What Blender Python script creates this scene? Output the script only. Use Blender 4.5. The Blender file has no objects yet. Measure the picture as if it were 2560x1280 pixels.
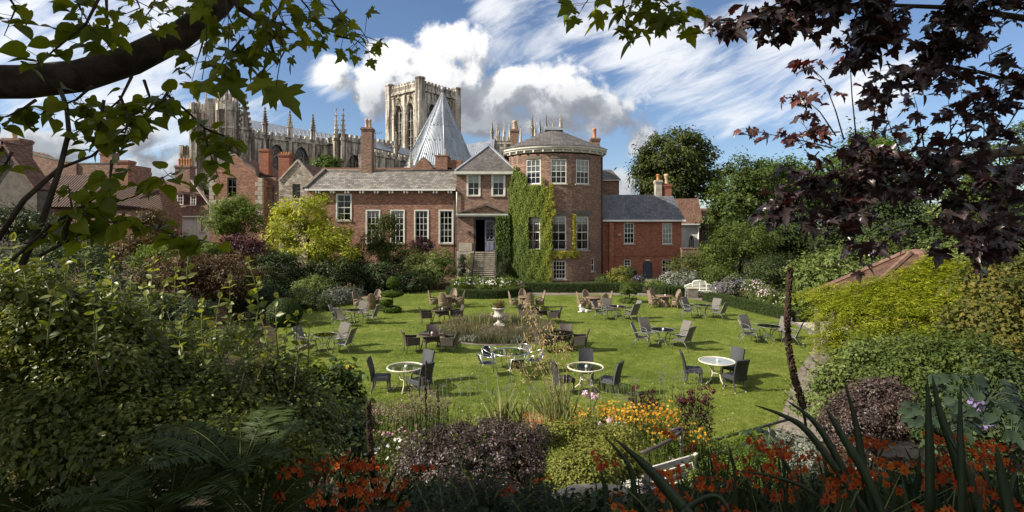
import bpy, math, random
import numpy as np
from mathutils import Vector, Matrix
from mathutils.geometry import tessellate_polygon
C = bpy.context.scene
COL = C.collection
R = math.radians
PI = math.pi

# ---------------------------------------------------------------- camera, sky, sun, exposure
CAM_H = 5.0
cd = bpy.data.cameras.new("camera"); cam = bpy.data.objects.new("camera", cd); COL.objects.link(cam)
cam.location = (0, 0, CAM_H); cam.rotation_euler = (R(90), 0, 0)
cd.sensor_width = 36; cd.lens = 18.0; cd.shift_y = -70 / 2560
cd.clip_start = 0.05; cd.clip_end = 3000
C.camera = cam

SUN_EL, SUN_AZ = 35.0, 15.0          # azimuth: degrees in front of the garden's east-west line, from the left
to_sun = Vector((-math.cos(R(SUN_EL)) * math.cos(R(SUN_AZ)), -math.cos(R(SUN_EL)) * math.sin(R(SUN_AZ)), math.sin(R(SUN_EL))))
sl = bpy.data.lights.new("sun", 'SUN'); sl.energy = 4.8; sl.angle = R(0.5); sl.color = (1.0, 0.93, 0.80)
so = bpy.data.objects.new("sun", sl); COL.objects.link(so)
so.rotation_euler = to_sun.to_track_quat('Z', 'Y').to_euler()
C.view_settings.view_transform = 'Standard'; C.view_settings.look = 'None'
C.view_settings.exposure = 0.78; C.view_settings.gamma = 1.0; C.view_settings.use_curve_mapping = False
C.cycles.max_bounces = 6; C.cycles.diffuse_bounces = 3; C.cycles.glossy_bounces = 3
C.cycles.transmission_bounces = 4; C.cycles.transparent_max_bounces = 8
C.cycles.sample_clamp_indirect = 6.0
C.cycles.use_denoising = True
try: C.cycles.denoising_prefilter = 'ACCURATE'
except Exception: pass

class G:
    """small helper for node trees: every call returns an output socket"""
    def __init__(s, nt): s.nt = nt; s.n = nt.nodes; s.l = nt.links
    def put(s, sock, v):
        if v is None: return
        if isinstance(v, bpy.types.NodeSocket): s.l.new(v, sock)
        else:
            if sock.type == 'RGBA' and len(v) == 3: v = (*v, 1)
            sock.default_value = v
    def node(s, t, out=0, props=None, **kw):
        n = s.n.new(t)
        for k, v in (props or {}).items(): setattr(n, k, v)
        for k, v in kw.items():
            key = int(k[1:]) if k[0] == '_' and k[1:].isdigit() else k.replace('_', ' ')
            s.put(n.inputs[key], v)
        return n.outputs[out]
    def m(s, op, a, b=None, c=None, clamp=False):
        n = s.n.new('ShaderNodeMath'); n.operation = op; n.use_clamp = clamp
        for i, v in enumerate((a, b, c)):
            if v is not None: s.put(n.inputs[i], v)
        return n.outputs[0]
    def mix(s, f, a, b, blend='MIX'):
        n = s.n.new('ShaderNodeMix'); n.data_type = 'RGBA'; n.blend_type = blend
        s.put(n.inputs[0], f); s.put(n.inputs[6], a); s.put(n.inputs[7], b)
        return n.outputs[2]
    def ramp(s, f, stops):
        n = s.n.new('ShaderNodeValToRGB'); e = n.color_ramp.elements
        while len(e) < len(stops): e.new(0.5)
        for q, (p, c) in zip(e, stops):
            q.position = p; q.color = (*c, 1) if len(c) == 3 else c
        s.put(n.inputs[0], f); return n.outputs[0]
    def sstep(s, v, a, b):
        n = s.n.new('ShaderNodeMapRange'); n.interpolation_type = 'SMOOTHSTEP'
        s.put(n.inputs[0], v); n.inputs[1].default_value = a; n.inputs[2].default_value = b
        return n.outputs[0]
    def noise(s, vec, scale, detail=4, rough=0.55, dist=0.0):
        return s.node('ShaderNodeTexNoise', Vector=vec, Scale=scale, Detail=detail, Roughness=rough, Distortion=dist)
    def vec(s, x, y, z): return s.node('ShaderNodeCombineXYZ', X=x, Y=y, Z=z)
    def mapping(s, v, scale=(1, 1, 1), rot=(0, 0, 0), loc=(0, 0, 0)):
        return s.node('ShaderNodeMapping', Vector=v, Scale=scale, Rotation=rot, Location=loc)

# sky: physical sky with procedural clouds laid out on the sky's own directions
W = bpy.data.worlds.new("World"); C.world = W; W.use_nodes = True
g = G(W.node_tree); W.node_tree.nodes.clear()
sky = g.node('ShaderNodeTexSky', props=dict(sky_type='NISHITA', sun_disc=False, sun_elevation=R(SUN_EL),
             sun_rotation=R(270 - SUN_AZ + 0), air_density=1.0, dust_density=0.5, ozone_density=2.0))
d = g.node('ShaderNodeNewGeometry', out=4) if False else g.node('ShaderNodeTexCoord', out=0)
sx = g.n.new('ShaderNodeSeparateXYZ'); g.put(sx.inputs[0], d)
dy = g.m('MAXIMUM', g.m('ABSOLUTE', sx.outputs[1]), 0.06)
u = g.m('DIVIDE', sx.outputs[0], dy); v = g.m('DIVIDE', sx.outputs[2], dy)
def blob(px, py, rx, ry, soft=1.0, uu=None, vv=None):
    a = g.m('DIVIDE', g.m('SUBTRACT', uu or u, (px - 1280) / 1280), rx / 1280)
    b = g.m('DIVIDE', g.m('SUBTRACT', vv or v, (570 - py) / 1280), ry / 1280)
    r2 = g.m('ADD', g.m('MULTIPLY', a, a), g.m('MULTIPLY', b, b))
    return g.m('SUBTRACT', 1.0, r2)
def cumulus(uu, vv):
    blobs = [(1060, 195, 185, 115), (1250, 225, 220, 112), (1395, 260, 110, 80), (1510, 300, 130, 85), (950, 220, 85, 85), (1240, 300, 160, 50),
             (830, 185, 60, 45), (1580, 335, 80, 60), (450, 410, 150, 60), (350, 350, 80, 45), (100, 370, 130, 60), (1560, 470, 40, 60), (1130, 120, 90, 60)]
    acc = None
    for b in blobs:
        s_ = blob(*b, uu=uu, vv=vv)
        s_ = g.m('MAXIMUM', s_, -1.5)
        acc = s_ if acc is None else g.m('SMOOTH_MAX', acc, s_, 0.5)
    vec = g.vec(uu, vv, 0.31)
    n1 = g.noise(vec, 8.0, 9, 0.60, 0.15)
    return g.m('ADD', g.m('MULTIPLY', acc, 0.34), g.m('MULTIPLY', g.m('SUBTRACT', n1, 0.5), 2.0))
dens = cumulus(u, v)
dens2 = cumulus(g.m('ADD', u, -0.028), g.m('ADD', v, 0.030))
a1 = g.sstep(dens, -0.02, 0.24)
thick = g.sstep(dens, 0.10, 0.55)
lit = g.sstep(g.m('SUBTRACT', dens, dens2), -0.22, 0.20)
under = g.sstep(v, 0.20, 0.35)
shade = g.m('MULTIPLY', g.m('ADD', g.m('MULTIPLY', lit, 0.55), g.m('MULTIPLY', under, 0.45)), 1.0)
shade = g.m('SUBTRACT', shade, g.m('MULTIPLY', thick, g.m('MULTIPLY', g.m('SUBTRACT', 1.0, under), 0.25)))
cu_col = g.ramp(shade, [(0.0, (1.7, 1.8, 2.05)), (0.35, (2.6, 2.75, 3.0)), (0.62, (5.2, 5.25, 5.3)), (1.0, (7.4, 7.3, 7.1))])
# cirrus streaks
rotv = g.mapping(g.vec(u, v, 0), rot=(0, 0, R(-24)), scale=(1, 1, 1))
strk = g.mapping(rotv, scale=(1.6, 6.5, 1))
n2 = g.noise(strk, 2.2, 9, 0.62, 0.55)
bb = None
for b in [(1520, 40, 260, 130), (1760, 240, 300, 90), (1640, 130, 260, 90), (1230, 40, 70, 110), (150, 80, 500, 170), (2050, 190, 300, 160), (1950, 60, 180, 80), (300, 260, 400, 130), (830, 190, 70, 60), (1330, 120, 120, 80)]:
    s_ = g.m('MAXIMUM', blob(*b), -1.0)
    bb = s_ if bb is None else g.m('SMOOTH_MAX', bb, s_, 0.4)
ci = g.m('ADD', n2, g.m('MULTIPLY', bb, 0.22))
a2 = g.m('MULTIPLY', g.sstep(ci, 0.50, 0.82), 0.9)
skyb = g.mix(1.0, sky, (0.66, 0.70, 0.78), 'MULTIPLY')
c1 = g.mix(a2, skyb, (5.9, 6.0, 6.2))
c2 = g.mix(g.m('MULTIPLY', a1, 0.97), c1, cu_col)
# broken bright cloud added overhead and behind the viewer to lift the fill light
away = g.m('MAXIMUM', g.sstep(sx.outputs[1], 0.45, 0.15), g.sstep(v, 0.55, 0.95))
n3 = g.noise(d, 2.6, 7, 0.6, 0.3)
c2 = g.mix(g.m('MULTIPLY', g.sstep(n3, 0.40, 0.58), away), c2, (5.2, 5.1, 4.9))
bg = g.n.new('ShaderNodeBackground'); g.put(bg.inputs[0], c2); bg.inputs[1].default_value = 0.10
ow = g.n.new('ShaderNodeOutputWorld'); g.l.new(bg.outputs[0], ow.inputs[0])

# ---------------------------------------------------------------- projection helpers (pixel of the photo + distance -> place)
def at(px, py, Y): return Vector(((px - 1280) / 1280 * Y, Y, CAM_H + (570 - py) / 1280 * Y))
def gnd(px, py, z=0.0):
    Y = 1280 * (CAM_H - z) / (py - 570)
    return Vector(((px - 1280) / 1280 * Y, Y, z))
def bank(x, y):
    """height of the ground: lawn at 0, a planted bank rising to the wall walk behind the camera"""
    t = min(max((9.6 - y) / 7.0, 0), 1)
    return 3.1 * t * t * (3 - 2 * t) if t < 1 else 3.1

# ---------------------------------------------------------------- materials
MATS = {}
def mat(name, rough=0.6, spec=0.3, metal=0.0):
    m_ = bpy.data.materials.new(name); m_.use_nodes = True
    b = m_.node_tree.nodes['Principled BSDF']
    b.inputs['Roughness'].default_value = rough; b.inputs['Specular IOR Level'].default_value = spec
    b.inputs['Metallic'].default_value = metal
    MATS[name] = m_
    return m_, b, G(m_.node_tree)
def obco(q): return q.node('ShaderNodeTexCoord', out=3)
def wpos(q): return q.node('ShaderNodeNewGeometry', out=0)
def bump(q, b, h, strength=0.4, dist=0.02):
    o = q.node('ShaderNodeBump', Strength=strength, Distance=dist, Height=h)
    q.l.new(o, b.inputs['Normal'])
def plain(name, c1_, c2_, scale=3.0, rough=0.6, spec=0.3, metal=0.0, bumpd=0.0, stretch=(1, 1, 1)):
    m_, b, q = mat(name, rough, spec, metal)
    n = q.noise(q.mapping(obco(q), scale=stretch), scale, 6, 0.6)
    q.put(b.inputs['Base Color'], q.mix(q.sstep(n, 0.3, 0.7), c1_, c2_))
    if bumpd: bump(q, b, n, 0.6, bumpd)
    return m_
def brick_mat(name, cols, mortar, soot=0.35, scale=1.0):
    m_, b, q = mat(name, 0.85, 0.15)
    p = wpos(q); sp = q.n.new('ShaderNodeSeparateXYZ'); q.put(sp.inputs[0], p)
    hx = q.m('ADD', sp.outputs[0], q.m('MULTIPLY', sp.outputs[1], 0.9))
    uv = q.vec(hx, sp.outputs[2], 0)
    bt = q.n.new('ShaderNodeTexBrick'); q.put(bt.inputs['Vector'], uv)
    for k, vv in dict(Scale=scale).items(): bt.inputs[k].default_value = vv
    bt.inputs['Brick Width'].default_value = 0.24; bt.inputs['Row Height'].default_value = 0.085
    bt.inputs['Mortar Size'].default_value = 0.009; bt.inputs['Bias'].default_value = 0.0
    bt.inputs['Color1'].default_value = (0, 0, 0, 1); bt.inputs['Color2'].default_value = (1, 1, 1, 1); bt.inputs['Mortar'].default_value = (0.5, 0.5, 0.5, 1)
    big = q.noise(uv, 0.55, 5, 0.6); mid = q.noise(q.mapping(uv, scale=(2.2, 7.0, 1)), 1.0, 4, 0.7)
    f = q.m('ADD', q.m('MULTIPLY', bt.outputs[0], 0.45), q.m('ADD', q.m('MULTIPLY', big, 0.5), q.m('MULTIPLY', mid, 0.75)))
    col = q.ramp(q.sstep(f, 0.45, 1.25), [(0.0, cols[0]), (0.35, cols[1]), (0.68, cols[2]), (1.0, cols[3])])
    stain = q.sstep(q.noise(q.mapping(uv, scale=(1, 0.35, 1)), 0.9, 6, 0.7), 0.52, 0.75)
    col = q.mix(q.m('MULTIPLY', stain, soot * 1.5), col, (0.055, 0.045, 0.04))
    pale = q.sstep(q.noise(q.mapping(uv, scale=(1, 1.3, 1), loc=(7, 3, 0)), 1.7, 6, 0.75), 0.60, 0.78)
    col = q.mix(q.m('MULTIPLY', pale, 0.5), col, mortar)
    col = q.mix(q.m('MULTIPLY', bt.outputs[1], 0.55), col, mortar)
    q.put(b.inputs['Base Color'], col)
    bump(q, b, q.m('SUBTRACT', q.m('MULTIPLY', mid, 0.5), bt.outputs[1]), 0.5, 0.015)
    return m_
brick_mat('brick_red', [(0.09, 0.045, 0.033), (0.19, 0.078, 0.05), (0.29, 0.122, 0.075), (0.38, 0.215, 0.14)], (0.40, 0.33, 0.26), 0.30)
brick_mat('brick_brown', [(0.07, 0.045, 0.035), (0.16, 0.085, 0.06), (0.25, 0.13, 0.09), (0.36, 0.23, 0.16)], (0.40, 0.34, 0.28), 0.40)
brick_mat('brick_orange', [(0.19, 0.065, 0.04), (0.26, 0.085, 0.05), (0.32, 0.115, 0.068), (0.38, 0.17, 0.10)], (0.34, 0.22, 0.16), 0.22)
def roof_mat(name, cols, bw, rh, rough=0.6, moss=None, axis='x'):
    m_, b, q = mat(name, rough, 0.35)
    sp = q.n.new('ShaderNodeSeparateXYZ'); q.put(sp.inputs[0], wpos(q))
    hx = q.m('ADD', sp.outputs[0], q.m('MULTIPLY', sp.outputs[1], 0.35 if axis == 'x' else 1.0))
    uv = q.vec(hx, sp.outputs[2], 0)
    bt = q.n.new('ShaderNodeTexBrick'); q.put(bt.inputs['Vector'], uv)
    bt.inputs['Scale'].default_value = 1.0
    bt.inputs['Brick Width'].default_value = bw; bt.inputs['Row Height'].default_value = rh
    bt.inputs['Mortar Size'].default_value = 0.016; bt.inputs['Mortar Smooth'].default_value = 0.3
    bt.inputs['Color1'].default_value = (0, 0, 0, 1); bt.inputs['Color2'].default_value = (1, 1, 1, 1); bt.inputs['Mortar'].default_value = (0.3, 0.3, 0.3, 1)
    big = q.noise(uv, 0.7, 6, 0.7)
    f = q.m('ADD', q.m('MULTIPLY', bt.outputs[0], 0.45), q.m('MULTIPLY', big, 0.85))
    col = q.ramp(q.sstep(f, 0.25, 1.0), [(0.0, cols[0]), (0.5, cols[1]), (1.0, cols[2])])
    if moss: col = q.mix(q.m('MULTIPLY', q.sstep(q.noise(uv, 1.1, 6, 0.7), 0.52, 0.72), 0.7), col, moss)
    col = q.mix(q.m('MULTIPLY', bt.outputs[1], 0.75), col, tuple(x * 0.25 for x in cols[0]))
    q.put(b.inputs['Base Color'], col)
    bump(q, b, q.m('SUBTRACT', q.m('MULTIPLY', bt.outputs[0], 0.4), bt.outputs[1]), 0.7, 0.03)
    return m_
roof_mat('stone_slate', [(0.10, 0.09, 0.082), (0.17, 0.152, 0.132), (0.28, 0.25, 0.215)], 0.42, 0.20, 0.75, (0.16, 0.125, 0.085))
roof_mat('slate', [(0.066, 0.060, 0.058), (0.108, 0.097, 0.092), (0.165, 0.147, 0.134)], 0.30, 0.16, 0.6, (0.12, 0.095, 0.075))
roof_mat('blue_slate', [(0.07, 0.073, 0.085), (0.115, 0.12, 0.137), (0.175, 0.178, 0.19)], 0.30, 0.15, 0.5)
roof_mat('clay_tile', [(0.10, 0.055, 0.038), (0.17, 0.085, 0.058), (0.24, 0.13, 0.09)], 0.20, 0.13, 0.8, (0.10, 0.08, 0.06))
def pantile():
    m_, b, q = mat('pantile', 0.8, 0.2)
    sp = q.n.new('ShaderNodeSeparateXYZ'); q.put(sp.inputs[0], wpos(q))
    w = q.m('SINE', q.m('MULTIPLY', q.m('ADD', sp.outputs[0], q.m('MULTIPLY', sp.outputs[2], 0.25)), 2 * PI / 0.26))
    n = q.noise(wpos(q), 1.2, 6, 0.7)
    col = q.ramp(n, [(0.3, (0.045, 0.027, 0.020)), (0.5, (0.085, 0.048, 0.034)), (0.7, (0.13, 0.08, 0.055))])
    col = q.mix(q.sstep(w, -0.2, -0.9), col, (0.022, 0.014, 0.010))
    q.put(b.inputs['Base Color'], col); bump(q, b, w, 0.8, 0.05)
pantile()
def lead():
    m_, b, q = mat('lead', 0.42, 0.5, 0.55)
    n = q.noise(q.mapping(wpos(q), scale=(1, 1, 0.25)), 0.55, 7, 0.7)
    col = q.ramp(n, [(0.3, (0.24, 0.265, 0.30)), (0.5, (0.36, 0.385, 0.42)), (0.7, (0.50, 0.52, 0.54))])
    q.put(b.inputs['Base Color'], col); bump(q, b, n, 0.3, 0.05)
lead()
def minster_stone():
    m_, b, q = mat('minster_stone', 0.85, 0.15)
    p = wpos(q)
    big = q.noise(p, 0.16, 7, 0.7); streak = q.noise(q.mapping(p, scale=(0.9, 0.9, 0.09)), 0.8, 7, 0.72)
    col = q.ramp(big, [(0.3, (0.44, 0.36, 0.26)), (0.5, (0.60, 0.55, 0.46)), (0.7, (0.74, 0.71, 0.64))])
    col = q.mix(q.m('MULTIPLY', q.sstep(streak, 0.41, 0.58), 0.88), col, (0.085, 0.065, 0.05))
    sp = q.n.new('ShaderNodeSeparateXYZ'); q.put(sp.inputs[0], p)
    bt = q.n.new('ShaderNodeTexBrick'); q.put(bt.inputs['Vector'], q.vec(q.m('ADD', sp.outputs[0], sp.outputs[1]), sp.outputs[2], 0))
    bt.inputs['Scale'].default_value = 1.0; bt.inputs['Brick Width'].default_value = 1.1; bt.inputs['Row Height'].default_value = 0.5; bt.inputs['Mortar Size'].default_value = 0.03
    bt.inputs['Color1'].default_value = (0.82, 0.82, 0.82, 1); bt.inputs['Color2'].default_value = (1.1, 1.1, 1.1, 1); bt.inputs['Mortar'].default_value = (0.65, 0.65, 0.65, 1)
    q.put(b.inputs['Base Color'], q.mix(1.0, col, bt.outputs[0], 'MULTIPLY'))
    bump(q, b, streak, 0.5, 0.15)
minster_stone()
def rubble_stone():
    m_, b, q = mat('rubble_stone', 0.9, 0.15)
    p = q.mapping(wpos(q), scale=(1, 1, 1.8))
    vo = q.node('ShaderNodeTexVoronoi', out=1, Vector=p, Scale=2.6)
    e = q.node('ShaderNodeTexVoronoi', props=dict(feature='DISTANCE_TO_EDGE'), Vector=p, Scale=2.6)
    h = q.n.new('ShaderNodeSeparateColor'); q.put(h.inputs[0], vo)
    f = q.m('ADD', q.m('MULTIPLY', h.outputs[0], 0.6), q.m('MULTIPLY', q.noise(wpos(q), 1.2, 6, 0.7), 0.6))
    col = q.ramp(f, [(0.2, (0.17, 0.14, 0.11)), (0.5, (0.34, 0.29, 0.22)), (0.85, (0.50, 0.46, 0.38))])
    col = q.mix(q.sstep(e, 0.05, 0.0), col, (0.10, 0.085, 0.07))
    q.put(b.inputs['Base Color'], col); bump(q, b, e, 0.5, 0.04)
rubble_stone()
def render_white():
    m_, b, q = mat('white_render', 0.85, 0.2)
    n = q.noise(q.mapping(wpos(q), scale=(1, 1, 0.35)), 1.2, 6, 0.7)
    q.put(b.inputs['Base Color'], q.ramp(n, [(0.3, (0.52, 0.51, 0.47)), (0.55, (0.70, 0.69, 0.65)), (0.75, (0.78, 0.77, 0.74))]))
render_white()
plain('white_paint', (0.66, 0.65, 0.58), (0.80, 0.79, 0.73), 2.0, 0.45, 0.4)
plain('cream_trim', (0.50, 0.49, 0.42), (0.64, 0.62, 0.54), 1.5, 0.55, 0.3)
plain('sage_trim', (0.40, 0.42, 0.37), (0.52, 0.53, 0.46), 1.5, 0.5, 0.3)
plain('sandstone', (0.30, 0.26, 0.20), (0.47, 0.42, 0.34), 2.2, 0.85, 0.2, bumpd=0.01)
plain('dark_stone', (0.10, 0.085, 0.07), (0.17, 0.15, 0.125), 2.5, 0.85, 0.2, bumpd=0.01)
plain('urn_stone', (0.34, 0.31, 0.26), (0.58, 0.54, 0.47), 6.0, 0.8, 0.2, bumpd=0.008)
plain('iron', (0.022, 0.022, 0.024), (0.045, 0.042, 0.042), 6, 0.5, 0.4)
plain('rail_metal', (0.035, 0.03, 0.032), (0.075, 0.062, 0.06), 9, 0.45, 0.5, bumpd=0.002)
plain('door_blue', (0.045, 0.055, 0.085), (0.07, 0.085, 0.12), 2, 0.45, 0.4)
plain('door_grey', (0.16, 0.17, 0.22), (0.21, 0.22, 0.28), 2, 0.45, 0.4)
plain('pot_clay', (0.35, 0.14, 0.06), (0.50, 0.25, 0.12), 4, 0.8, 0.2)
plain('pot_buff', (0.40, 0.28, 0.16), (0.55, 0.42, 0.27), 4, 0.8, 0.2)
plain('blind_fabric', (0.62, 0.61, 0.57), (0.72, 0.71, 0.67), 1.5, 0.9, 0.1)
plain('curtain_fabric', (0.30, 0.22, 0.18), (0.42, 0.33, 0.28), 8, 0.9, 0.1, stretch=(6, 6, 0.3))
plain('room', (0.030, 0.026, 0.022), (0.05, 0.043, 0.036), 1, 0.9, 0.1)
plain('bark', (0.045, 0.036, 0.028), (0.11, 0.09, 0.07), 7, 0.9, 0.15, bumpd=0.02, stretch=(1, 1, 0.3))
plain('bark_pale', (0.10, 0.08, 0.055), (0.20, 0.16, 0.11), 6, 0.85, 0.2, bumpd=0.01, stretch=(1, 1, 0.4))
plain('limb_bark', (0.030, 0.024, 0.018), (0.075, 0.060, 0.044), 14, 0.85, 0.2, bumpd=0.01)
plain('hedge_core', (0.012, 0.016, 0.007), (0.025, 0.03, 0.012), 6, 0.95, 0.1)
plain('soil', (0.030, 0.021, 0.014), (0.07, 0.05, 0.034), 5, 0.95, 0.1, bumpd=0.03)
plain('twig', (0.05, 0.032, 0.022), (0.10, 0.065, 0.045), 9, 0.8, 0.2)
plain('green_stem', (0.10, 0.13, 0.04), (0.17, 0.19, 0.07), 9, 0.7, 0.25)
plain('straw', (0.42, 0.31, 0.14), (0.58, 0.46, 0.25), 15, 0.8, 0.2)
plain('dead_stalk', (0.028, 0.018, 0.012), (0.06, 0.038, 0.026), 20, 0.9, 0.15)
plain('white_fur', (0.72, 0.70, 0.66), (0.84, 0.82, 0.79), 18, 0.9, 0.1, bumpd=0.02)
plain('black_nose', (0.012, 0.011, 0.011), (0.02, 0.018, 0.018), 5, 0.4, 0.5)
plain('weathered_white', (0.42, 0.38, 0.34), (0.72, 0.68, 0.62), 9, 0.8, 0.2, bumpd=0.004, stretch=(1, 6, 6))
plain('aluminium', (0.50, 0.51, 0.52), (0.62, 0.63, 0.63), 6, 0.32, 0.5, 0.9)
plain('steel_frame', (0.13, 0.13, 0.135), (0.20, 0.20, 0.205), 6, 0.4, 0.5, 0.3)
plain('cream_metal', (0.55, 0.49, 0.38), (0.66, 0.60, 0.48), 5, 0.5, 0.4)
plain('frosted_glass', (0.28, 0.31, 0.31), (0.36, 0.39, 0.39), 3, 0.12, 0.6)
plain('sling', (0.115, 0.104, 0.088), (0.165, 0.15, 0.13), 40, 0.8, 0.2, stretch=(1, 1, 1))
plain('candle_white', (0.75, 0.74, 0.70), (0.82, 0.81, 0.78), 4, 0.5, 0.3)
def weave(name, dark, light, sc=42.0):
    m_, b, q = mat(name, 0.55, 0.4)
    o = obco(q); w1 = q.node('ShaderNodeTexWave', props=dict(bands_direction='Z'), Vector=o, Scale=sc / 6.28 * 2.2, Distortion=1.0, Detail=1.0)
    n = q.noise(o, 9, 4, 0.6)
    f = q.m('ADD', q.m('MULTIPLY', w1, 0.6), q.m('MULTIPLY', n, 0.5))
    q.put(b.inputs['Base Color'], q.mix(q.sstep(f, 0.2, 0.9), dark, light)); bump(q, b, w1, 0.6, 0.006)
weave('black_wicker', (0.016, 0.017, 0.021), (0.050, 0.052, 0.060))
weave('brown_wicker', (0.030, 0.023, 0.019), (0.095, 0.075, 0.062))
weave('rattan', (0.13, 0.085, 0.055), (0.30, 0.22, 0.155), 30)
def glass(name, tint, refl=1.0):
    m_ = bpy.data.materials.new(name); m_.use_nodes = True; q = G(m_.node_tree); q.n.clear()
    t = q.n.new('ShaderNodeBsdfTransparent'); t.inputs[0].default_value = (*tint, 1)
    gl = q.n.new('ShaderNodeBsdfGlossy'); gl.inputs[0].default_value = (1, 1, 1, 1); gl.inputs[1].default_value = 0.02
    fr = q.node('ShaderNodeFresnel', IOR=1.5)
    mx = q.n.new('ShaderNodeMixShader'); q.put(mx.inputs[0], q.m('MULTIPLY', fr, refl, clamp=True))
    q.l.new(t.outputs[0], mx.inputs[1]); q.l.new(gl.outputs[0], mx.inputs[2])
    o = q.n.new('ShaderNodeOutputMaterial'); q.l.new(mx.outputs[0], o.inputs[0]); MATS[name] = m_
glass('window_glass', (0.75, 0.78, 0.78), 0.9)
glass('table_glass', (0.72, 0.78, 0.72), 0.55)
glass('smoked_glass', (0.10, 0.10, 0.105), 0.9)
def leaded():
    m_, b, q = mat('leaded_glass', 0.35, 0.5)
    n = q.noise(wpos(q), 1.5, 4, 0.6)
    q.put(b.inputs['Base Color'], q.ramp(n, [(0.3, (0.022, 0.024, 0.026)), (0.7, (0.075, 0.08, 0.085))]))
leaded()
def leaf_mat(name, stops, trans=0.35, rough=0.5, spec=0.18, tcol=None):
    """leaf colour runs over stops by the per-leaf 'tint' attribute; part of the light passes through"""
    m_, b, q = mat(name, rough, spec)
    t = q.node('ShaderNodeAttribute', out=2, props=dict(attribute_name='tint'))
    col = q.ramp(t, stops); q.put(b.inputs['Base Color'], col)
    if trans > 0:
        tr = q.n.new('ShaderNodeBsdfTranslucent')
        q.put(tr.inputs[0], q.mix(1.0, col, tcol or (1.5, 1.45, 0.6), 'MULTIPLY'))
        mx = q.n.new('ShaderNodeMixShader'); mx.inputs[0].default_value = trans
        out = q.n['Material Output']
        q.l.new(b.outputs[0], mx.inputs[1]); q.l.new(tr.outputs[0], mx.inputs[2]); q.l.new(mx.outputs[0], out.inputs[0])
    return m_
def s3(a, b, c): return [(0.0, a), (0.5, b), (1.0, c)]
leaf_mat('leaf_green', s3((0.035, 0.060, 0.010), (0.070, 0.115, 0.016), (0.15, 0.20, 0.03)))
leaf_mat('leaf_mid', s3((0.030, 0.050, 0.012), (0.060, 0.090, 0.018), (0.125, 0.155, 0.035)))
leaf_mat('leaf_dark', s3((0.014, 0.025, 0.009), (0.030, 0.048, 0.014), (0.065, 0.088, 0.024)), 0.2)
leaf_mat('leaf_olive', s3((0.028, 0.040, 0.011), (0.056, 0.072, 0.018), (0.11, 0.122, 0.034)), 0.25, 0.6, 0.12)
leaf_mat('leaf_yellow', s3((0.11, 0.145, 0.014), (0.25, 0.28, 0.024), (0.47, 0.46, 0.06)), 0.35)
leaf_mat('leaf_lime', s3((0.10, 0.12, 0.022), (0.19, 0.20, 0.04), (0.31, 0.30, 0.08)), 0.3)
leaf_mat('leaf_wisteria', s3((0.085, 0.125, 0.010), (0.20, 0.24, 0.016), (0.37, 0.37, 0.035)), 0.35)
leaf_mat('leaf_light', s3((0.065, 0.095, 0.022), (0.125, 0.165, 0.042), (0.25, 0.275, 0.10)), 0.3)
leaf_mat('leaf_ivy', s3((0.055, 0.088, 0.012), (0.14, 0.18, 0.024), (0.33, 0.31, 0.04)), 0.25)
leaf_mat('leaf_ivy_dark', s3((0.030, 0.052, 0.010), (0.065, 0.10, 0.016), (0.13, 0.17, 0.028)), 0.25)
leaf_mat('leaf_autumn', s3((0.045, 0.060, 0.014), (0.092, 0.105, 0.022), (0.18, 0.145, 0.032)), 0.35)
leaf_mat('leaf_rust', s3((0.06, 0.035, 0.018), (0.11, 0.065, 0.03), (0.16, 0.12, 0.045)), 0.25)
leaf_mat('leaf_purple', s3((0.020, 0.010, 0.014), (0.045, 0.020, 0.024), (0.09, 0.04, 0.045)), 0.2, tcol=(1.6, 0.7, 0.7))
leaf_mat('leaf_bronze', s3((0.022, 0.013, 0.012), (0.050, 0.030, 0.026), (0.14, 0.095, 0.075)), 0.12, 0.42, 0.4)
leaf_mat('leaf_maple_purple', s3((0.028, 0.020, 0.020), (0.060, 0.040, 0.038), (0.13, 0.042, 0.034)), 0.18, 0.33, 0.6, tcol=(2.2, 0.6, 0.45))
leaf_mat('leaf_overhead', s3((0.075, 0.105, 0.010), (0.13, 0.165, 0.014), (0.27, 0.28, 0.022)), 0.5, 0.42, 0.3, tcol=(1.7, 1.6, 0.35))
leaf_mat('leaf_shrub', s3((0.055, 0.075, 0.014), (0.12, 0.15, 0.026), (0.27, 0.28, 0.055)), 0.42, 0.4, 0.4)
leaf_mat('leaf_fern', s3((0.032, 0.050, 0.013), (0.055, 0.080, 0.020), (0.09, 0.12, 0.030)), 0.3)
leaf_mat('leaf_blue', s3((0.024, 0.040, 0.024), (0.040, 0.060, 0.035), (0.07, 0.09, 0.055)), 0.15)
leaf_mat('leaf_sword', s3((0.020, 0.032, 0.018), (0.034, 0.052, 0.026), (0.07, 0.09, 0.035)), 0.2, 0.45, 0.4)
leaf_mat('leaf_iris', s3((0.09, 0.11, 0.035), (0.17, 0.19, 0.075), (0.30, 0.30, 0.14)), 0.25)
leaf_mat('leaf_lavender', s3((0.085, 0.095, 0.050), (0.14, 0.14, 0.085), (0.22, 0.20, 0.145)), 0.15)
leaf_mat('leaf_box', s3((0.022, 0.042, 0.010), (0.045, 0.075, 0.016), (0.10, 0.125, 0.03)), 0.2)
leaf_mat('leaf_grey', s3((0.10, 0.11, 0.085), (0.17, 0.18, 0.145), (0.28, 0.29, 0.24)), 0.15)
def petal(name, a, b_, c, trans=0.3): leaf_mat(name, s3(a, b_, c), trans, 0.6, 0.2, tcol=(1.2, 1.0, 0.8))
petal('petal_orange', (0.28, 0.034, 0.010), (0.42, 0.070, 0.013), (0.55, 0.17, 0.02))
petal('petal_yellow', (0.38, 0.15, 0.015), (0.55, 0.27, 0.02), (0.68, 0.46, 0.05))
petal('petal_white', (0.60, 0.57, 0.50), (0.74, 0.72, 0.66), (0.82, 0.80, 0.76))
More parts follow.
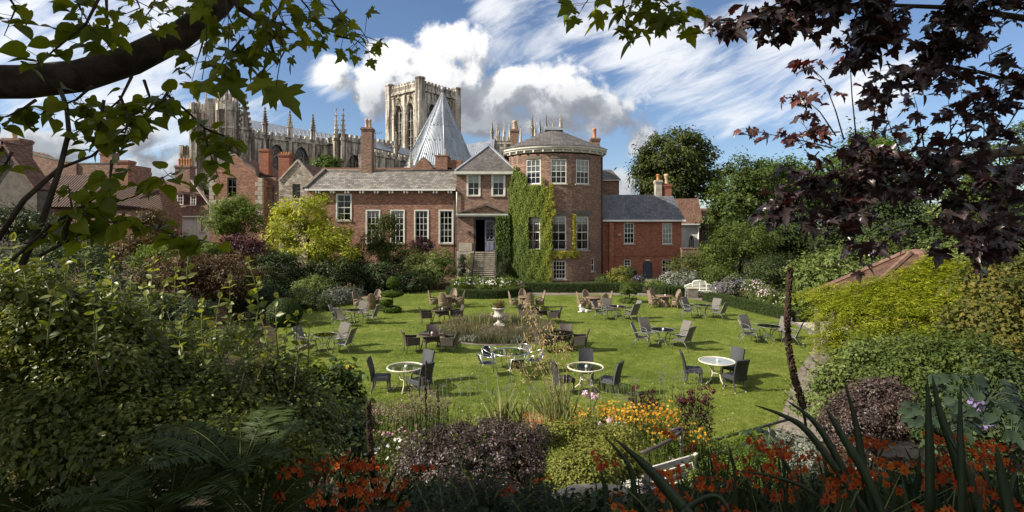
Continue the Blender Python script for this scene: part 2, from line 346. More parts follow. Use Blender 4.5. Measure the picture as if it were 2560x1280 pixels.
petal('petal_pink', (0.42, 0.14, 0.24), (0.60, 0.28, 0.38), (0.75, 0.50, 0.56))
petal('petal_blush', (0.62, 0.40, 0.50), (0.74, 0.56, 0.64), (0.82, 0.72, 0.76))
petal('petal_violet', (0.13, 0.085, 0.22), (0.22, 0.15, 0.33), (0.36, 0.28, 0.46))
petal('petal_maroon', (0.035, 0.006, 0.012), (0.075, 0.010, 0.022), (0.13, 0.02, 0.04))
petal('petal_sedum', (0.22, 0.13, 0.10), (0.36, 0.25, 0.20), (0.52, 0.41, 0.33))
petal('petal_rust', (0.14, 0.06, 0.03), (0.24, 0.10, 0.05), (0.33, 0.16, 0.08))
def lawn_mat():
    m_, b, q = mat('lawn', 0.8, 0.15)
    p = wpos(q)
    big = q.noise(p, 0.35, 5, 0.6); mid = q.noise(p, 2.6, 6, 0.65); fine = q.noise(q.mapping(p, scale=(1.0, 0.55, 1)), 22, 5, 0.75)
    f = q.m('ADD', q.m('MULTIPLY', big, 0.55), q.m('ADD', q.m('MULTIPLY', mid, 0.55), q.m('MULTIPLY', fine, 0.65)))
    col = q.ramp(q.sstep(f, 0.60, 1.12), [(0.0, (0.045, 0.075, 0.008)), (0.5, (0.108, 0.143, 0.018)), (1.0, (0.22, 0.235, 0.055))])
    q.put(b.inputs['Base Color'], col); bump(q, b, fine, 0.9, 0.03)
lawn_mat()
leaf_mat('grass_blade', s3((0.056, 0.082, 0.010), (0.120, 0.152, 0.020), (0.24, 0.255, 0.058)), 0.3)
def flag_mat():
    m_, b, q = mat('flagstone', 0.85, 0.2)
    p = wpos(q)
    bt = q.n.new('ShaderNodeTexBrick'); q.put(bt.inputs['Vector'], q.mapping(p, rot=(0, 0, R(35))))
    bt.inputs['Scale'].default_value = 1.0; bt.inputs['Brick Width'].default_value = 0.9; bt.inputs['Row Height'].default_value = 0.6; bt.inputs['Mortar Size'].default_value = 0.02
    bt.inputs['Color1'].default_value = (0.17, 0.145, 0.12, 1); bt.inputs['Color2'].default_value = (0.26, 0.23, 0.19, 1); bt.inputs['Mortar'].default_value = (0.09, 0.085, 0.05, 1)
    n = q.noise(p, 3, 7, 0.7)
    q.put(b.inputs['Base Color'], q.mix(1.0, bt.outputs[0], q.ramp(n, [(0.3, (0.6, 0.6, 0.6)), (0.7, (1.25, 1.2, 1.15))]), 'MULTIPLY'))
    bump(q, b, n, 0.4, 0.01)
flag_mat()
def gravel_mat():
    m_, b, q = mat('gravel', 0.9, 0.2)
    vo = q.node('ShaderNodeTexVoronoi', out=1, Vector=wpos(q), Scale=28.0)
    h = q.n.new('ShaderNodeSeparateColor'); q.put(h.inputs[0], vo)
    q.put(b.inputs['Base Color'], q.ramp(h.outputs[0], [(0.0, (0.28, 0.24, 0.18)), (1.0, (0.55, 0.50, 0.42))]))
gravel_mat()
M = MATS

# ---------------------------------------------------------------- mesh building helpers
def tag(o, label=None, cat=None, group=None, kind=None):
    if label: o['label'] = label
    if cat: o['category'] = cat
    if group: o['group'] = group
    if kind: o['kind'] = kind
    return o
def empty(name, label, cat, loc=(0, 0, 0), rz=0.0, group=None):
    o = bpy.data.objects.new(name, None); COL.objects.link(o); o.empty_display_size = 0.2
    o.location = loc; o.rotation_euler = (0, 0, rz)
    return tag(o, label, cat, group)
def link_mesh(name, me, material, parent=None, world=True):
    o = bpy.data.objects.new(name, me); COL.objects.link(o)
    if material is not None and not me.materials: me.materials.append(M[material] if isinstance(material, str) else material)
    if parent is not None:
        o.parent = parent
        if world:                                   # coordinates given in world space: undo the parents' placement
            mtx = Matrix()
            p = parent
            chain = []
            while p is not None: chain.append(p); p = p.parent
            for p in reversed(chain): mtx = mtx @ (p.matrix_parent_inverse @ p.matrix_basis)
            o.matrix_parent_inverse = mtx.inverted()
    return o
class MB:
    def __init__(s): s.v = []; s.f = []; s.sm = []
    def add(s, vs, fs, smooth=False):
        n = len(s.v); s.v.extend(tuple(q) for q in vs)
        for f in fs: s.f.append([i + n for i in f]); s.sm.append(smooth)
        return s
    def hexa(s, a):     # 8 corners: bottom 4 ccw, top 4 ccw
        return s.add(a, [(3, 2, 1, 0), (4, 5, 6, 7), (0, 1, 5, 4), (1, 2, 6, 5), (2, 3, 7, 6), (3, 0, 4, 7)])
    def box(s, x0, x1, y0, y1, z0, z1):
        return s.hexa([(x0, y0, z0), (x1, y0, z0), (x1, y1, z0), (x0, y1, z0), (x0, y0, z1), (x1, y0, z1), (x1, y1, z1), (x0, y1, z1)])
    def cbox(s, c, size, rz=0.0, top=1.0):
        hx, hy, hz = size[0] / 2, size[1] / 2, size[2] / 2
        ca, sa = math.cos(rz), math.sin(rz)
        pts = []
        for k, zz in ((1, -hz), (top, hz)):
            for a, b in ((-hx, -hy), (hx, -hy), (hx, hy), (-hx, hy)):
                a *= k; b *= k
                pts.append((c[0] + a * ca - b * sa, c[1] + a * sa + b * ca, c[2] + zz))
        return s.hexa(pts)
    def bar(s, a, b, w, h, up=Vector((0, 0, 1))):
        a, b = Vector(a), Vector(b); t = (b - a).normalized()
        if abs(t.dot(up)) > 0.98: up = Vector((0, 1, 0))
        e = t.cross(up).normalized() * (w / 2); n = e.cross(t).normalized() * (h / 2)
        return s.hexa([a - e - n, a + e - n, b + e - n, b - e - n, a - e + n, a + e + n, b + e + n, b - e + n])
    def tube(s, path, r, n=6, cap=True, smooth=True):
        P = [Vector(p) for p in path]; k = len(P)
        rs = [r] * k if isinstance(r, (int, float)) else list(r)
        t0 = (P[1] - P[0]).normalized(); ref = Vector((0, 0, 1)) if abs(t0.z) < 0.9 else Vector((1, 0, 0))
        e = t0.cross(ref).normalized(); vs = []
        for i in range(k):
            t = (P[min(i + 1, k - 1)] - P[max(i - 1, 0)])
            if t.length < 1e-9: t = t0
            t.normalize(); e = (e - t * e.dot(t))
            e = e.normalized() if e.length > 1e-6 else t.orthogonal().normalized()
            b = t.cross(e)
            for j in range(n):
                a = 2 * PI * j / n
                vs.append(P[i] + (e * math.cos(a) + b * math.sin(a)) * rs[i])
        fs = [(i * n + j, i * n + (j + 1) % n, (i + 1) * n + (j + 1) % n, (i + 1) * n + j) for i in range(k - 1) for j in range(n)]
        if cap: fs += [tuple(range(n))[::-1], tuple(range((k - 1) * n, k * n))]
        return s.add(vs, fs, smooth)
    def lathe(s, prof, c=(0, 0, 0), n=16, smooth=True, a0=0.0, sq=False):
        vs = []; k = len(prof)
        for r, z in prof:
            for j in range(n):
                a = a0 + 2 * PI * j / n
                vs.append((c[0] + r * math.cos(a), c[1] + r * math.sin(a), c[2] + z))
        fs = [(i * n + j, i * n + (j + 1) % n, (i + 1) * n + (j + 1) % n, (i + 1) * n + j) for i in range(k - 1) for j in range(n)]
        fs += [tuple(range(n))[::-1], tuple(range((k - 1) * n, k * n))]
        return s.add(vs, fs, smooth)
    def prism(s, pts, fn, d):
        """closed outline pts (u,w) mapped by fn(u,w,depth), extruded from depth 0 to d"""
        n = len(pts); vs = [fn(a, b, 0) for a, b in pts] + [fn(a, b, d) for a, b in pts]
        tri = tessellate_polygon([[Vector((a, b, 0)) for a, b in pts]])
        fs = [tuple(t) for t in tri] + [tuple(i + n for i in t)[::-1] for t in tri]
        fs += [(i, (i + 1) % n, n + (i + 1) % n, n + i) for i in range(n)]
        return s.add(vs, fs)
    def panel(s, outline, holes, fn, depth):
        """wall face with real openings: front tessellated around the holes, each hole lined back to depth"""
        loops = [outline] + holes
        tri = tessellate_polygon([[Vector((a, b, 0)) for a, b in lp] for lp in loops])
        flat = [p for lp in loops for p in lp]
        s.add([fn(a, b, 0) for a, b in flat], [tuple(t) for t in tri])
        for h in holes:
            n = len(h)
            s.add([fn(a, b, 0) for a, b in h] + [fn(a, b, depth) for a, b in h], [(i, (i + 1) % n, n + (i + 1) % n, n + i) for i in range(n)])
        return s
    def mesh(s, name):
        me = bpy.data.meshes.new(name); me.from_pydata(s.v, [], s.f)
        me.polygons.foreach_set('use_smooth', s.sm); me.update()
        return me
    def build(s, name, material, parent=None, world=True):
        return link_mesh(name, s.mesh(name), material, parent, world)
def rect(a, b, c, d): return [(a, c), (b, c), (b, d), (a, d)]
def arch(cx, w, z0, zs, rise=1.0, n=6):
    """pointed-arch outline: springing at zs, pointed rise"""
    pts = [(cx - w / 2, z0), (cx + w / 2, z0), (cx + w / 2, zs)]
    top = zs + w * rise
    for i in range(1, n): t = i / n; pts.append((cx + w / 2 * (1 - t) ** 0.9 * (1 + 0.35 * t) if t < 1 else cx, zs + (top - zs) * math.sin(t * PI / 2) ** 1.05))
    pts.append((cx, top))
    for i in range(n - 1, 0, -1): t = i / n; pts.append((cx - w / 2 * (1 - t) ** 0.9 * (1 + 0.35 * t), zs + (top - zs) * math.sin(t * PI / 2) ** 1.05))
    pts.append((cx - w / 2, zs))
    return pts

SHAPES = {}
def shape(name, pts, faces): SHAPES[name] = (np.array(pts, float), faces)
# leaf outlines: (across, along, lift)
shape('oval', [(0, 0, 0), (0.27, 0.42, 0.07), (0, 1, -0.05), (-0.27, 0.42, 0.07)], [(0, 1, 2), (0, 2, 3)])
shape('oval8', [(0, 0, 0), (0.22, 0.22, 0.05), (0.27, 0.5, 0.06), (0.15, 0.8, 0), (0, 1, -0.10), (-0.15, 0.8, 0), (-0.27, 0.5, 0.06), (-0.22, 0.22, 0.05), (0, 0.5, -0.02)],
      [(0, 1, 8), (1, 2, 8), (2, 3, 8), (3, 4, 8), (4, 5, 8), (5, 6, 8), (6, 7, 8), (7, 0, 8)])
shape('narrow', [(0, 0, 0), (0.10, 0.4, 0.02), (0, 1, -0.06), (-0.10, 0.4, 0.02)], [(0, 1, 2), (0, 2, 3)])
shape('blade', [(-0.035, 0, 0), (0.035, 0, 0), (0.025, 0.6, 0.06), (0, 1, 0.22), (-0.025, 0.6, 0.06)], [(0, 1, 2, 4), (4, 2, 3)])
shape('petal', [(0, 0, 0), (0.32, 0.55, 0.10), (0, 1, 0.05), (-0.32, 0.55, 0.10)], [(0, 1, 2, 3)])
shape('clump', [(0, 0, 0), (0.5, 0.3, 0.1), (0.28, 0.62, -0.05), (0, 1, 0.1), (-0.28, 0.62, -0.05), (-0.5, 0.3, 0.1)], [(0, 1, 2, 3, 4, 5)])
# lime-tree leaf: heart-shaped, toothed edge softened, folded along the midrib
hp = [(0, 0.04), (0.14, -0.06), (0.32, 0.02), (0.43, 0.22), (0.40, 0.45), (0.27, 0.70), (0.10, 0.90), (0, 1.05)]
pts_ = [(x, y, 0.30 * x - 0.35 * (y - 0.4) ** 2) for x, y in hp] + [(-x, y, 0.22 * x - 0.35 * (y - 0.4) ** 2) for x, y in hp[1:-1]] + [(0, 0.5, 0)]
nh = len(hp); ring = list(range(nh)) + list(range(2 * nh - 3, nh - 1, -1))
shape('heart', pts_, [(ring[i], ring[(i + 1) % len(ring)], len(pts_) - 1) for i in range(len(ring))])
# maple leaf: five pointed lobes with side teeth
mp = [(0, 0.0), (0.16, -0.08), (0.34, -0.02), (0.24, 0.10), (0.44, 0.14), (0.60, 0.30), (0.44, 0.36), (0.50, 0.52), (0.34, 0.46), (0.20, 0.44), (0.24, 0.66), (0.14, 0.74), (0.10, 0.86), (0, 1.05)]
pts_ = [(x, y, 0.22 * abs(x) - 0.50 * (abs(x) ** 2 + (y - 0.3) ** 2) + 0.08 * math.sin(7 * x)) for x, y in mp] + [(-x, y, 0.22 * abs(x) - 0.50 * (abs(x) ** 2 + (y - 0.3) ** 2) - 0.08 * math.sin(7 * x)) for x, y in mp[1:-1]] + [(0, 0.32, 0.0)]
nm = len(mp); ring = list(range(nm)) + list(range(2 * nm - 3, nm - 1, -1))
shape('maple', pts_, [(ring[i], ring[(i + 1) % len(ring)], len(pts_) - 1) for i in range(len(ring))])

class LB:
    """leaf batch: many small faces with their own place, facing, size and tint"""
    def __init__(s, sh='oval'): s.sh = sh; s.P = []; s.N = []; s.U = []; s.S = []; s.T = []
    def add(s, P, N, U, S, T):
        P = np.atleast_2d(np.asarray(P, float)); n = len(P)
        s.P.append(P); s.N.append(np.broadcast_to(np.asarray(N, float), (n, 3))); s.U.append(np.broadcast_to(np.asarray(U, float), (n, 3)))
        s.S.append(np.broadcast_to(np.asarray(S, float), (n,))); s.T.append(np.broadcast_to(np.asarray(T, float), (n,)))
    def build(s, name, material, parent=None, world=True):
        P = np.concatenate(s.P); N = np.concatenate(s.N); U = np.concatenate(s.U); S = np.concatenate(s.S); T = np.clip(np.concatenate(s.T), 0, 1)
        N = N / (np.linalg.norm(N, axis=1, keepdims=True) + 1e-9)
        U = U - N * (U * N).sum(1, keepdims=True); U = U / (np.linalg.norm(U, axis=1, keepdims=True) + 1e-9)
        A = np.cross(U, N); sh, fc = SHAPES[s.sh]; k = len(sh); n = len(P)
        V = P[:, None, :] + S[:, None, None] * (sh[None, :, 0:1] * A[:, None, :] + sh[None, :, 1:2] * U[:, None, :] + sh[None, :, 2:3] * N[:, None, :])
        ls = np.array([i for f in fc for i in f]); lt = np.array([len(f) for f in fc])
        me = bpy.data.meshes.new(name)
        me.vertices.add(n * k); me.vertices.foreach_set('co', V.astype(np.float32).ravel())
        L = (ls[None, :] + (np.arange(n) * k)[:, None]).ravel().astype(np.int32)
        me.loops.add(len(L)); me.loops.foreach_set('vertex_index', L)
        tot = np.tile(lt, n).astype(np.int32); st = np.concatenate([[0], np.cumsum(tot)[:-1]]).astype(np.int32)
        me.polygons.add(len(tot)); me.polygons.foreach_set('loop_start', st)
        me.update(calc_edges=True)
        at_ = me.attributes.new('tint', 'FLOAT', 'FACE'); at_.data.foreach_set('value', np.repeat(T, len(fc)).astype(np.float32))
        return link_mesh(name, me, material, parent, world)
def unit(a): return a / (np.linalg.norm(a, axis=-1, keepdims=True) + 1e-9)
def rdirs(rng, n): return unit(rng.normal(size=(n, 3)))
def fill_crown(lb, rng, env, nclump, cr, per, size, up=0.5, shell=0.55, tint=(0.15, 0.75), flat=0.75, droop=0.0, smin=None, mintop=None):
    """clumps of leaves through the volume of the ellipsoids env = [(centre, radii)], densest near the outside"""
    nclump = int(nclump * 0.62); per = int(per * 1.5); cr = cr * 1.22
    w = np.array([(r[0] * r[1] + r[1] * r[2] + r[0] * r[2]) for c, r in env]); w = w / w.sum()
    idx = rng.choice(len(env), nclump, p=w)
    cs = np.array([tuple(c) for c, r in env]); rs = np.array([tuple(r) for c, r in env])
    d_ = rdirs(rng, nclump); rad = shell + (1 - shell) * rng.random(nclump) ** 0.5
    rad = np.where(rng.random(nclump) < 0.25, rad * (1.02 + 0.12 * rng.random(nclump)), rad * 0.96) if shell < 0.9 else rad
    cc = cs[idx] + d_ * rad[:, None] * rs[idx]
    fr_ = rng.normal(size=(4, 3)) * 3.2; ph = rng.random(4) * 6.3; wav = np.sin(d_ @ fr_.T + ph + idx[:, None] * 1.7).sum(1) * 0.25
    cc = cs[idx] + (cc - cs[idx]) * (1 + (0.33 if shell < 0.9 else 0.0) * wav)[:, None]
    ok = cc[:, 2] > (smin if smin is not None else -9)
    cc, d_ = cc[ok], d_[ok]; nclump = len(cc)
    ct = tint[0] + (tint[1] - tint[0]) * rng.random(nclump)
    crs = cr * (0.45 + 1.0 * rng.random(nclump) ** 1.4)
    face = unit(d_ * 0.55 + np.array([-0.12, 0, up + 0.25]) + rng.normal(size=(nclump, 3)) * 0.32)
    o = rng.normal(size=(nclump, per, 3)) * 0.45
    o[..., 2] *= flat
    P = cc[:, None, :] + o * crs[:, None, None]
    P[..., 2] -= droop * np.abs(o[..., 0:1]).squeeze(-1) * crs[:, None]
    N = unit(face[:, None, :] * 0.95 + unit(o) * 0.55 + rng.normal(size=(nclump, per, 3)) * 0.32)
    U = unit(unit(o) + d_[:, None, :] * 0.5 + rng.normal(size=(nclump, per, 3)) * 0.5 + np.array([0, 0, -droop]))
    T = ct[:, None] + rng.normal(size=(nclump, per)) * 0.16
    S = size * (0.50 + 1.05 * rng.random((nclump, per)) ** 1.5)
    if shell < 0.9: P = np.where(rng.random((nclump, per, 1)) < 0.04, P + (d_[:, None, :] * 0.35 + rng.normal(size=(nclump, per, 3)) * 0.25) * crs[:, None, None], P)
    lb.add(P.reshape(-1, 3), N.reshape(-1, 3), U.reshape(-1, 3), S.ravel(), T.ravel())
    return cc
SEED = [11]
def rng_(): SEED[0] += 7; return np.random.default_rng(SEED[0])
def wob(path, rng, amt):
    return [Vector(p) + (Vector(rng.normal(size=3)) * amt if 0 < i < len(path) - 1 else Vector()) for i, p in enumerate(path)]
def lerp(a, b, t): return a + (b - a) * t
def plant(name, label, cat, base, env, mt, nclump, cr, per, size, trunk=0.0, bark='bark', sh='oval', group=None, limbs=5, crown='crown', trunkname='trunk', extra=None, **kw):
    """a tree or bush: tapered trunk with limbs reaching into the crown, and the crown of leaves"""
    r = rng_(); root = empty(name, label, cat, tuple(base), 0, group)
    lb = LB(sh); cc = fill_crown(lb, r, env, nclump, cr, per, size, **kw)
    lb.build(crown, mt, root)
    tb = MB(); c0 = Vector(env[0][0]); b = Vector(base)
    tr = trunk or max(0.02, 0.05 * env[0][1][0])
    mid = b.lerp(c0, 0.6); 
    tb.tube(wob([b - Vector((0, 0, 0.1)), b.lerp(mid, 0.35), b.lerp(mid, 0.7), mid, c0], r, tr * 0.5), [tr * 1.25, tr, tr * 0.85, tr * 0.7, tr * 0.35], 8)
    for k in r.choice(len(cc), min(limbs, len(cc)), replace=False):
        e = Vector(cc[k]); s_ = b.lerp(c0, 0.35 + 0.4 * r.random())
        tb.tube(wob([s_, s_.lerp(e, 0.4) + Vector((0, 0, 0.05 * (e - s_).length)), s_.lerp(e, 0.75), e], r, tr * 0.5), [tr * 0.5, tr * 0.35, tr * 0.22, tr * 0.06], 5)
    tb.build(trunkname, bark, root)
    if extra: extra(root, cc, r)
    return root

# ================================================================ THE SETTING: ground, lawn, paths
def ground():
    xs = np.concatenate([[-900, -300, -120, -60, -40], np.linspace(-30, 30, 61), [40, 60, 120, 300, 900]])
    ys = np.concatenate([[-60, -20, -6], np.linspace(-3, 14, 52), [18, 24, 32, 45, 60, 90, 150, 300, 700, 1600]])
    rg = np.random.default_rng(3)
    vs = []
    for y in ys:
        for x in xs:
            z = bank(x, y) + (rg.random() * 0.06 if y < 9 else 0) - 0.02
            vs.append((x, y, z))
    n = len(xs)
    mb = MB(); mb.add(vs, [(j * n + i, j * n + i + 1, (j + 1) * n + i + 1, (j + 1) * n + i) for j in range(len(ys) - 1) for i in range(n - 1)], True)
    return tag(mb.build('ground', 'soil'), kind='structure')
ground()
def sheet(name, pts, z, m):
    me = MB(); tri = tessellate_polygon([[Vector((a, b, 0)) for a, b in pts]])
    me.add([(a, b, z) for a, b in pts], [t if True else t for t in tri])
    o = me.build(name, m); return tag(o, kind='structure')
def smooth_loop(pts, k=6, closed=True):
    n = len(pts); out = []
    for i in range(n if closed else n - 1):
        p0, p1, p2, p3 = [Vector((*pts[(i + j - 1) % n if closed else min(max(i + j - 1, 0), n - 1)], 0)) for j in range(4)]
        for s_ in range(k):
            t = s_ / k
            out.append(tuple((0.5 * ((2 * p1) + (p2 - p0) * t + (2 * p0 - 5 * p1 + 4 * p2 - p3) * t * t + (3 * p1 - p0 - 3 * p2 + p3) * t ** 3)).xy))
    if not closed: out.append(tuple(pts[-1]))
    return out
def gp(px, py): q = gnd(px, py); return (q.x, q.y)
lawn_pts = [gp(700, 905), gp(690, 860), gp(700, 815), gp(745, 775), gp(890, 752), gp(1010, 730), gp(1120, 727), gp(1150, 745), gp(1240, 747), gp(1320, 738), gp(1450, 737), gp(1610, 739), gp(1690, 742),
            gp(1790, 760), gp(1900, 785), gp(1990, 814), gp(2027, 838), gp(2035, 868), gp(2012, 905), gp(1985, 950), gp(1965, 1010), gp(1935, 1075), gp(1850, 1100), (2.0, 10.2), (-2.0, 10.4), (-5.0, 12.5)]
LAWN = smooth_loop(lawn_pts, 5)
sheet('lawn', LAWN, 0.012, 'lawn')
inner = [gp(1290, 741), gp(1450, 738), gp(1610, 740), gp(1690, 743), gp(1790, 761), gp(1900, 786), gp(1990, 815), gp(2026, 839), gp(2034, 868), gp(2011, 905), gp(1984, 950), gp(1964, 1010), gp(1935, 1075)]
outer = [gp(1290, 729), gp(1450, 731), gp(1610, 733), gp(1700, 735), gp(1830, 757), gp(1985, 806), gp(2052, 838), gp(2085, 868), gp(2100, 900), gp(2085, 950), gp(2070, 1000), gp(2075, 1040), gp(2110, 1120)]
I_, O_ = smooth_loop(inner, 5, False), smooth_loop(outer, 5, False)
mb = MB(); nI = len(I_)
mb.add([(a, b, 0.02) for a, b in I_] + [(a, b, 0.02) for a, b in O_], [(i, i + 1, nI + i + 1, nI + i) for i in range(nI - 1)])
tag(mb.build('stone_path', 'flagstone'), kind='structure')
sheet('gravel_patch', [gp(1985, 806), gp(2045, 806), gp(2090, 800), gp(2130, 830), gp(2085, 848), gp(2050, 834)], 0.008, 'gravel')
tag(MB().box(12.6, 13.9, 38.5, 50.6, -0.02, 0.012).build('door_path', 'flagstone'), kind='structure')
# grass blades standing on the lawn
def grass():
    r = rng_(); P = np.array(LAWN); poly = P
    n = 330000
    y = 10.2 + (40 - 10.2) * r.random(n) ** 1.9
    x = (r.random(n) * 2 - 1) * (y * 0.62 + 1)
    x = x + 0.09 * y
    inside = np.zeros(n, bool); j = len(poly) - 1
    for i in range(len(poly)):
        xi, yi = poly[i]; xj, yj = poly[j]
        c = ((yi > y) != (yj > y)) & (x < (xj - xi) * (y - yi) / (yj - yi + 1e-12) + xi); inside ^= c; j = i
    bed = ((x + 0.68) ** 2 + (y - 24.5) ** 2) < 2.95 ** 2
    k = inside & ~bed; x, y = x[k], y[k]; n = len(x)
    lb = LB('blade')
    mottle = 0.5 + 0.10 * np.sin((x * 0.5 + y) * 1.3) + 0.13 * np.sin(x * 0.31 + 1.3 * np.sin(y * 0.23)) + 0.20 * np.sin(x * 1.1 + np.sin(y * 0.7) * 2) * np.sin(y * 0.9 + np.cos(x * 0.6) * 2)
    N = unit(np.stack([r.normal(size=n), r.normal(size=n), 0.25 + 0 * x], 1)); U = unit(np.stack([r.normal(size=n) * 0.5, r.normal(size=n) * 0.5, np.ones(n)], 1))
    lb.add(np.stack([x, y, np.full(n, 0.01)], 1), N, U, (0.035 + 0.035 * r.random(n)) * (1 + y / 60), mottle + r.normal(size=n) * 0.22)
    tag(lb.build('grass', 'grass_blade'), 'short green turf blades standing on the lawn', 'grass', kind='stuff')
    # fallen petals and daisies on the turf
    lb = LB('petal'); m = 420
    yy = 13 + 22 * r.random(m) ** 1.2; xx = (r.random(m) - 0.35) * np.interp(yy, [13, 20, 35], [9, 15, 17])
    lb.add(np.stack([xx, yy, np.full(m, 0.05)], 1), [0, 0, 1], rdirs(r, m) * [1, 1, 0.2], 0.035 + 0.03 * r.random(m), r.random(m))
    tag(lb.build('daisy_flowers', 'petal_white'), 'tiny white daisies and petals scattered over the lawn', 'daisies', kind='stuff')
grass()

# ================================================================ BUILDINGS
def fbox(mb, fn, u0, u1, z0, z1, d0, d1):
    return mb.hexa([fn(u0, z0, d0), fn(u1, z0, d0), fn(u1, z0, d1), fn(u0, z0, d1), fn(u0, z1, d0), fn(u1, z1, d0), fn(u1, z1, d1), fn(u0, z1, d1)])
def plane_fn(Y): return lambda u_, z, d_: (u_, Y + d_, z)
def seg_fn(a, b):
    """wall running from ground point a to b (x,y): u is metres along, depth goes away from the viewer"""
    a, b = Vector(a).to_2d() if len(a) > 2 else Vector(a), Vector(b).to_2d() if len(b) > 2 else Vector(b)
    t = (b - a).normalized(); n = Vector((-t.y, t.x))
    if n.dot(a) < 0: n = -n
    return lambda u_, z, d_: (a.x + t.x * u_ + n.x * d_, a.y + t.y * u_ + n.y * d_, z)
def sash(parent, fn, u0, u1, z0, z1, cols, rows, blind=0.0, sill=True, fr=0.07, m='white_paint', d0=0.05, surround=0.0, label=None, rows_at=None, curtain=False, sillm='sandstone', open_=0):
    mb = MB(); d1 = d0 + 0.07
    fbox(mb, fn, u0, u0 + fr, z0, z1, d0, d1); fbox(mb, fn, u1 - fr, u1, z0, z1, d0, d1)
    fbox(mb, fn, u0 + fr, u1 - fr, z1 - fr, z1, d0, d1); fbox(mb, fn, u0 + fr, u1 - fr, z0, z0 + fr * 1.2, d0, d1)
    iw, ih = (u1 - u0 - 2 * fr), (z1 - z0 - 2.2 * fr)
    for i in range(1, cols):
        c = u0 + fr + iw * i / cols; fbox(mb, fn, c - 0.02, c + 0.02, z0 + fr, z1 - fr, d0 + 0.015, d1 - 0.01)
    ra = rows_at or [i / rows for i in range(1, rows)]
    for t in ra:
        c = z0 + fr * 1.2 + ih * t; h = 0.035 if abs(t - 0.5) < 0.08 else 0.02
        fbox(mb, fn, u0 + fr, u1 - fr, c - h, c + h, d0 + 0.012, d1 - 0.012)
    if surround:
        fbox(mb, fn, u0 - surround, u0, z0 - surround * 0.4, z1 + surround, -0.05, d0 + 0.03); fbox(mb, fn, u1, u1 + surround, z0 - surround * 0.4, z1 + surround, -0.05, d0 + 0.03)
        fbox(mb, fn, u0, u1, z1, z1 + surround, -0.047, d0 + 0.03)
    w = mb.build('window', m, parent)
    if label: w['label'] = label
    gm = MB(); gm.add([fn(u0 + fr, z0 + fr, d0 + 0.035), fn(u1 - fr, z0 + fr, d0 + 0.035), fn(u1 - fr, z1 - fr, d0 + 0.035), fn(u0 + fr, z1 - fr, d0 + 0.035)], [(0, 1, 2, 3)])
    gm.build('pane', 'window_glass', w)
    if sill: fbox(MB(), fn, u0 - 0.12, u1 + 0.12, z0 - 0.12, z0 - 0.004, -0.10, d0 + 0.02).build('sill', sillm, w)
    if blind:
        zb = z1 - fr - (z1 - z0) * blind
        fbox(MB(), fn, u0 + fr * 0.6, u1 - fr * 0.6, zb, z1 - 0.02, d1 + 0.05, d1 + 0.065).build('blind', 'blind_fabric', w)
    if curtain:
        cm = MB(); k = 7
        for side in (0, 1):
            a = u0 + fr if side == 0 else u1 - fr - 0.28
            for i in range(k):
                x = a + 0.28 * i / k
                fbox(cm, fn, x, x + 0.03, z0 + 0.05, z1 - 0.05, d1 + 0.10 + 0.03 * (i % 2), d1 + 0.16 + 0.03 * (i % 2))
        cm.build('curtain', 'curtain_fabric', w)
    return w
def room(parent, x0, x1, y0, y1, z0, z1):
    """dark inside of a building: floor, ceiling, back and side walls"""
    mb = MB()
    mb.add([(x0, y0, z0), (x1, y0, z0), (x1, y1, z0), (x0, y1, z0), (x0, y0, z1), (x1, y0, z1), (x1, y1, z1), (x0, y1, z1)],
           [(0, 1, 2, 3), (4, 5, 6, 7), (1, 2, 6, 5), (2, 3, 7, 6), (3, 0, 4, 7)])
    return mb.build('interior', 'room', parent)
def chimney(parent, px0, px1, ytop, ybot, Y, m='brick_red', pots=((0.5, 'pot_clay', 0.5, 0.14),), depth=0.8, cap='brick_brown'):
    a = at(px0, ytop, Y); b = at(px1, ybot, Y)
    mb = MB(); w = b.x - a.x
    mb.box(a.x, b.x, Y, Y + depth, b.z, a.z - 0.36)
    mb.box(a.x - 0.05, b.x + 0.05, Y - 0.05, Y + depth + 0.05, a.z - 0.36, a.z - 0.22)
    mb.box(a.x - 0.09, b.x + 0.09, Y - 0.09, Y + depth + 0.09, a.z - 0.22, a.z - 0.08)
    mb.box(a.x - 0.02, b.x + 0.02, Y - 0.02, Y + depth + 0.02, a.z - 0.08, a.z)
    c = mb.build('chimney', m, parent)
    for t, pm, h, r in pots:
        MB().lathe([(r * 1.1, -0.02), (r * 1.05, 0.08), (r, 0.12), (r * 0.92, h * 0.75), (r * 1.12, h * 0.8), (r * 1.1, h * 0.92), (r * 0.8, h)], (a.x + w * t, Y + depth / 2, a.z), 10).build('chimney_pot', pm, c)
    return c
def slab(mb, pts, th=0.12):
    """roof slope with thickness: pts are the upper face corners"""
    P = [Vector(p) for p in pts]; n = (P[1] - P[0]).cross(P[2] - P[0]).normalized()
    if n.z < 0: n = -n
    k = len(P); lo = [p - n * th for p in P]
    mb.add(P + lo, [tuple(range(k)), tuple(range(k, 2 * k))[::-1]] + [(i, (i + 1) % k, k + (i + 1) % k, k + i) for i in range(k)])

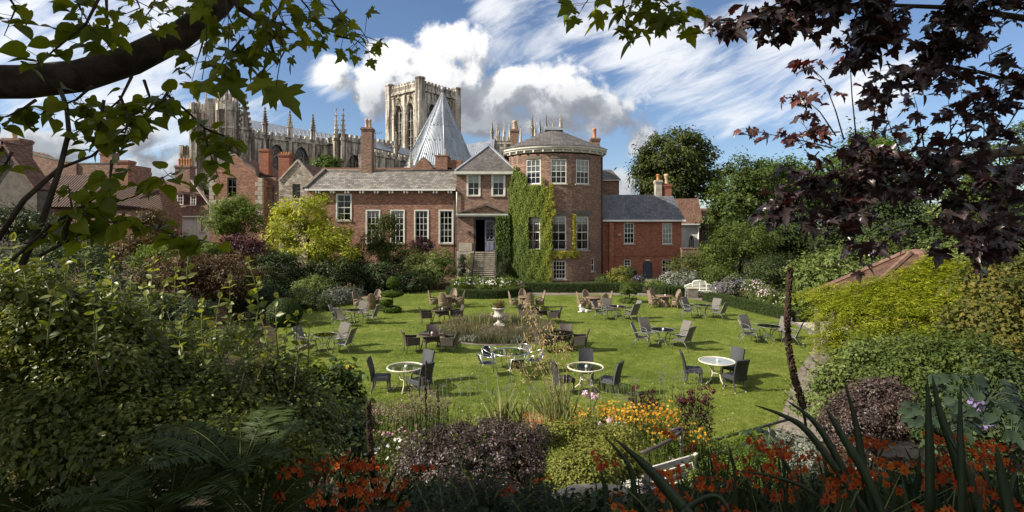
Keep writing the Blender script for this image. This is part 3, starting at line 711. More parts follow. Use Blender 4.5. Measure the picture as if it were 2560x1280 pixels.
# ---- long brick wing
def wing():
    Y = 50.0; x0, x1 = at(768, 0, Y).x, at(1140, 0, Y).x; ze = 8.72
    h = empty('brick_wing', 'long low red brick wing with stone slate roof and tall white windows', 'house', ((x0 + x1) / 2, Y + 4, 0))
    fn = plane_fn(Y); pz = lambda py: 5 + (570 - py) / 1280 * Y; pxx = lambda px: (px - 1280) / 1280 * Y
    wins = [(843, 877, 487, 551)] + [(a, a + 31.5, 527, 608) for a in (917, 978, 1038, 1099.5)]
    W_ = [(pxx(a), pxx(b), pz(d_), pz(c)) for a, b, c, d_ in wins]
    low = [(pxx(a), pxx(a + 30), 0.6, 1.9) for a in (925, 985, 1045)]
    mb = MB(); mb.panel(rect(x0, x1, 0, ze), [rect(a, b, c, d_) for a, b, c, d_ in W_], fn, 0.25)
    mb.panel([(Y, 0), (Y + 9, 0), (Y + 9, ze), (Y + 4.2, ze + 2.5), (Y, ze)], [], lambda u_, z, d_: (x0, u_, z), 0.2)
    mb.panel(rect(x0, x1, 0, ze), [], plane_fn(Y + 9), 0.2)
    mb.build('wall', 'brick_red', h)
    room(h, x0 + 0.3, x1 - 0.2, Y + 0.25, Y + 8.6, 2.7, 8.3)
    for i, q in enumerate(W_): sash(h, fn, *q, 2 if i == 0 else 3, 4 if i == 0 else 5, blind=(0.16 if i in (1, 2) else 0.0), surround=0.10, m='white_paint', d0=0.04)
    rf = MB(); yr = Y + 4.4; zr = 11.05
    slab(rf, [(x0 - 0.05, Y - 0.35, ze + 0.10), (x1, Y - 0.35, ze + 0.10), (x1, yr, zr), (x0 + 0.1, yr, zr)])
    slab(rf, [(x0 - 0.05, Y + 9.3, ze + 0.10), (x1, Y + 9.3, ze + 0.10), (x1, yr, zr - 0.01), (x0 + 0.1, yr, zr - 0.01)])
    roof = rf.build('roof', 'stone_slate', h)
    MB().tube([(x0, yr, zr + 0.04), (x1, yr, zr + 0.04)], 0.14, 8).build('ridge', 'dark_stone', roof)
    MB().bar((x0 - 0.1, Y - 0.45, ze + 0.14), (x0 + 0.05, yr, zr + 0.16), 0.34, 0.22).build('verge_coping', 'dark_stone', roof)
    MB().box(x0 - 0.05, x1, Y - 0.50, Y - 0.26, ze - 0.10, ze + 0.07).build('gutter', 'white_paint', h)
    bk = MB(); k = 0
    for i in range(10):
        c = pxx(797 + i * 36.5)
        for s_ in (-0.14, 0.14): bk.box(c + s_ - 0.07, c + s_ + 0.07, Y - 0.42, Y - 0.005, ze - 0.34, ze - 0.11)
    bk.box(x0 + 0.05, x1 - 0.05, Y - 0.28, Y - 0.005, ze - 0.11, ze + 0.0)
    bk.build('eaves_brackets', 'white_paint', h)
    MB().tube([(pxx(1136), Y - 0.12, ze), (pxx(1136), Y - 0.12, 0)], 0.055, 8).build('drainpipe', 'iron', h)
    c = chimney(h, 903, 929, 318, 432, yr - 0.5, 'brick_brown', ((0.38, 'pot_buff', 1.0, 0.19), (0.70, 'pot_buff', 0.95, 0.17)), 1.1)
    ae = MB(); p = at(938, 332, yr + 0.8); ae.tube([at(938, 432, yr + 0.8), p], 0.025, 5); ae.tube([p + Vector((-0.4, 0, -0.1)), p + Vector((0.7, 0.2, 0.05))], 0.015, 4)
    for i in range(6): q = p + Vector((-0.35 + i * 0.19, 0.06 * i - 0.1, -0.08 + 0.025 * i)); ae.tube([q + Vector((0, -0.22, 0.12)), q + Vector((0, 0.22, -0.12))], 0.012, 4)
    tag(ae.build('television_aerial', 'iron'), 'thin television aerial on a mast behind the wing chimney', 'aerial')
wing()

# ---- entrance block with porch and steps
def entrance():
    Y = 49.7; x0, x1 = at(1141, 0, Y).x, 0.35; ze = 10.35
    h = empty('entrance_block', 'brown brick entrance block with hipped slate roof and pedimented porch', 'house', ((x0 + x1) / 2, Y + 3, 0))
    fn = plane_fn(Y); pz = lambda py: 5 + (570 - py) / 1280 * Y; pxx = lambda px: (px - 1280) / 1280 * Y
    W_ = [(pxx(1170), pxx(1198), pz(489), pz(437)), (pxx(1232), pxx(1260), pz(489), pz(437))]
    door = (pxx(1184), pxx(1238), 2.68, 6.0)
    mb = MB(); mb.panel(rect(x0, x1, 0, ze), [rect(*q) for q in W_] + [rect(*door)], fn, 0.3)
    mb.panel(rect(Y, Y + 8, 0, ze), [], lambda u_, z, d_: (x0, u_, z), 0.2); mb.panel(rect(Y, Y + 8, 0, ze), [], lambda u_, z, d_: (x1, u_, z), 0.2)
    mb.panel(rect(x0, x1, 0, ze), [], plane_fn(Y + 8), 0.2)
    mb.build('wall', 'brick_brown', h)
    room(h, x0 + 0.2, x1 - 0.2, Y + 0.3, Y + 7.6, 2.60, 6.5); room(h, x0 + 0.2, x1 - 0.2, Y + 0.3, Y + 7.6, 6.6, ze - 0.1)
    for q in W_: sash(h, fn, *q, 2, 3, blind=0.36, surround=0.13, d0=0.02)
    cx = (x0 + x1) / 2; ap = Vector((pxx(1219), Y + 3.2, at(0, 364, Y + 3.2).z))
    rf = MB(); e = 0.35
    A, B = Vector((x0 - 0.1, Y - e, ze + 0.15)), Vector((x1 + 0.1, Y - e, ze + 0.15)); Cc, D = Vector((x1 + 0.1, Y + 8.2, ze + 0.15)), Vector((x0 - 0.1, Y + 8.2, ze + 0.15)); ap2 = ap + Vector((0, 3, 0))
    for f in ([A, B, ap], [B, Cc, ap2, ap], [D, A, ap, ap2], [Cc, D, ap2]): slab(rf, f)
    roof = rf.build('roof', 'slate', h)
    hp_ = MB()
    for q in (A, B): hp_.bar(q + Vector((0, 0, 0.03)), ap + Vector((0, 0, 0.05)), 0.26, 0.10)
    hp_.tube([ap, ap2], 0.12, 8); hp_.build('hip_flashing', 'lead', roof)
    MB().box(x0 - 0.15, x1 + 0.1, Y - 0.52, Y - 0.25, ze - 0.16, ze + 0.10).box(x0, x1, Y - 0.27, Y - 0.004, ze - 0.22, ze - 0.03).build('cornice', 'cream_trim', h)
    # porch pediment of brick under a stone coping
    pc = MB(); zc = 6.25; a, b, t = pxx(1141), pxx(1268), Vector((pxx(1214), 0, 7.25))
    pc.prism([(a + 0.4, zc + 0.16), (b - 0.1, zc + 0.16), (t.x, 7.12)], plane_fn(Y - 0.22), 0.2); p_ = pc.build('pediment', 'brick_brown', h)
    k = MB(); k.bar((a + 0.15, Y - 0.30, zc + 0.2), (t.x, Y - 0.30, 7.26), 0.5, 0.13); k.bar((b, Y - 0.30, zc + 0.2), (t.x + 0.01, Y - 0.301, 7.255), 0.49, 0.13); k.build('coping', 'dark_stone', p_)
    MB().box(a, b + 0.1, Y - 0.52, Y - 0.003, zc - 0.04, zc + 0.13).box(a + 0.04, b + 0.06, Y - 0.36, Y - 0.003, zc - 0.16, zc - 0.04).build('porch_cornice', 'sage_trim', h)
    # doorway: frame, one leaf standing open with octagon glazing
    fm = MB(); fbox(fm, fn, door[0], door[0] + 0.22, door[2], door[3], 0.0, 0.2); fbox(fm, fn, door[1] - 0.12, door[1], door[2], door[3], 0.0, 0.2); fbox(fm, fn, door[0] + 0.22, door[1] - 0.12, door[3] - 0.2, door[3], 0.0, 0.2); fm.build('door_frame', 'iron', h)
    d0_, d1_ = pxx(1212), pxx(1236); dm = MB(); dz0, dz1 = 2.72, 5.78; zt = 3.75
    fbox(dm, fn, d0_, d0_ + 0.10, dz0, dz1, 0.24, 0.30); fbox(dm, fn, d1_ - 0.10, d1_, dz0, dz1, 0.24, 0.30); fbox(dm, fn, d0_ + 0.1, d1_ - 0.1, dz0, zt, 0.25, 0.29); fbox(dm, fn, d0_ + 0.1, d1_ - 0.1, dz1 - 0.12, dz1, 0.24, 0.30)
    for s_ in (0, 1): c = d0_ + 0.14 + s_ * 0.38; fbox(dm, fn, c, c + 0.28, dz0 + 0.12, zt - 0.12, 0.225, 0.25)
    r_ = 0.185
    for i in range(2):
        for j in range(5):
            c = Vector((d0_ + 0.10 + r_ + i * 2 * r_ * 0.98, 0, zt + 0.12 + r_ + j * 2 * r_))
            P = [Vector((c.x + r_ * math.cos(q), Y + 0.27, c.z + r_ * math.sin(q))) for q in np.linspace(PI / 8, 2 * PI + PI / 8, 9)]
            dm.tube(P, 0.028, 4, smooth=False)
    dl = dm.build('door', 'door_grey', h)
    MB().add([fn(d0_ + 0.1, zt, 0.275), fn(d1_ - 0.1, zt, 0.275), fn(d1_ - 0.1, dz1 - 0.1, 0.275), fn(d0_ + 0.1, dz1 - 0.1, 0.275)], [(0, 1, 2, 3)]).build('pane', 'window_glass', dl)
    MB().box(pxx(1147), pxx(1180), Y - 0.12, Y - 0.002, 2.75, 3.55).box(x0 + 0.02, pxx(1186), Y - 0.10, Y - 0.003, 0, 2.74).build('stone_plinth', 'sandstone', h)
    MB().box(pxx(1167), pxx(1172), Y - 0.2, Y, 4.45, 4.75).build('meter_box', 'dark_stone', h)
    MB().tube([(x0 + 0.05, Y - 0.15, 8.5), (x0 + 0.05, Y - 0.15, 6.4)], 0.05, 8).build('drainpipe', 'white_paint', h)
    # steps down into the garden
    sx0, sx1 = pxx(1187), pxx(1242); st = empty('garden_steps', 'straight flight of stone steps with iron handrails below the open porch door', 'steps', ((sx0 + sx1) / 2, Y - 2.5, 0))
    n = 16; tm = MB(); rm = MB(); y0 = Y - 0.35
    for i in range(n):
        zt_ = 2.68 - (i + 1) * 2.68 / n; yy = y0 - i * 0.27
        tm.box(sx0, sx1, yy - 0.30, yy, zt_ + 2.68 / n - 0.055, zt_ + 2.68 / n)
        rm.box(sx0 + 0.02, sx1 - 0.02, yy - 0.24, yy - 0.005, 0, zt_ + 2.68 / n - 0.058)
    tm.box(sx0 - 0.5, sx1 + 0.2, Y - 0.35, Y + 0.3, 2.58, 2.68); rm.box(sx0 - 0.4, sx1 + 0.1, Y - 0.3, Y - 0.004, 0, 2.577)
    tm.build('treads', 'sandstone', st); rm.build('riser_block', 'dark_stone', st)
    for s_ in (sx0 + 0.06, sx1 - 0.06):
        q = MB(); yb = y0 - 15 * 0.27
        q.tube([(s_, Y - 0.3, 3.6), (s_, y0 - 0.1, 3.6), (s_, yb, 1.1), (s_, yb - 0.2, 1.05)], 0.03, 6)
        for i in range(0, 16): yy = y0 - 0.1 - i * 0.27; zz = 2.68 - i * 2.68 / n; q.tube([(s_, yy, zz - 0.05), (s_, yy, zz + 0.86)], 0.014, 5)
        q.build('handrail', 'iron', st)
entrance()

# ---- bow-fronted tower
BC = Vector((4.25, 53.0)); BR = 5.36
def bow_fn(a, z, d_): q = R(a); return (BC.x + (BR - d_) * math.sin(q), BC.y - (BR - d_) * math.cos(q), z)
def chord_fn(a0, a1):
    p, q = Vector(bow_fn(a0, 0, 0)), Vector(bow_fn(a1, 0, 0)); t = (q - p).normalized(); n = Vector((-t.y, t.x, 0))
    if n.y < 0: n = -n
    L = (q - p).length
    return (lambda u_, z, d_: tuple(p + t * u_ + n * d_ + Vector((0, 0, z)))), L
def bow():
    h = empty('bow_tower', 'tall bow fronted brown brick tower with white cornice and low slate roof', 'house', (BC.x, 52, 0))
    ze = 11.95; A = 58.0
    hw = 7.9
    ops = []
    for c in (-25, 1.0, 27): ops.append((c - hw, c + hw, 9.12, 11.45))
    for c in (-25.5, 1.0, 27): ops.append((c - hw, c + hw, 2.92, 6.1))
    ops.append((-2.0 - 3.0, 8.2, 0.25, 1.95)); ops.append((38, 42.5, 0.85, 2.1))
    us = sorted(set([-A, A] + [q for o in ops for q in o[:2]] + list(np.linspace(-A, A, 25)))); zs = sorted(set([0, ze] + [q for o in ops for q in o[2:]]))
    mb = MB()
    for i in range(len(us) - 1):
        for j in range(len(zs) - 1):
            cu, cz = (us[i] + us[i + 1]) / 2, (zs[j] + zs[j + 1]) / 2
            if any(o[0] < cu < o[1] and o[2] < cz < o[3] for o in ops): continue
            mb.add([bow_fn(us[i], zs[j], 0), bow_fn(us[i + 1], zs[j], 0), bow_fn(us[i + 1], zs[j + 1], 0), bow_fn(us[i], zs[j + 1], 0)], [(0, 1, 2, 3)])
    for o in ops:
        for (a, b, c, d_) in ((o[0], o[1], o[2], o[2]), (o[0], o[1], o[3], o[3]), (o[0], o[0], o[2], o[3]), (o[1], o[1], o[2], o[3])):
            mb.add([bow_fn(a, c, 0), bow_fn(b, d_, 0), bow_fn(b, d_, 0.3), bow_fn(a, c, 0.3)], [(0, 1, 2, 3)])
    eL, eR = Vector(bow_fn(-A, 0, 0)), Vector(bow_fn(A, 0, 0))
    for e in (eL, eR): mb.panel(rect(e.y, 58, 0, ze), [], lambda u_, z, d_, x=e.x: (x, u_, z), 0.2)
    mb.panel(rect(eL.x, eR.x, 0, ze), [], plane_fn(58), 0.2)
    mb.build('wall', 'brick_brown', h)
    for z0, z1 in ((2.6, 6.5), (6.6, 8.4), (8.5, 11.8), (0.05, 2.5)):
        q = MB(); k = 24; P = [bow_fn(a, 0, 0.35) for a in np.linspace(-A, A, k)] + [(eR.x - 0.1, 57.5, 0), (eL.x + 0.1, 57.5, 0)]; n = len(P)
        q.add([(p[0], p[1], z0) for p in P] + [(p[0], p[1], z1) for p in P], [tuple(range(n)), tuple(range(n, 2 * n))] + [(i, (i + 1) % n, n + (i + 1) % n, n + i) for i in range(k - 1, n)])
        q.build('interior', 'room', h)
    for i, o in enumerate(ops):
        fn, L = chord_fn(o[0], o[1]); e = 0.04
        if i < 3: sash(h, fn, 0.01, L - 0.01, o[2] + 0.01, o[3] - 0.01, 3, 4, blind=(0.55, 0.40, 0.46)[i], d0=0.03, fr=0.08)
        elif i < 6:
            sash(h, fn, 0.01, L - 0.01, o[2] + 0.01, o[3] - 0.01, 2, 4, blind=0.15, d0=0.10, fr=0.11, rows_at=(0.27, 0.53, 0.80), curtain=(i != 4), sill=True)
            rl = MB(); z0 = o[2] + 0.02; z1 = z0 + 0.85
            for z in (z0 + 0.06, z1): rl.tube([fn(-0.1, z, -0.16), fn(L + 0.1, z, -0.16)], 0.018, 5)
            for k in range(15): rl.tube([fn(-0.1 + (L + 0.2) * k / 14, z0, -0.16), fn(-0.1 + (L + 0.2) * k / 14, z1, -0.16)], 0.010, 4)
            for u_ in (-0.1, L + 0.1): rl.tube([fn(u_, z1, -0.16), fn(u_, z1, 0.05)], 0.014, 4); rl.tube([fn(u_, z0 + 0.06, -0.16), fn(u_, z0 + 0.06, 0.05)], 0.014, 4)
            rl.build('balcony_rail', 'iron', h)
        elif i == 6: sash(h, fn, 0.01, L - 0.01, o[2], o[3], 4, 4, d0=0.05, fr=0.08, blind=0.0, curtain=False)
        else: sash(h, fn, 0.005, L - 0.005, o[2], o[3], 1, 2, d0=0.03, fr=0.06)
    bands = MB()
    for (a, b, z0, z1) in ((-33.5, -16.0, 11.47, 11.75), (-8.5, 10.5, 11.47, 11.75), (17, 37, 11.47, 11.75), (-36, -13, 6.13, 6.62), (-9, 11, 6.13, 6.62), (15, 40, 6.13, 6.62)):
        k = 6; v = []
        for t in np.linspace(a, b, k): v += [bow_fn(t, z0, -0.02), bow_fn(t, z1, -0.02)]
        bands.add(v, [(2 * i, 2 * i + 2, 2 * i + 3, 2 * i + 1) for i in range(k - 1)])
    bands.build('lintels', 'dark_stone', h)
    # cornice following the bow
    cm = MB(); prof = [(-0.02, ze + 0.12), (-0.10, ze + 0.15), (-0.12, ze + 0.30), (-0.34, ze + 0.36), (-0.36, ze + 0.46), (-0.46, ze + 0.52), (-0.48, ze + 0.70), (-0.42, ze + 0.74), (0.3, ze + 0.74)]
    ks = np.linspace(-A - 2, A + 2, 33); v = [bow_fn(a, z, d_) for a in ks for d_, z in prof]; m_ = len(prof)
    cm.add(v, [(i * m_ + j, (i + 1) * m_ + j, (i + 1) * m_ + j + 1, i * m_ + j + 1) for i in range(32) for j in range(m_ - 1)])
    for e, s_ in ((eL, -1), (eR, 1)): cm.box(min(e.x, e.x + 0.5 * s_), max(e.x, e.x + 0.5 * s_), e.y + 0.2, 58, ze + 0.3, ze + 0.74)
    for a in np.linspace(-52, 52, 12): cm.add([bow_fn(a + q, z, d_) for z in (ze + 0.14, ze + 0.35) for d_ in (-0.11, -0.32) for q in (-0.8, 0.8)], [(0, 1, 3, 2), (4, 5, 7, 6), (2, 3, 7, 6), (0, 2, 6, 4), (1, 3, 7, 5)])
    cm.build('cornice', 'cream_trim', h)
    # roof: slopes gathered from the curved eaves to a short lead-capped flat
    rf = MB(); zt = 15.0; cap = [Vector((BC.x + 0.85 * math.sin(R(a)), BC.y - 0.7 * math.cos(R(a)), zt)) for a in ks]
    ev = [Vector(bow_fn(a, ze + 0.72, -0.55)) for a in ks]; n = len(ks)
    rf.add(ev + cap, [(i, i + 1, n + i + 1, n + i) for i in range(n - 1)])
    back = [Vector((eL.x - 0.4, 58.3, ze + 0.72)), Vector((eR.x + 0.4, 58.3, ze + 0.72)), Vector((BC.x + 0.85, 54, zt)), Vector((BC.x - 0.85, 54, zt))]
    rf.add([ev[0], back[0], back[3], cap[0]], [(0, 1, 2, 3)]); rf.add([ev[-1], back[1], back[2], cap[-1]], [(0, 1, 2, 3)]); rf.add(back, [(0, 1, 2, 3)])
    roof = rf.build('roof', 'slate', h)
    MB().cbox((BC.x, BC.y + 0.3, zt + 0.06), (1.9, 2.6, 0.20)).cbox((BC.x, BC.y + 0.3, zt + 0.24), (1.5, 2.2, 0.22)).build('lead_cap', 'lead', roof)
    chimney(h, 1478, 1500, 344, 385, 54.5, 'brick_brown', ((0.45, 'pot_clay', 1.1, 0.20),), 1.0)
    chimney(h, 1277, 1296, 322, 400, 56.0, 'brick_brown', ((0.5, 'pot_buff', 1.0, 0.22),), 1.0)
    MB().tube([bow_fn(57, 11.9, -0.08), bow_fn(57, 0, -0.08)], 0.06, 8).build('drainpipe', 'iron', h)
    # small rear block seen over the annex
    q = empty('rear_brick_block', 'small brick block with hipped slate roof peeping beside the bow tower', 'house', (at(1528, 0, 57).x, 59, 0))
    a, b = at(1507, 449, 57), at(1548, 449, 57)
    MB().box(a.x, b.x, 57, 61, 5, a.z).build('wall', 'brick_brown', q)
    rm = MB(); t = at(1507, 424, 59); zz = a.z
    slab(rm, [(a.x, 56.8, zz), (b.x + 0.15, 56.8, zz), (b.x - 0.5, 59, t.z), (a.x, 59, t.z)]); slab(rm, [(b.x + 0.15, 56.8, zz), (b.x + 0.15, 61.2, zz), (b.x - 0.5, 59, t.z)]); rm.build('roof', 'slate', q)
    MB().box(a.x, b.x + 0.12, 56.75, 56.98, zz - 0.14, zz - 0.02).build('gutter', 'cream_trim', q)
bow()

# ---- annex on the right
def annex():
    Y = 51.0; pxx = lambda px: (px - 1280) / 1280 * Y; pz = lambda py: 5 + (570 - py) / 1280 * Y
    x0, x1 = pxx(1503), pxx(1704); ze = pz(551)
    h = empty('brick_annex', 'two storey orange brick annex with blue slate roof and dark blue door', 'house', ((x0 + x1) / 2, Y + 3, 0))
    fn = plane_fn(Y)
    W_ = [(pxx(1560), pxx(1585.5), pz(609), pz(557)), (pxx(1656), pxx(1680.5), pz(610), pz(558)), (pxx(1560), pxx(1577), pz(680), pz(649)), (pxx(1655), pxx(1679.5), pz(687), pz(649))]
    door = (pxx(1607), pxx(1631), 0.0, pz(654))
    darc = [(door[0], 0), (door[1], 0), (door[1], door[3] - 0.2), ((door[0] + door[1]) / 2 + 0.2, door[3]), ((door[0] + door[1]) / 2 - 0.2, door[3]), (door[0], door[3] - 0.2)]
    mb = MB(); mb.panel(rect(x0, x1, 0, ze), [rect(*q) for q in W_] + [[(a, max(b, 0.001)) for a, b in darc]], fn, 0.22)
    yr = Y + 3.6; zr = 5 + (570 - 487) / 1280 * yr
    mb.panel([(Y, 0), (Y + 7.2, 0), (Y + 7.2, ze), (yr, zr - 0.1), (Y, ze)], [], lambda u_, z, d_: (x1, u_, z), 0.2)
    mb.panel(rect(x0, x1, 0, ze), [], plane_fn(Y + 7.2), 0.2)
    mb.build('wall', 'brick_orange', h)
    MB().box(x0 + 0.75, x0 + 1.2, Y - 0.32, Y - 0.003, 0, ze - 0.2).build('pilaster', 'brick_orange', h)
    MB().box(x0, x1, Y - 0.05, Y - 0.002, pz(640), pz(637)).build('string_course', 'brick_orange', h)
    room(h, x0 + 0.2, x1 - 0.2, Y + 0.25, Y + 6.8, 2.4, ze); room(h, x0 + 0.2, x1 - 0.2, Y + 0.25, Y + 6.8, 0.02, 2.3)
    for i, q in enumerate(W_): sash(h, fn, *q, (3, 3, 2, 3)[i], (4, 4, 4, 2)[i], blind=(0, 0.9, 0, 0)[i], d0=0.05, fr=0.07)
    dm = MB(); dm.prism([(a, b) for a, b in darc], lambda u_, z, d_: (u_, Y + 0.12 + d_, z), 0.06)
    for i in range(2):
        for z0, z1 in ((0.25, 0.95), (1.1, 1.9)): fbox(dm, fn, door[0] + 0.1 + i * 0.42, door[0] + 0.42 + i * 0.42, z0, z1, 0.10, 0.13)
    dl = dm.build('door', 'door_blue', h)
    MB().lathe([(0.0, 0), (0.035, 0.01), (0.035, 0.05), (0.0, 0.06)], (door[0] + 0.12, Y + 0.09, 1.05), 8).build('handle', 'iron', dl)
    MB().box((door[0] + door[1]) / 2 - 0.2, (door[0] + door[1]) / 2 + 0.2, Y - 0.12, Y - 0.002, door[3] + 0.08, door[3] + 0.2).build('door_lamp', 'white_paint', h)
    MB().box(pxx(1544), pxx(1552), Y - 0.2, Y - 0.002, pz(589), pz(584)).build('lamp', 'sandstone', h)
    rf = MB(); slab(rf, [(x0 - 0.1, Y - 0.35, ze + 0.1), (x1 + 0.22, Y - 0.35, ze + 0.1), (x1 + 0.22, yr, zr), (x0 - 0.1, yr, zr)]); slab(rf, [(x0 - 0.1, Y + 7.5, ze + 0.1), (x1 + 0.22, Y + 7.5, ze + 0.1), (x1 + 0.22, yr, zr), (x0 - 0.1, yr, zr)])
    rf.build('roof', 'blue_slate', h)
    g_ = MB(); g_.box(x0 - 0.3, x1 + 0.25, Y - 0.50, Y - 0.33, ze - 0.12, ze + 0.06); g_.box(x0, x1 + 0.1, Y - 0.33, Y - 0.004, ze - 0.12, ze - 0.06); g_.prism([(Y - 0.5, ze - 0.12), (Y + 1.6, ze - 0.12), (Y + 1.6, ze + 1.15), (Y + 1.3, ze + 1.1), (Y - 0.5, ze + 0.2)], lambda u_, z, d_: (x0 - 0.30 + d_, u_, z), 0.12); g_.build('gutter', 'white_paint', h)
    chimney(h, 1640, 1655, 450, 492, yr - 0.3, 'sandstone', ((0.5, 'pot_clay', 0.65, 0.17),), 0.7)
    chimney(h, 1660, 1679, 460, 500, yr - 0.2, 'brick_orange', ((0.45, 'pot_buff', 1.1, 0.22),), 0.8)
annex()

# ---- tiled house behind, on the right
def rear_house():
    Y = 62.0; A = lambda px, py, y=Y: at(px, py, y)
    h = empty('tiled_house', 'white and brick house with steep brown tiled roofs behind the annex', 'house', (A(1730, 0).x, Y + 4, 0))
    fn = plane_fn(Y); pxx = lambda px: (px - 1280) / 1280 * Y; pz = lambda py: 5 + (570 - py) / 1280 * Y
    w = arch(pxx(1729.5), pxx(1737) - pxx(1722), pz(628), pz(602), 0.9)
    mb = MB(); mb.panel(rect(pxx(1680), pxx(1745), 0, pz(560)), [w], fn, 0.3); mb.panel(rect(Y, Y + 6, 0, pz(560)), [], lambda u_, z, d_: (pxx(1745), u_, z), .1); mb.build('white_wall', 'white_render', h)
    wf = MB(); wf.tube([fn(a, b, 0.1) for a, b in w] + [fn(*w[0], 0.1)], 0.07, 4)
    for i in (1, 2): c = lerp(w[0][0], w[1][0], i / 3); wf.box(c - 0.025, c + 0.025, Y + 0.08, Y + 0.12, pz(628), pz(596))
    for z in (618, 610, 603): wf.box(w[0][0], w[1][0], Y + 0.08, Y + 0.118, pz(z) - 0.025, pz(z) + 0.025)
    q = wf.build('arched_window', 'white_paint', h); MB().prism(w, lambda u_, z, d_: (u_, Y + 0.16 + d_, z), 0.02).build('pane', 'leaded_glass', q)
    Y2 = Y + 1.5; fn2 = plane_fn(Y2); x2 = lambda px: (px - 1280) / 1280 * Y2; z2 = lambda py: 5 + (570 - py) / 1280 * Y2
    wr = (x2(1757), x2(1773), z2(603), z2(577))
    mb = MB(); mb.panel(rect(x2(1740), x2(1795), 0, z2(568)), [rect(*wr)], fn2, 0.2); mb.build('brick_wall', 'brick_red', h)
    room(h, x2(1740), x2(1795), Y2 + 0.3, Y2 + 4, 1, 6); sash(h, fn2, *wr, 3, 3, d0=0.03, fr=0.06)
    MB().tube([(pxx(1746), Y - 0.05, pz(560)), (pxx(1746), Y - 0.05, 1)], 0.06, 6).build('drainpipe', 'white_paint', h)
    rf = MB(); ap = at(1688, 497, Y + 3.5); ap1 = at(1746, 496, Y + 3.5)
    slab(rf, [(pxx(1670), Y - 0.3, pz(560)), (pxx(1756), Y - 0.3, pz(558)), tuple(ap1), (pxx(1660), ap.y, ap.z)])
    b0 = at(1745, 521, Y + 4.5); b1 = at(1800, 521, Y + 4.5); slab(rf, [(x2(1736), Y2 - 0.3, z2(566)), (x2(1800), Y2 - 0.3, z2(566)), tuple(b1), tuple(b0)])
    rf.build('roof', 'clay_tile', h)
    MB().box(pxx(1690), pxx(1748), Y - 0.42, Y - 0.3, pz(562) - 0.02, pz(560) + 0.05).build('gutter', 'white_paint', h)
    wl = MB(); p = at(1705, 625, 50); q = at(1753, 652, 50); wl.box(p.x, q.x, 50, 50.4, 0, p.z + 0.1); wl.box(p.x - 0.05, q.x + 0.05, 49.95, 50.45, p.z + 0.1, p.z + 0.2)
    tag(wl.build('garden_wall', 'brick_brown'), 'low dark brick garden wall in front of the white rear house', 'wall')
rear_house()

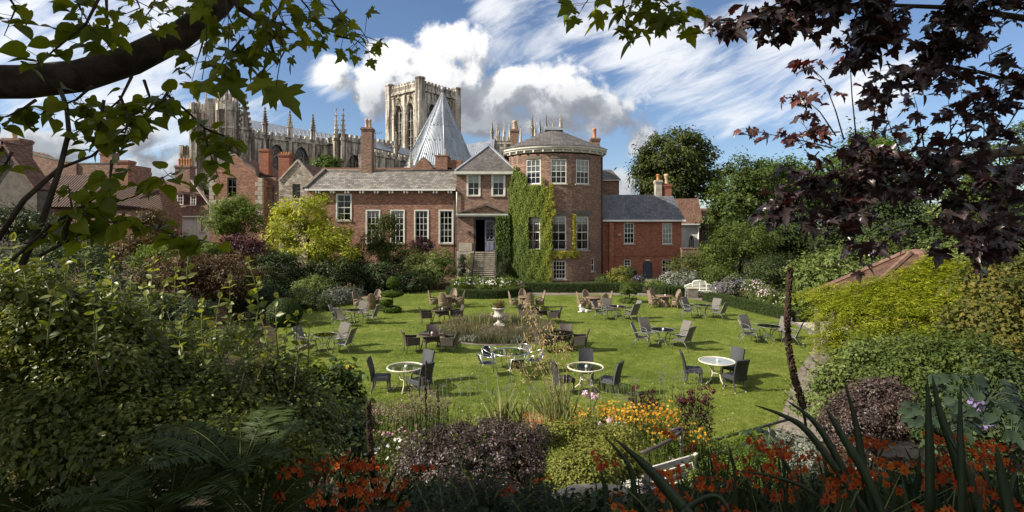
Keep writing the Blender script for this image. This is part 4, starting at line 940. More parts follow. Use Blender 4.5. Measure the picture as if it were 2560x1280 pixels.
# ---- Dutch-gabled house and stone gable, left of the wing
def dutch():
    Y = 56.0; pxx = lambda px: (px - 1280) / 1280 * Y; pz = lambda py: 5 + (570 - py) / 1280 * Y; fn = plane_fn(Y)
    h = empty('dutch_gable_house', 'red brick house with curved Dutch gable, stone quoins and leaded window', 'house', (pxx(590), Y + 4, 0))
    prof = [(524, 735), (655, 735), (655, 448), (644, 441), (640, 432), (636, 424), (628, 418), (617, 413), (609, 407), (604, 398), (600, 393), (585, 388), (570, 393), (566, 398), (561, 407), (553, 413), (543, 418), (535, 424), (531, 432), (527, 441), (524, 448)]
    W_ = [rect(pxx(568), pxx(592), pz(495), pz(444))]
    out = [(pxx(a), pz(b)) for a, b in prof]
    mb = MB(); mb.panel(out, W_, fn, 0.2)
    mb.panel(rect(Y, Y + 8, 0, pz(448)), [], lambda u_, z, d_: (pxx(524), u_, z), 0.1); mb.panel(rect(Y, Y + 8, 0, pz(448)), [], lambda u_, z, d_: (pxx(655), u_, z), 0.1)
    mb.build('wall', 'brick_red', h); room(h, pxx(530), pxx(650), Y + 0.25, Y + 4, 6, 11)
    cp = MB(); cp.tube([fn(a, b + 0.05, 0.12) for a, b in out[3:20]], 0.16, 6); cp.build('coping', 'dark_stone', h)
    qn = MB()
    for px, s_ in ((524, 1), (655, -1)):
        for i in range(11): w = (0.75 if i % 2 else 0.45) * s_; x = pxx(px); z = pz(445) - 0.48 * i; qn.box(min(x - .03 * s_, x + w), max(x - .03 * s_, x + w), Y - 0.04, Y + 0.3, z - 0.44, z)
    qn.build('quoins', 'sandstone', h)
    u0, u1, z0, z1 = pxx(568), pxx(592), pz(495), pz(444); sash(h, fn, u0, u1, z0, z1, 2, 2, m='dark_stone', d0=0.06, fr=0.1, sill=False, rows_at=(0.55,))
    rf = MB(); zr = pz(391); slab(rf, [(pxx(521), Y + 0.25, pz(446)), (pxx(585), Y + 0.25, zr), (pxx(585), Y + 9, zr), (pxx(521), Y + 9, pz(446))]); slab(rf, [(pxx(658), Y + 0.25, pz(446)), (pxx(585), Y + 0.25, zr), (pxx(585), Y + 9, zr), (pxx(658), Y + 9, pz(446))]); rf.build('roof', 'clay_tile', h)
    Y3 = Y + 1.2; x3 = lambda px: (px - 1280) / 1280 * Y3; z3 = lambda py: 5 + (570 - py) / 1280 * Y3
    MB().box(x3(650), x3(700), Y3, Y3 + 5, 0, z3(468)).box(x3(646), x3(703), Y3 - 0.1, Y3 + 5, z3(468), z3(463)).box(x3(650), x3(686), Y3 + .4, Y3 + 5, z3(463), z3(442)).build('side_bay', 'brick_brown', h)
    MB().tube([(x3(684), Y3 - 0.1, z3(462)), (x3(684), Y3 - 0.1, 0)], 0.06, 8).build('drainpipe', 'iron', h)
    chimney(h, 648, 671, 372, 442, Y + 2, 'brick_orange', (), 1.0); chimney(h, 696, 723, 384, 450, Y + 4.5, 'brick_orange', ((0.15, 'pot_clay', 0.25, 0.13), (0.4, 'pot_clay', 0.25, 0.13), (0.62, 'pot_clay', 0.25, 0.13), (0.85, 'pot_clay', 0.25, 0.13)), 1.0)
    # stone gable
    Y4 = 53.5; x4 = lambda px: (px - 1280) / 1280 * Y4; z4 = lambda py: 5 + (570 - py) / 1280 * Y4; f4 = plane_fn(Y4)
    s_ = empty('stone_gable_house', 'pale rubble stone gable with a small dark sash window beside the wing', 'house', (x4(742), Y4 + 3, 0))
    W2 = (x4(731), x4(751), z4(496), z4(460))
    mb = MB(); mb.panel([(x4(697), 0), (x4(786), 0), (x4(786), z4(448)), (x4(745), z4(402)), (x4(700), z4(450)), (x4(697), z4(450))], [rect(*W2)], f4, 0.25); mb.panel(rect(Y4, Y4 + 6, 0, z4(450)), [], lambda u_, z, d_: (x4(697), u_, z), 0.1); mb.build('wall', 'rubble_stone', s_)
    room(s_, x4(705), x4(780), Y4 + 0.3, Y4 + 4, 6, z4(452)); sash(s_, f4, *W2, 2, 4, m='dark_stone', d0=0.1, fr=0.06)
    cp = MB(); cp.bar((x4(697), Y4 + 0.1, z4(452)), (x4(745), Y4 + 0.1, z4(400)), 0.45, 0.16); cp.bar((x4(788), Y4 + 0.1, z4(450)), (x4(745), Y4 + 0.101, z4(400)), 0.44, 0.16); cp.build('coping', 'sandstone', s_)
    rf = MB(); slab(rf, [(x4(697), Y4 + 0.3, z4(451)), (x4(745), Y4 + 0.3, z4(402)), (x4(745), Y4 + 8, z4(402)), (x4(697), Y4 + 8, z4(451))]); slab(rf, [(x4(789), Y4 + 0.3, z4(449)), (x4(745), Y4 + 0.3, z4(402)), (x4(745), Y4 + 8, z4(402)), (x4(789), Y4 + 8, z4(449))]); rf.build('roof', 'clay_tile', s_)
    # brick ranges glimpsed over the wing's ridge
    b = empty('rear_brick_range', 'brick range with a small shaped gable glimpsed over the wing ridge', 'house', (at(1050, 0, 66).x, 68, 0)); Yb = 66.0
    xb = lambda px: (px - 1280) / 1280 * Yb; zb = lambda py: 5 + (570 - py) / 1280 * Yb
    MB().box(xb(765), xb(1130), Yb, Yb + 4, 0, zb(419)).build('wall', 'brick_red', b)
    mb = MB(); mb.prism([(xb(1030), zb(430)), (xb(1092), zb(430)), (xb(1082), zb(421)), (xb(1074), zb(409)), (xb(1060), zb(396)), (xb(1046), zb(409)), (xb(1040), zb(420))], plane_fn(Yb - 0.5), 0.5); gq = mb.build('shaped_gable', 'brick_red', b)
    cp = MB(); cp.tube([(xb(a), Yb - 0.25, zb(c)) for a, c in ((1028, 431), (1040, 419), (1046, 408), (1060, 395), (1074, 408), (1082, 420), (1094, 431))], 0.2, 6); cp.build('coping', 'dark_stone', gq)
    MB().box(xb(1089), xb(1119), Yb - 0.3, Yb + 3, zb(425), zb(391)).box(xb(1087), xb(1121), Yb - 0.35, Yb + 3.1, zb(391), zb(388)).box(xb(1119), xb(1154), Yb, Yb + 3, zb(425), zb(400)).build('chimney_stack', 'brick_red', b)
dutch()

# ---- pantiled cottages on the far left
def cottages():
    Y = 46.0; X = lambda px, y=Y: (px - 1280) / 1280 * y; Z = lambda py, y=Y: 5 + (570 - py) / 1280 * y
    h = empty('pantile_cottage', 'low brick cottage with a broad ribbed pantile roof at far left', 'house', (X(200), Y + 4, 0))
    fn = plane_fn(Y); wins = [(190, 203, 590, 555), (259, 281, 598, 560)]
    W_ = [(X(a), X(b), Z(c), Z(d_)) for a, b, c, d_ in wins]
    mb = MB(); mb.panel(rect(X(60), X(330), 0, Z(515)), [rect(*q) for q in W_], fn, 0.2); mb.panel([(Y, 0), (Y + 7, 0), (Y + 7, Z(515)), (Y + 4, Z(440, Y + 4)), (Y, Z(515))], [], lambda u_, z, d_: (X(330), u_, z), 0.2); mb.build('wall', 'brick_brown', h)
    room(h, X(70), X(325), Y + 0.3, Y + 5, 1, 6)
    for q in W_: sash(h, fn, *q, 2, 4, d0=0.03, fr=0.06)
    rf = MB(); slab(rf, [(X(58), Y - 0.35, Z(517)), (X(262), Y - 0.35, Z(517)), (X(262, Y + 4.2), Y + 4.2, Z(438, Y + 4.2)), (X(70, Y + 4.2), Y + 4.2, Z(438, Y + 4.2))]); slab(rf, [(X(215), Y - 0.9, Z(505)), (X(425), Y - 0.9, Z(525)), (X(395, Y + 4), Y + 4, Z(470, Y + 4)), (X(250, Y + 4), Y + 4, Z(455, Y + 4))])
    rf.build('roof', 'pantile', h)
    g_ = MB(); g_.box(X(255), X(420), Y - 0.6, Y - 0.3, 0, Z(527)); g_.build('projecting_wall', 'brick_brown', h)
    chimney(h, 290, 320, 400, 470, Y + 5, 'brick_red', (), 1.0)
    # row of white cottages with dormers
    Y2 = 60.0; X2 = lambda px, y=Y2: (px - 1280) / 1280 * y; Z2 = lambda py, y=Y2: 5 + (570 - py) / 1280 * y
    r_ = empty('white_cottage_row', 'white rendered cottage row with dark tiled roof and two white dormers', 'house', (X2(450), Y2 + 4, 0)); f2 = plane_fn(Y2)
    win = (X2(501), X2(511.5), Z2(580), Z2(545))
    mb = MB(); mb.panel(rect(X2(415), X2(545), 0, Z2(540)), [rect(*win)], f2, 0.2); mb.build('wall', 'white_render', r_)
    room(r_, X2(418), X2(540), Y2 + 0.3, Y2 + 4, 1, 6); sash(r_, f2, *win, 3, 5, d0=0.03, fr=0.06)
    rf = MB(); slab(rf, [(X2(250), Y2 - 0.3, Z2(541)), (X2(530), Y2 - 0.3, Z2(541)), (X2(505, Y2 + 5), Y2 + 5, Z2(462, Y2 + 5)), (X2(300, Y2 + 5), Y2 + 5, Z2(440, Y2 + 5))]); roof = rf.build('roof', 'clay_tile', r_)
    for a, b, c, d_ in ((443, 458, 512, 485), (476, 490, 514, 490), (390, 404, 506, 480)):
        yy = Y2 + 1.2; q = MB(); wx0, wx1, z0, z1 = X2(a, yy), X2(b, yy), Z2(c, yy), Z2(d_, yy)
        q.box(wx0, wx1, yy + 0.15, yy + 3, z0, z1); q.prism([(wx0 - 0.15, z1), (wx1 + 0.15, z1), ((wx0 + wx1) / 2, z1 + 0.35)], plane_fn(yy - 0.1), 3.2)
        dm = q.build('dormer', 'clay_tile', r_); sash(dm, plane_fn(yy), wx0, wx1, z0, z1, 2, 3, d0=0.0, fr=0.09, sill=False)
    MB().box(X2(415), X2(530), Y2 - 0.45, Y2 - 0.3, Z2(543), Z2(540)).build('gutter', 'white_paint', r_)
    MB().tube([(X2(489), Y2 - 0.1, Z2(541)), (X2(489), Y2 - 0.1, 0)], 0.05, 6).build('drainpipe', 'white_paint', r_)
    chimney(r_, 437, 474, 413, 505, Y2 + 3.5, 'brick_brown', tuple((t, 'pot_clay', 0.9, 0.13) for t in (0.1, 0.28, 0.46, 0.64, 0.82)), 1.2)
    MB().bar((X2(450), Y2 + 2.2, Z2(446)), (X2(536), Y2 + 0.2, Z2(530)), 0.3, 0.12).build('coping', 'sandstone', roof)
    # far-left gabled house and the curved brick gable behind
    Y3 = 40.0; X3 = lambda px, y=Y3: (px - 1280) / 1280 * y; Z3 = lambda py, y=Y3: 5 + (570 - py) / 1280 * y
    g2 = empty('gable_end_house', 'pale gable end house with a square brick chimney at the far left edge', 'house', (X3(20), Y3 + 3, 0))
    mb = MB(); mb.prism([(X3(-120), 0), (X3(92), 0), (X3(92), Z3(468)), (X3(15), Z3(358)), (X3(-60), Z3(468)), (X3(-120), Z3(468))], plane_fn(Y3), 1.2); mb.build('wall', 'dark_stone', g2)  # pale plaster in shade, given a darker stone colour
    rf = MB(); slab(rf, [(X3(97), Y3 - 0.3, Z3(473)), (X3(15), Y3 - 0.3, Z3(353)), (X3(15), Y3 + 1.4, Z3(353)), (X3(97), Y3 + 1.4, Z3(473))], 0.2); slab(rf, [(X3(-70), Y3 - 0.3, Z3(473)), (X3(15), Y3 - 0.3, Z3(353)), (X3(15), Y3 + 1.4, Z3(353)), (X3(-70), Y3 + 1.4, Z3(473))], 0.2); rf.build('roof', 'clay_tile', g2)
    chimney(g2, 3, 48, 345, 460, Y3 + 2, 'brick_brown', ((0.35, 'pot_buff', 0.65, 0.18),), 1.2)
    Y5 = 56.0; X5 = lambda px: (px - 1280) / 1280 * Y5; Z5 = lambda py: 5 + (570 - py) / 1280 * Y5
    out = [(X5(45), 0), (X5(330), 0), (X5(330), Z5(412)), (X5(190), Z5(412)), (X5(160), Z5(406)), (X5(110), Z5(396)), (X5(80), Z5(388)), (X5(62), Z5(378)), (X5(45), Z5(372))]
    cg = empty('curved_gable_building', 'brick building with a swept curved parapet behind the pantile roof', 'building', (X5(150), Y5 + 1, 0))
    MB().prism(out, plane_fn(Y5), 3).build('wall', 'brick_brown', cg)
    MB().tube([(a, Y5 + 0.2, b + 0.08) for a, b in out[2:]], 0.2, 6).build('coping', 'dark_stone', cg)
    MB().box(X5(190), X5(194), Y5 - 0.15, Y5 + 1, 0, Z5(408)).build('buttress', 'brick_brown', cg)
    chimney(cg, 250, 282, 380, 420, Y5 + 2, 'brick_red', (), 1.0)
cottages()

# ---- the great church beyond the houses
def minster():
    root = empty('cathedral', 'great limestone Gothic church with square tower, pinnacles and pointed windows', 'cathedral', (-40, 150, 0))
    ST = 'minster_stone'
    def pinnacle(mb, x, y, z, h, w):
        mb.cbox((x, y, z + h * 0.2), (w, w, h * 0.4), 0.6)
        mb.cbox((x, y, z + h * 0.42), (w * 1.35, w * 1.35, h * 0.05), 0.6)
        mb.lathe([(w * 0.62, z + h * 0.44), (0.03, z + h)], (x, y, 0), 4, False, 0.6 + PI / 4)
        for i in range(5):
            t = 0.12 + 0.17 * i; r = w * 0.62 * (1 - t) + 0.12 * w
            for k in range(4): a = 0.6 + k * PI / 2 + PI / 4; mb.cbox((x + r * math.cos(a), y + r * math.sin(a), z + h * (0.44 + 0.56 * t)), (w * 0.22, w * 0.22, w * 0.3), a)
        mb.cbox((x, y, z + h), (w * 0.35, w * 0.35, w * 0.5), 0.6)
    def parapet(mb, fn, L, z, h, step, th=0.5):
        fbox(mb, fn, 0, L, z, z + h * 0.5, -0.25, th)
        n = max(2, int(L / step)); s_ = L / n
        for i in range(n): fbox(mb, fn, i * s_ + s_ * 0.02, i * s_ + s_ * 0.56, z + h * 0.5, z + h, -0.25, th)
        fbox(mb, fn, 0, L, z - 0.35, z, -0.5, th)
    def gothic(par, fn, cx, w, z0, zs, rise, lights=3, d_=0.7, name='pointed_window'):
        o = arch(cx, w, z0, zs, rise); tr = MB()
        tr.tube([fn(a, b, -0.05) for a, b in o[1:]], 0.22, 5, smooth=False)
        top = zs + w * rise
        for i in range(1, lights): c = cx - w / 2 + w * i / lights; fbox(tr, fn, c - 0.10, c + 0.10, z0, zs + (top - zs) * (1 - abs(2 * i / lights - 1)) * 0.75, d_ * 0.5, d_ * 0.75)
        lw = w / lights
        for i in range(lights): a = arch(cx - w / 2 + lw * (i + 0.5), lw * 0.92, zs - 0.5, zs - 0.1, 0.8, 3); tr.tube([fn(p, q, d_ * 0.6) for p, q in a[1:]], 0.09, 4, smooth=False)
        for z in np.arange(z0 + 2.5, zs, 3.0): fbox(tr, fn, cx - w / 2, cx + w / 2, z - 0.06, z + 0.06, d_ * 0.5, d_ * 0.7)
        for k in (-1, 1):
            p0 = (cx + k * w * 0.32, zs + 0.2); p1 = (cx + k * w * 0.04, top - w * 0.25); p2 = (cx + k * w * 0.22, zs + (top - zs) * 0.52)
            tr.tube([fn(*p0, d_ * 0.6), fn(*p2, d_ * 0.6), fn(*p1, d_ * 0.6)], 0.08, 4, smooth=False)
        wn = tr.build(name, ST, par)
        q = MB(); tri = tessellate_polygon([[Vector((a, b, 0)) for a, b in o]]); q.add([fn(a, b, d_) for a, b in o], [tuple(t) for t in tri]); q.build('pane', 'leaded_glass', wn)
        return o
    def wall(name, a, b, z0, z1, wins, bays=(), pin=0, step=1.35, ph=1.5, thick=6, lights=3):
        fn = seg_fn(a, b); L = (Vector(b).to_2d() - Vector(a).to_2d()).length
        mb = MB(); holes = [arch(*w[:5]) for w in wins]
        mb.panel(rect(0, L, z0, z1), holes, fn, 0.7); fbox(mb, fn, 0, L, z0, z1, thick * 0.5, thick)
        mb.add([fn(0, z0, 0), fn(0, z1, 0), fn(0, z1, thick), fn(0, z0, thick)], [(0, 1, 2, 3)]); mb.add([fn(L, z0, 0), fn(L, z1, 0), fn(L, z1, thick), fn(L, z0, thick)], [(0, 1, 2, 3)])
        for u_ in bays: fbox(mb, fn, u_ - 0.4, u_ + 0.4, z0, z1 - 0.4, -0.9, 0.01)
        for w in wins:   # blind arcading lines between windows
            for s_ in (-1, 1):
                c = w[0] + s_ * (w[1] / 2 + 0.35); fbox(mb, fn, c - 0.12, c + 0.12, z0, z1 - 0.6, -0.25, 0.01)
        parapet(mb, fn, L, z1, ph, step)
        part = mb.build(name, ST, root)
        for w in wins: gothic(part, fn, *w[:5], lights=lights)
        if bays:
            for u_ in bays:
                p = fn(u_, 0, -0.4); pm = MB(); pinnacle(pm, p[0], p[1], z1 + ph * 0.3, 6.5, 1.0); pm.build('pinnacle', ST, part)
                MB().tube([fn(u_ + 0.75, z1 - 0.5, -0.3), fn(u_ + 0.75, z0, -0.3)], 0.16, 5).build('downpipe', 'iron', part)
        return fn, L, part
    A2, B2, C2 = (-64.2, 120), (-48.5, 134), (-43.7, 130)
    fn, L, p = wall('choir_wall', A2, B2, 0, 26.9, [(2.9, 4.4, 12, 21.9, 0.85), (8.6, 4.4, 12, 21.9, 0.85), (14.5, 4.4, 12, 21.9, 0.85), (19.3, 2.8, 12, 21.9, 0.85)], (0.2, 5.8, 11.6, 17.3))
    wall('transept_flank', B2, C2, 0, 27.0, [(3.1, 3.9, 10, 20.7, 0.85)], (), thick=4)
    D2 = (-43.7 + 12.0, 130 + 14.0)
    fn, L, p = wall('transept_wall', C2, D2, 0, 27.6, [(4.2, 5.8, 8, 19.5, 0.8), (12.6, 4.6, 8, 19.5, 0.8)], (), thick=5, lights=5)
    for k_ in (-0.9, 0.9): pm = MB(); pinnacle(pm, C2[0] + k_, C2[1] - 0.25, 22, 13, 1.15); pm.build('pinnacle', ST, p)
    wall('vestibule_wall', tuple(at(928, 0, 128).to_2d()), tuple(at(1040, 0, 146).to_2d()), 0, 23.6, [(5.2, 6.2, 8, 15.0, 0.75), (14.0, 4.8, 8, 15.0, 0.75)], (9.6, 18.5), ph=1.3, thick=4, lights=5)
    # lead roofs
    LR = []
    def rl(pts): rf = MB(); slab(rf, [tuple(at(*q)) for q in pts], 0.3); LR.append(rf.build('lead_roof', 'lead', root))
    rl([(590, 323, 121), (845, 352, 139), (842, 338, 144), (575, 291, 126)])
    rl([(928, 367, 131), (1036, 392, 149), (1020, 372, 152), (930, 352, 136)])
    rl([(840, 350, 134), (930, 367, 140), (940, 352, 146), (842, 340, 144)])
    rl([(1172, 392, 150), (1232, 392, 150), (1236, 348, 158), (1160, 362, 158)])
    q = LR[0]; sm = MB()
    for i in range(26):
        t = i / 25; a = at(lerp(590, 845, t), lerp(323, 352, t), lerp(121, 139, t)); b = at(lerp(575, 842, t), lerp(291, 338, t), lerp(126, 144, t)); sm.bar(a + Vector((0, 0, .08)), b + Vector((0, 0, .08)), 0.12, 0.14)
    sm.build('roof_seams', 'lead', LR[0]); sm = MB()
    for i in range(18):
        t = i / 17; a = at(lerp(1172, 1232, t), 392, 150); b = at(lerp(1160, 1236, t), lerp(362, 348, t), 158); sm.bar(a + Vector((0, 0, .08)), b + Vector((0, 0, .08)), 0.1, 0.12)
    sm.build('roof_seams', 'lead', LR[3])
    gm = MB(); a, b, c = at(1232, 395, 149), at(1262, 395, 152), at(1238, 345, 150); gm.add([a, b, c, a + Vector((0, 2, 0)), b + Vector((0, 2, 0)), c + Vector((0, 2, 0))], [(0, 1, 2), (3, 4, 5), (0, 2, 5, 3), (1, 2, 5, 4)]); gm.build('transept_gable', ST, root)
    # central tower: two faces to the garden, two tall belfry windows in each
    c0, cl, cr_ = at(1050, 0, 185), at(975, 0, 195), at(1141, 0, 199.6); cb = cl + cr_ - c0; zt = 55.2
    tw = MB(); faces = []
    for a, b in ((cl, c0), (c0, cr_), (cr_, cb), (cb, cl)):
        f = seg_fn((a.x, a.y), (b.x, b.y)); 
        cen = (c0 + cb) / 2; t = (b - a); t.z = 0; Lw = t.length; t.normalize(); n = Vector((-t.y, t.x, 0))
        if n.dot(cen - a) < 0: n = -n
        f = (lambda u_, z, d_, a=a, t=t, n=n: (a.x + t.x * u_ + n.x * d_, a.y + t.y * u_ + n.y * d_, z))
        ws = [(Lw * 0.31, 4.4, 33, 47.5, 0.8), (Lw * 0.70, 4.4, 33, 47.5, 0.8)]
        faces.append((f, Lw, ws)); tw.panel(rect(0, Lw, 18, zt), [arch(*w[:5]) for w in ws], f, 1.3)
        for u_ in (0.9, 2.3, Lw * 0.505, Lw - 2.3, Lw - 0.9): fbox(tw, f, u_ - 0.5, u_ + 0.5, 18, zt - 1, -0.55, 0.02)
        for w in ws:
            for s_ in (-1, 1): fbox(tw, f, w[0] + s_ * 2.7 - 0.16, w[0] + s_ * 2.7 + 0.16, 27, zt - 2, -0.35, 0.02)
            k = w[0]; tp = 45 + 3.3 * 0.75   # ogee hood rising to a finial
            tw.tube([f(k - 2.5, 47.2, -0.4), f(k - 1.9, 49.6, -0.4), f(k - 0.6, 51.4, -0.4), f(k - 0.1, 52.8, -0.4), f(k, 55.6, -0.4)], [0.24, 0.22, 0.2, 0.22, 0.10], 5, smooth=False)
            tw.tube([f(k + 2.5, 47.2, -0.4), f(k + 1.9, 49.6, -0.4), f(k + 0.6, 51.4, -0.4), f(k + 0.1, 52.8, -0.4), f(k, 55.6, -0.4)], [0.24, 0.22, 0.2, 0.22, 0.10], 5, smooth=False)
            tw.cbox(f(k, 53.2, -0.4), (1.0, 1.0, 0.45), 0.6)
        for z, h_ in ((27.2, 0.8), (46.0, 0.3), (zt - 1.6, 0.35), (zt - 0.2, 0.5)): fbox(tw, f, -0.3, 2.9, z, z + h_, -0.72, 0.02); fbox(tw, f, Lw - 2.9, Lw + 0.3, z, z + h_, -0.72, 0.02)
        fbox(tw, f, 0, Lw, zt - 0.4, zt, -0.8, 0.02); fbox(tw, f, 0, Lw, 26.2, 26.9, -0.8, 0.02)
        # pierced, stepped parapet
        fbox(tw, f, 0, Lw, zt, zt + 0.8, -0.5, 0.4); nn = 11; s_ = Lw / nn
        for i in range(nn * 2): fbox(tw, f, i * s_ / 2 + 0.06, i * s_ / 2 + s_ * 0.30, zt + 0.8, zt + 2.2, -0.4, 0.3)
        fbox(tw, f, 0, Lw, zt + 2.2, zt + 2.7, -0.5, 0.4)
        for i in range(nn): fbox(tw, f, i * s_ + 0.05, i * s_ + s_ * 0.58, zt + 2.7, zt + 3.4, -0.5, 0.4)
    for c in (c0, cl, cr_, cb):
        tw.lathe([(1.75, 18), (1.75, zt + 3.6), (1.95, zt + 3.6), (1.95, zt + 4.2)], (c.x, c.y, 0), 8, False)
    t_ = tw.build('central_tower', ST, root)
    for f, Lw, ws in faces[:2]:
        for w in ws: gothic(t_, f, *w[:5], lights=3, d_=1.3, name='belfry_window')
    # chapter house: steep octagonal lead pyramid
    ap = at(1110, 228, 140); cx = at(1101, 0, 140).x; rr = 10.6; z0 = at(0, 432, 140).z
    ch = MB(); base = [Vector((cx + rr * math.cos(R(a)), 140 + rr * math.sin(R(a)), z0)) for a in np.arange(8) * 45 + 14]
    apx = Vector((cx + 0.6, 140, ap.z))
    for i in range(8): ch.add([base[i], base[(i + 1) % 8], apx], [(0, 1, 2)])
    cr2 = ch.build('chapter_house_roof', 'lead', root)
    sm = MB()
    for i in range(8):
        a, b = base[i], base[(i + 1) % 8]
        if (a.y + b.y) / 2 > 143: continue
        for k in range(1, 12):
            t = k / 12; p = a.lerp(b, t); hgt = 0.97 if k == 6 else (0.5 + 0.45 * (1 - abs(2 * t - 1)))
            e = p.lerp(apx, hgt); o_ = Vector((((a + b) / 2 - Vector((cx, 140, 0))).x, ((a + b) / 2 - Vector((cx, 140, 0))).y, 0)).normalized() * 0.06
            sm.bar(p + o_, e + o_, 0.10, 0.10)
        sm.tube([a, apx], [0.20, 0.08], 6)
        for zt_ in (0.18, 0.36, 0.55):
            for t in (0.25, 0.5, 0.75):
                p = a.lerp(b, t).lerp(apx, zt_); sm.cbox(p, (0.35, 0.5, 0.4), 0.5)
    sm.lathe([(0.3, -0.3), (0.25, 0.3), (0.55, 0.6), (0.45, 1.0), (0.05, 1.4)], tuple(apx), 8)
    sm.build('roof_seams', 'lead', cr2)
    cw = MB(); cw.lathe([(rr * 1.03, 0), (rr * 1.03, z0 - 0.2), (rr * 1.1, z0 - 0.2), (rr * 1.1, z0 + 0.8), (rr * 1.02, z0 + 0.8)], (cx, 140, 0), 8, False, R(14))
    for i in range(8): b_ = base[i]; pinnacle(cw, cx + (b_.x - cx) * 1.12, 140 + (b_.y - 140) * 1.12, z0 - 1, 5.5, 0.8)
    cw.build('chapter_house_wall', ST, root)
    # east end: battlemented stair turrets and spirelets
    te = MB(); E = lambda px, py, y: at(px, py, y)
    def turret(px0, px1, ytop, Y, spire=0, w2=0.0):
        a, b = E(px0, ytop, Y), E(px1, ytop, Y); w = b.x - a.x; cx_ = (a.x + b.x) / 2
        te.lathe([(w * 0.54, 0), (w * 0.54, a.z * 0.55), (w * 0.60, a.z * 0.55), (w * 0.52, a.z * 0.56), (w * 0.52, a.z - 7), (w * 0.58, a.z - 6.9), (w * 0.52, a.z - 6.6), (w * 0.52, a.z - 3.2), (w * 0.60, a.z - 3.0), (w * 0.60, a.z - 1.0)], (cx_, Y + w / 2, 0), 8, False, R(22))
        for i in range(16): q = R(22 + 22.5 * i); te.cbox((cx_ + w * 0.56 * math.cos(q), Y + w / 2 + w * 0.56 * math.sin(q), a.z - 0.3), (0.35, 0.35, 1.8 + 0.5 * (i % 2)), q)
        for i in range(8): q = R(22 + 45 * i); te.bar((cx_ + w * 0.57 * math.cos(q), Y + w / 2 + w * 0.57 * math.sin(q), 0), (cx_ + w * 0.57 * math.cos(q), Y + w / 2 + w * 0.57 * math.sin(q), a.z - 1), 0.25, 0.25)
        if spire: s_ = E(0, spire, Y); te.lathe([(w * 0.30, a.z - 1.5), (0.05, s_.z)], (cx_, Y + w / 2, 0), 8, False, R(22))
    turret(471, 500, 265, 112, 228); turret(535, 577, 238, 109, 216); turret(447, 468, 372, 118)
    f = seg_fn(tuple(E(480, 0, 113).to_2d()), tuple(E(600, 0, 116).to_2d())); L = (E(600, 0, 116) - E(480, 0, 113)).length
    fbox(te, f, 0, L * 0.85, 0, at(0, 278, 113).z, 0, 8); parapet(te, f, L * 0.80, at(0, 278, 113).z, 1.8, 1.0)
    fbox(te, f, L * 0.28, L * 0.52, 0, at(0, 244, 113).z, -0.6, 5)
    for i in range(14): fbox(te, f, L * 0.03 + i * L * 0.055, L * 0.03 + i * L * 0.055 + 0.22, 8, at(0, 285, 113).z, -0.35, 0.02)
    e = te.build('east_front', ST, root)
    cr3 = MB(); p = E(515, 215, 112); cr3.bar(E(515, 250, 112), p, 0.25, 0.25); cr3.bar(p + Vector((-0.6, 0, -0.9)), p + Vector((0.6, 0, -0.9)), 0.2, 0.2); cr3.build('finial_cross', ST, e)
    bt = MB(); a, b = E(582, 345, 112), E(632, 345, 112); bt.box(a.x, b.x, 112, 118, 0, a.z)
    for x in np.linspace(a.x, b.x, 6): bt.cbox((x, 112, a.z + 0.3), (0.4, 0.5, 1.6))
    for x in np.linspace(a.x + .4, b.x - .4, 4): bt.box(x - 0.15, x + 0.15, 111.7, 112.01, 4, a.z - 0.5)
    m_ = E(604, 335, 112); pinnacle(bt, m_.x, 113.5, m_.z - 4, E(0, 236, 112).z - m_.z + 4, 1.9); bt.build('buttress_pinnacle', ST, root)
    # west towers' crowns far behind
    for px0, px1, yb, yp, Y in ((1230, 1292, 347, 303, 248), (1331, 1401, 336, 288, 240)):
        a, b = at(px0, yb, Y), at(px1, yb, Y); w = b.x - a.x; wm = MB()
        wm.box(a.x, b.x, Y, Y + w, 20, a.z - 1); 
        for xx in np.linspace(a.x, b.x, 9): wm.cbox((xx, Y, a.z), (0.8, 0.9, 2.2))
        wm.box(a.x - 0.4, b.x + 0.4, Y - 0.5, Y + w, a.z - 2.6, a.z - 1.8)
        for i, t in enumerate((0.0, 0.27, 0.5, 0.73, 1.0)):
            hh = (at(0, yp, Y).z - a.z) * (1.0 if i in (0, 4, 2) else 0.8); pinnacle(wm, lerp(a.x, b.x, t), Y, a.z - 1, hh + 1, 1.15 if i in (0, 4) else 0.8); 
            pinnacle(wm, lerp(a.x, b.x, t) + 2.0, Y + w, a.z - 1, hh * 1.05 + 1, 0.9 if i in (0, 4) else 0.75)
        for t in (0.3, 0.7): cx_ = lerp(a.x, b.x, t); o = arch(cx_, w * 0.22, 30, a.z - 8, 0.8); wm.tube([(p_, Y - 0.1, q_) for p_, q_ in o[1:]], 0.4, 5, smooth=False); wm.box(cx_ - 0.2, cx_ + 0.2, Y - 0.3, Y + 0.01, 30, a.z - 5)
        for t in (0.06, 0.5, 0.94): wm.box(lerp(a.x, b.x, t) - 0.6, lerp(a.x, b.x, t) + 0.6, Y - 0.9, Y + 0.01, 20, a.z - 2.7)
        wm.build('west_tower', ST, root)
minster()

# ================================================================ GARDEN FURNITURE
def copy_tree(o, parent=None):
    c = o.copy(); COL.objects.link(c)
    if parent is not None: c.parent = parent
    for ch in o.children: copy_tree(ch, c)
    return c
def place(proto, loc, rz, label, group):
    o = proto if not proto.get('used') else copy_tree(proto)
    proto['used'] = 1
    o.location = loc; o.rotation_euler = (0, 0, rz)
    o['label'] = label; o['group'] = group
    return o
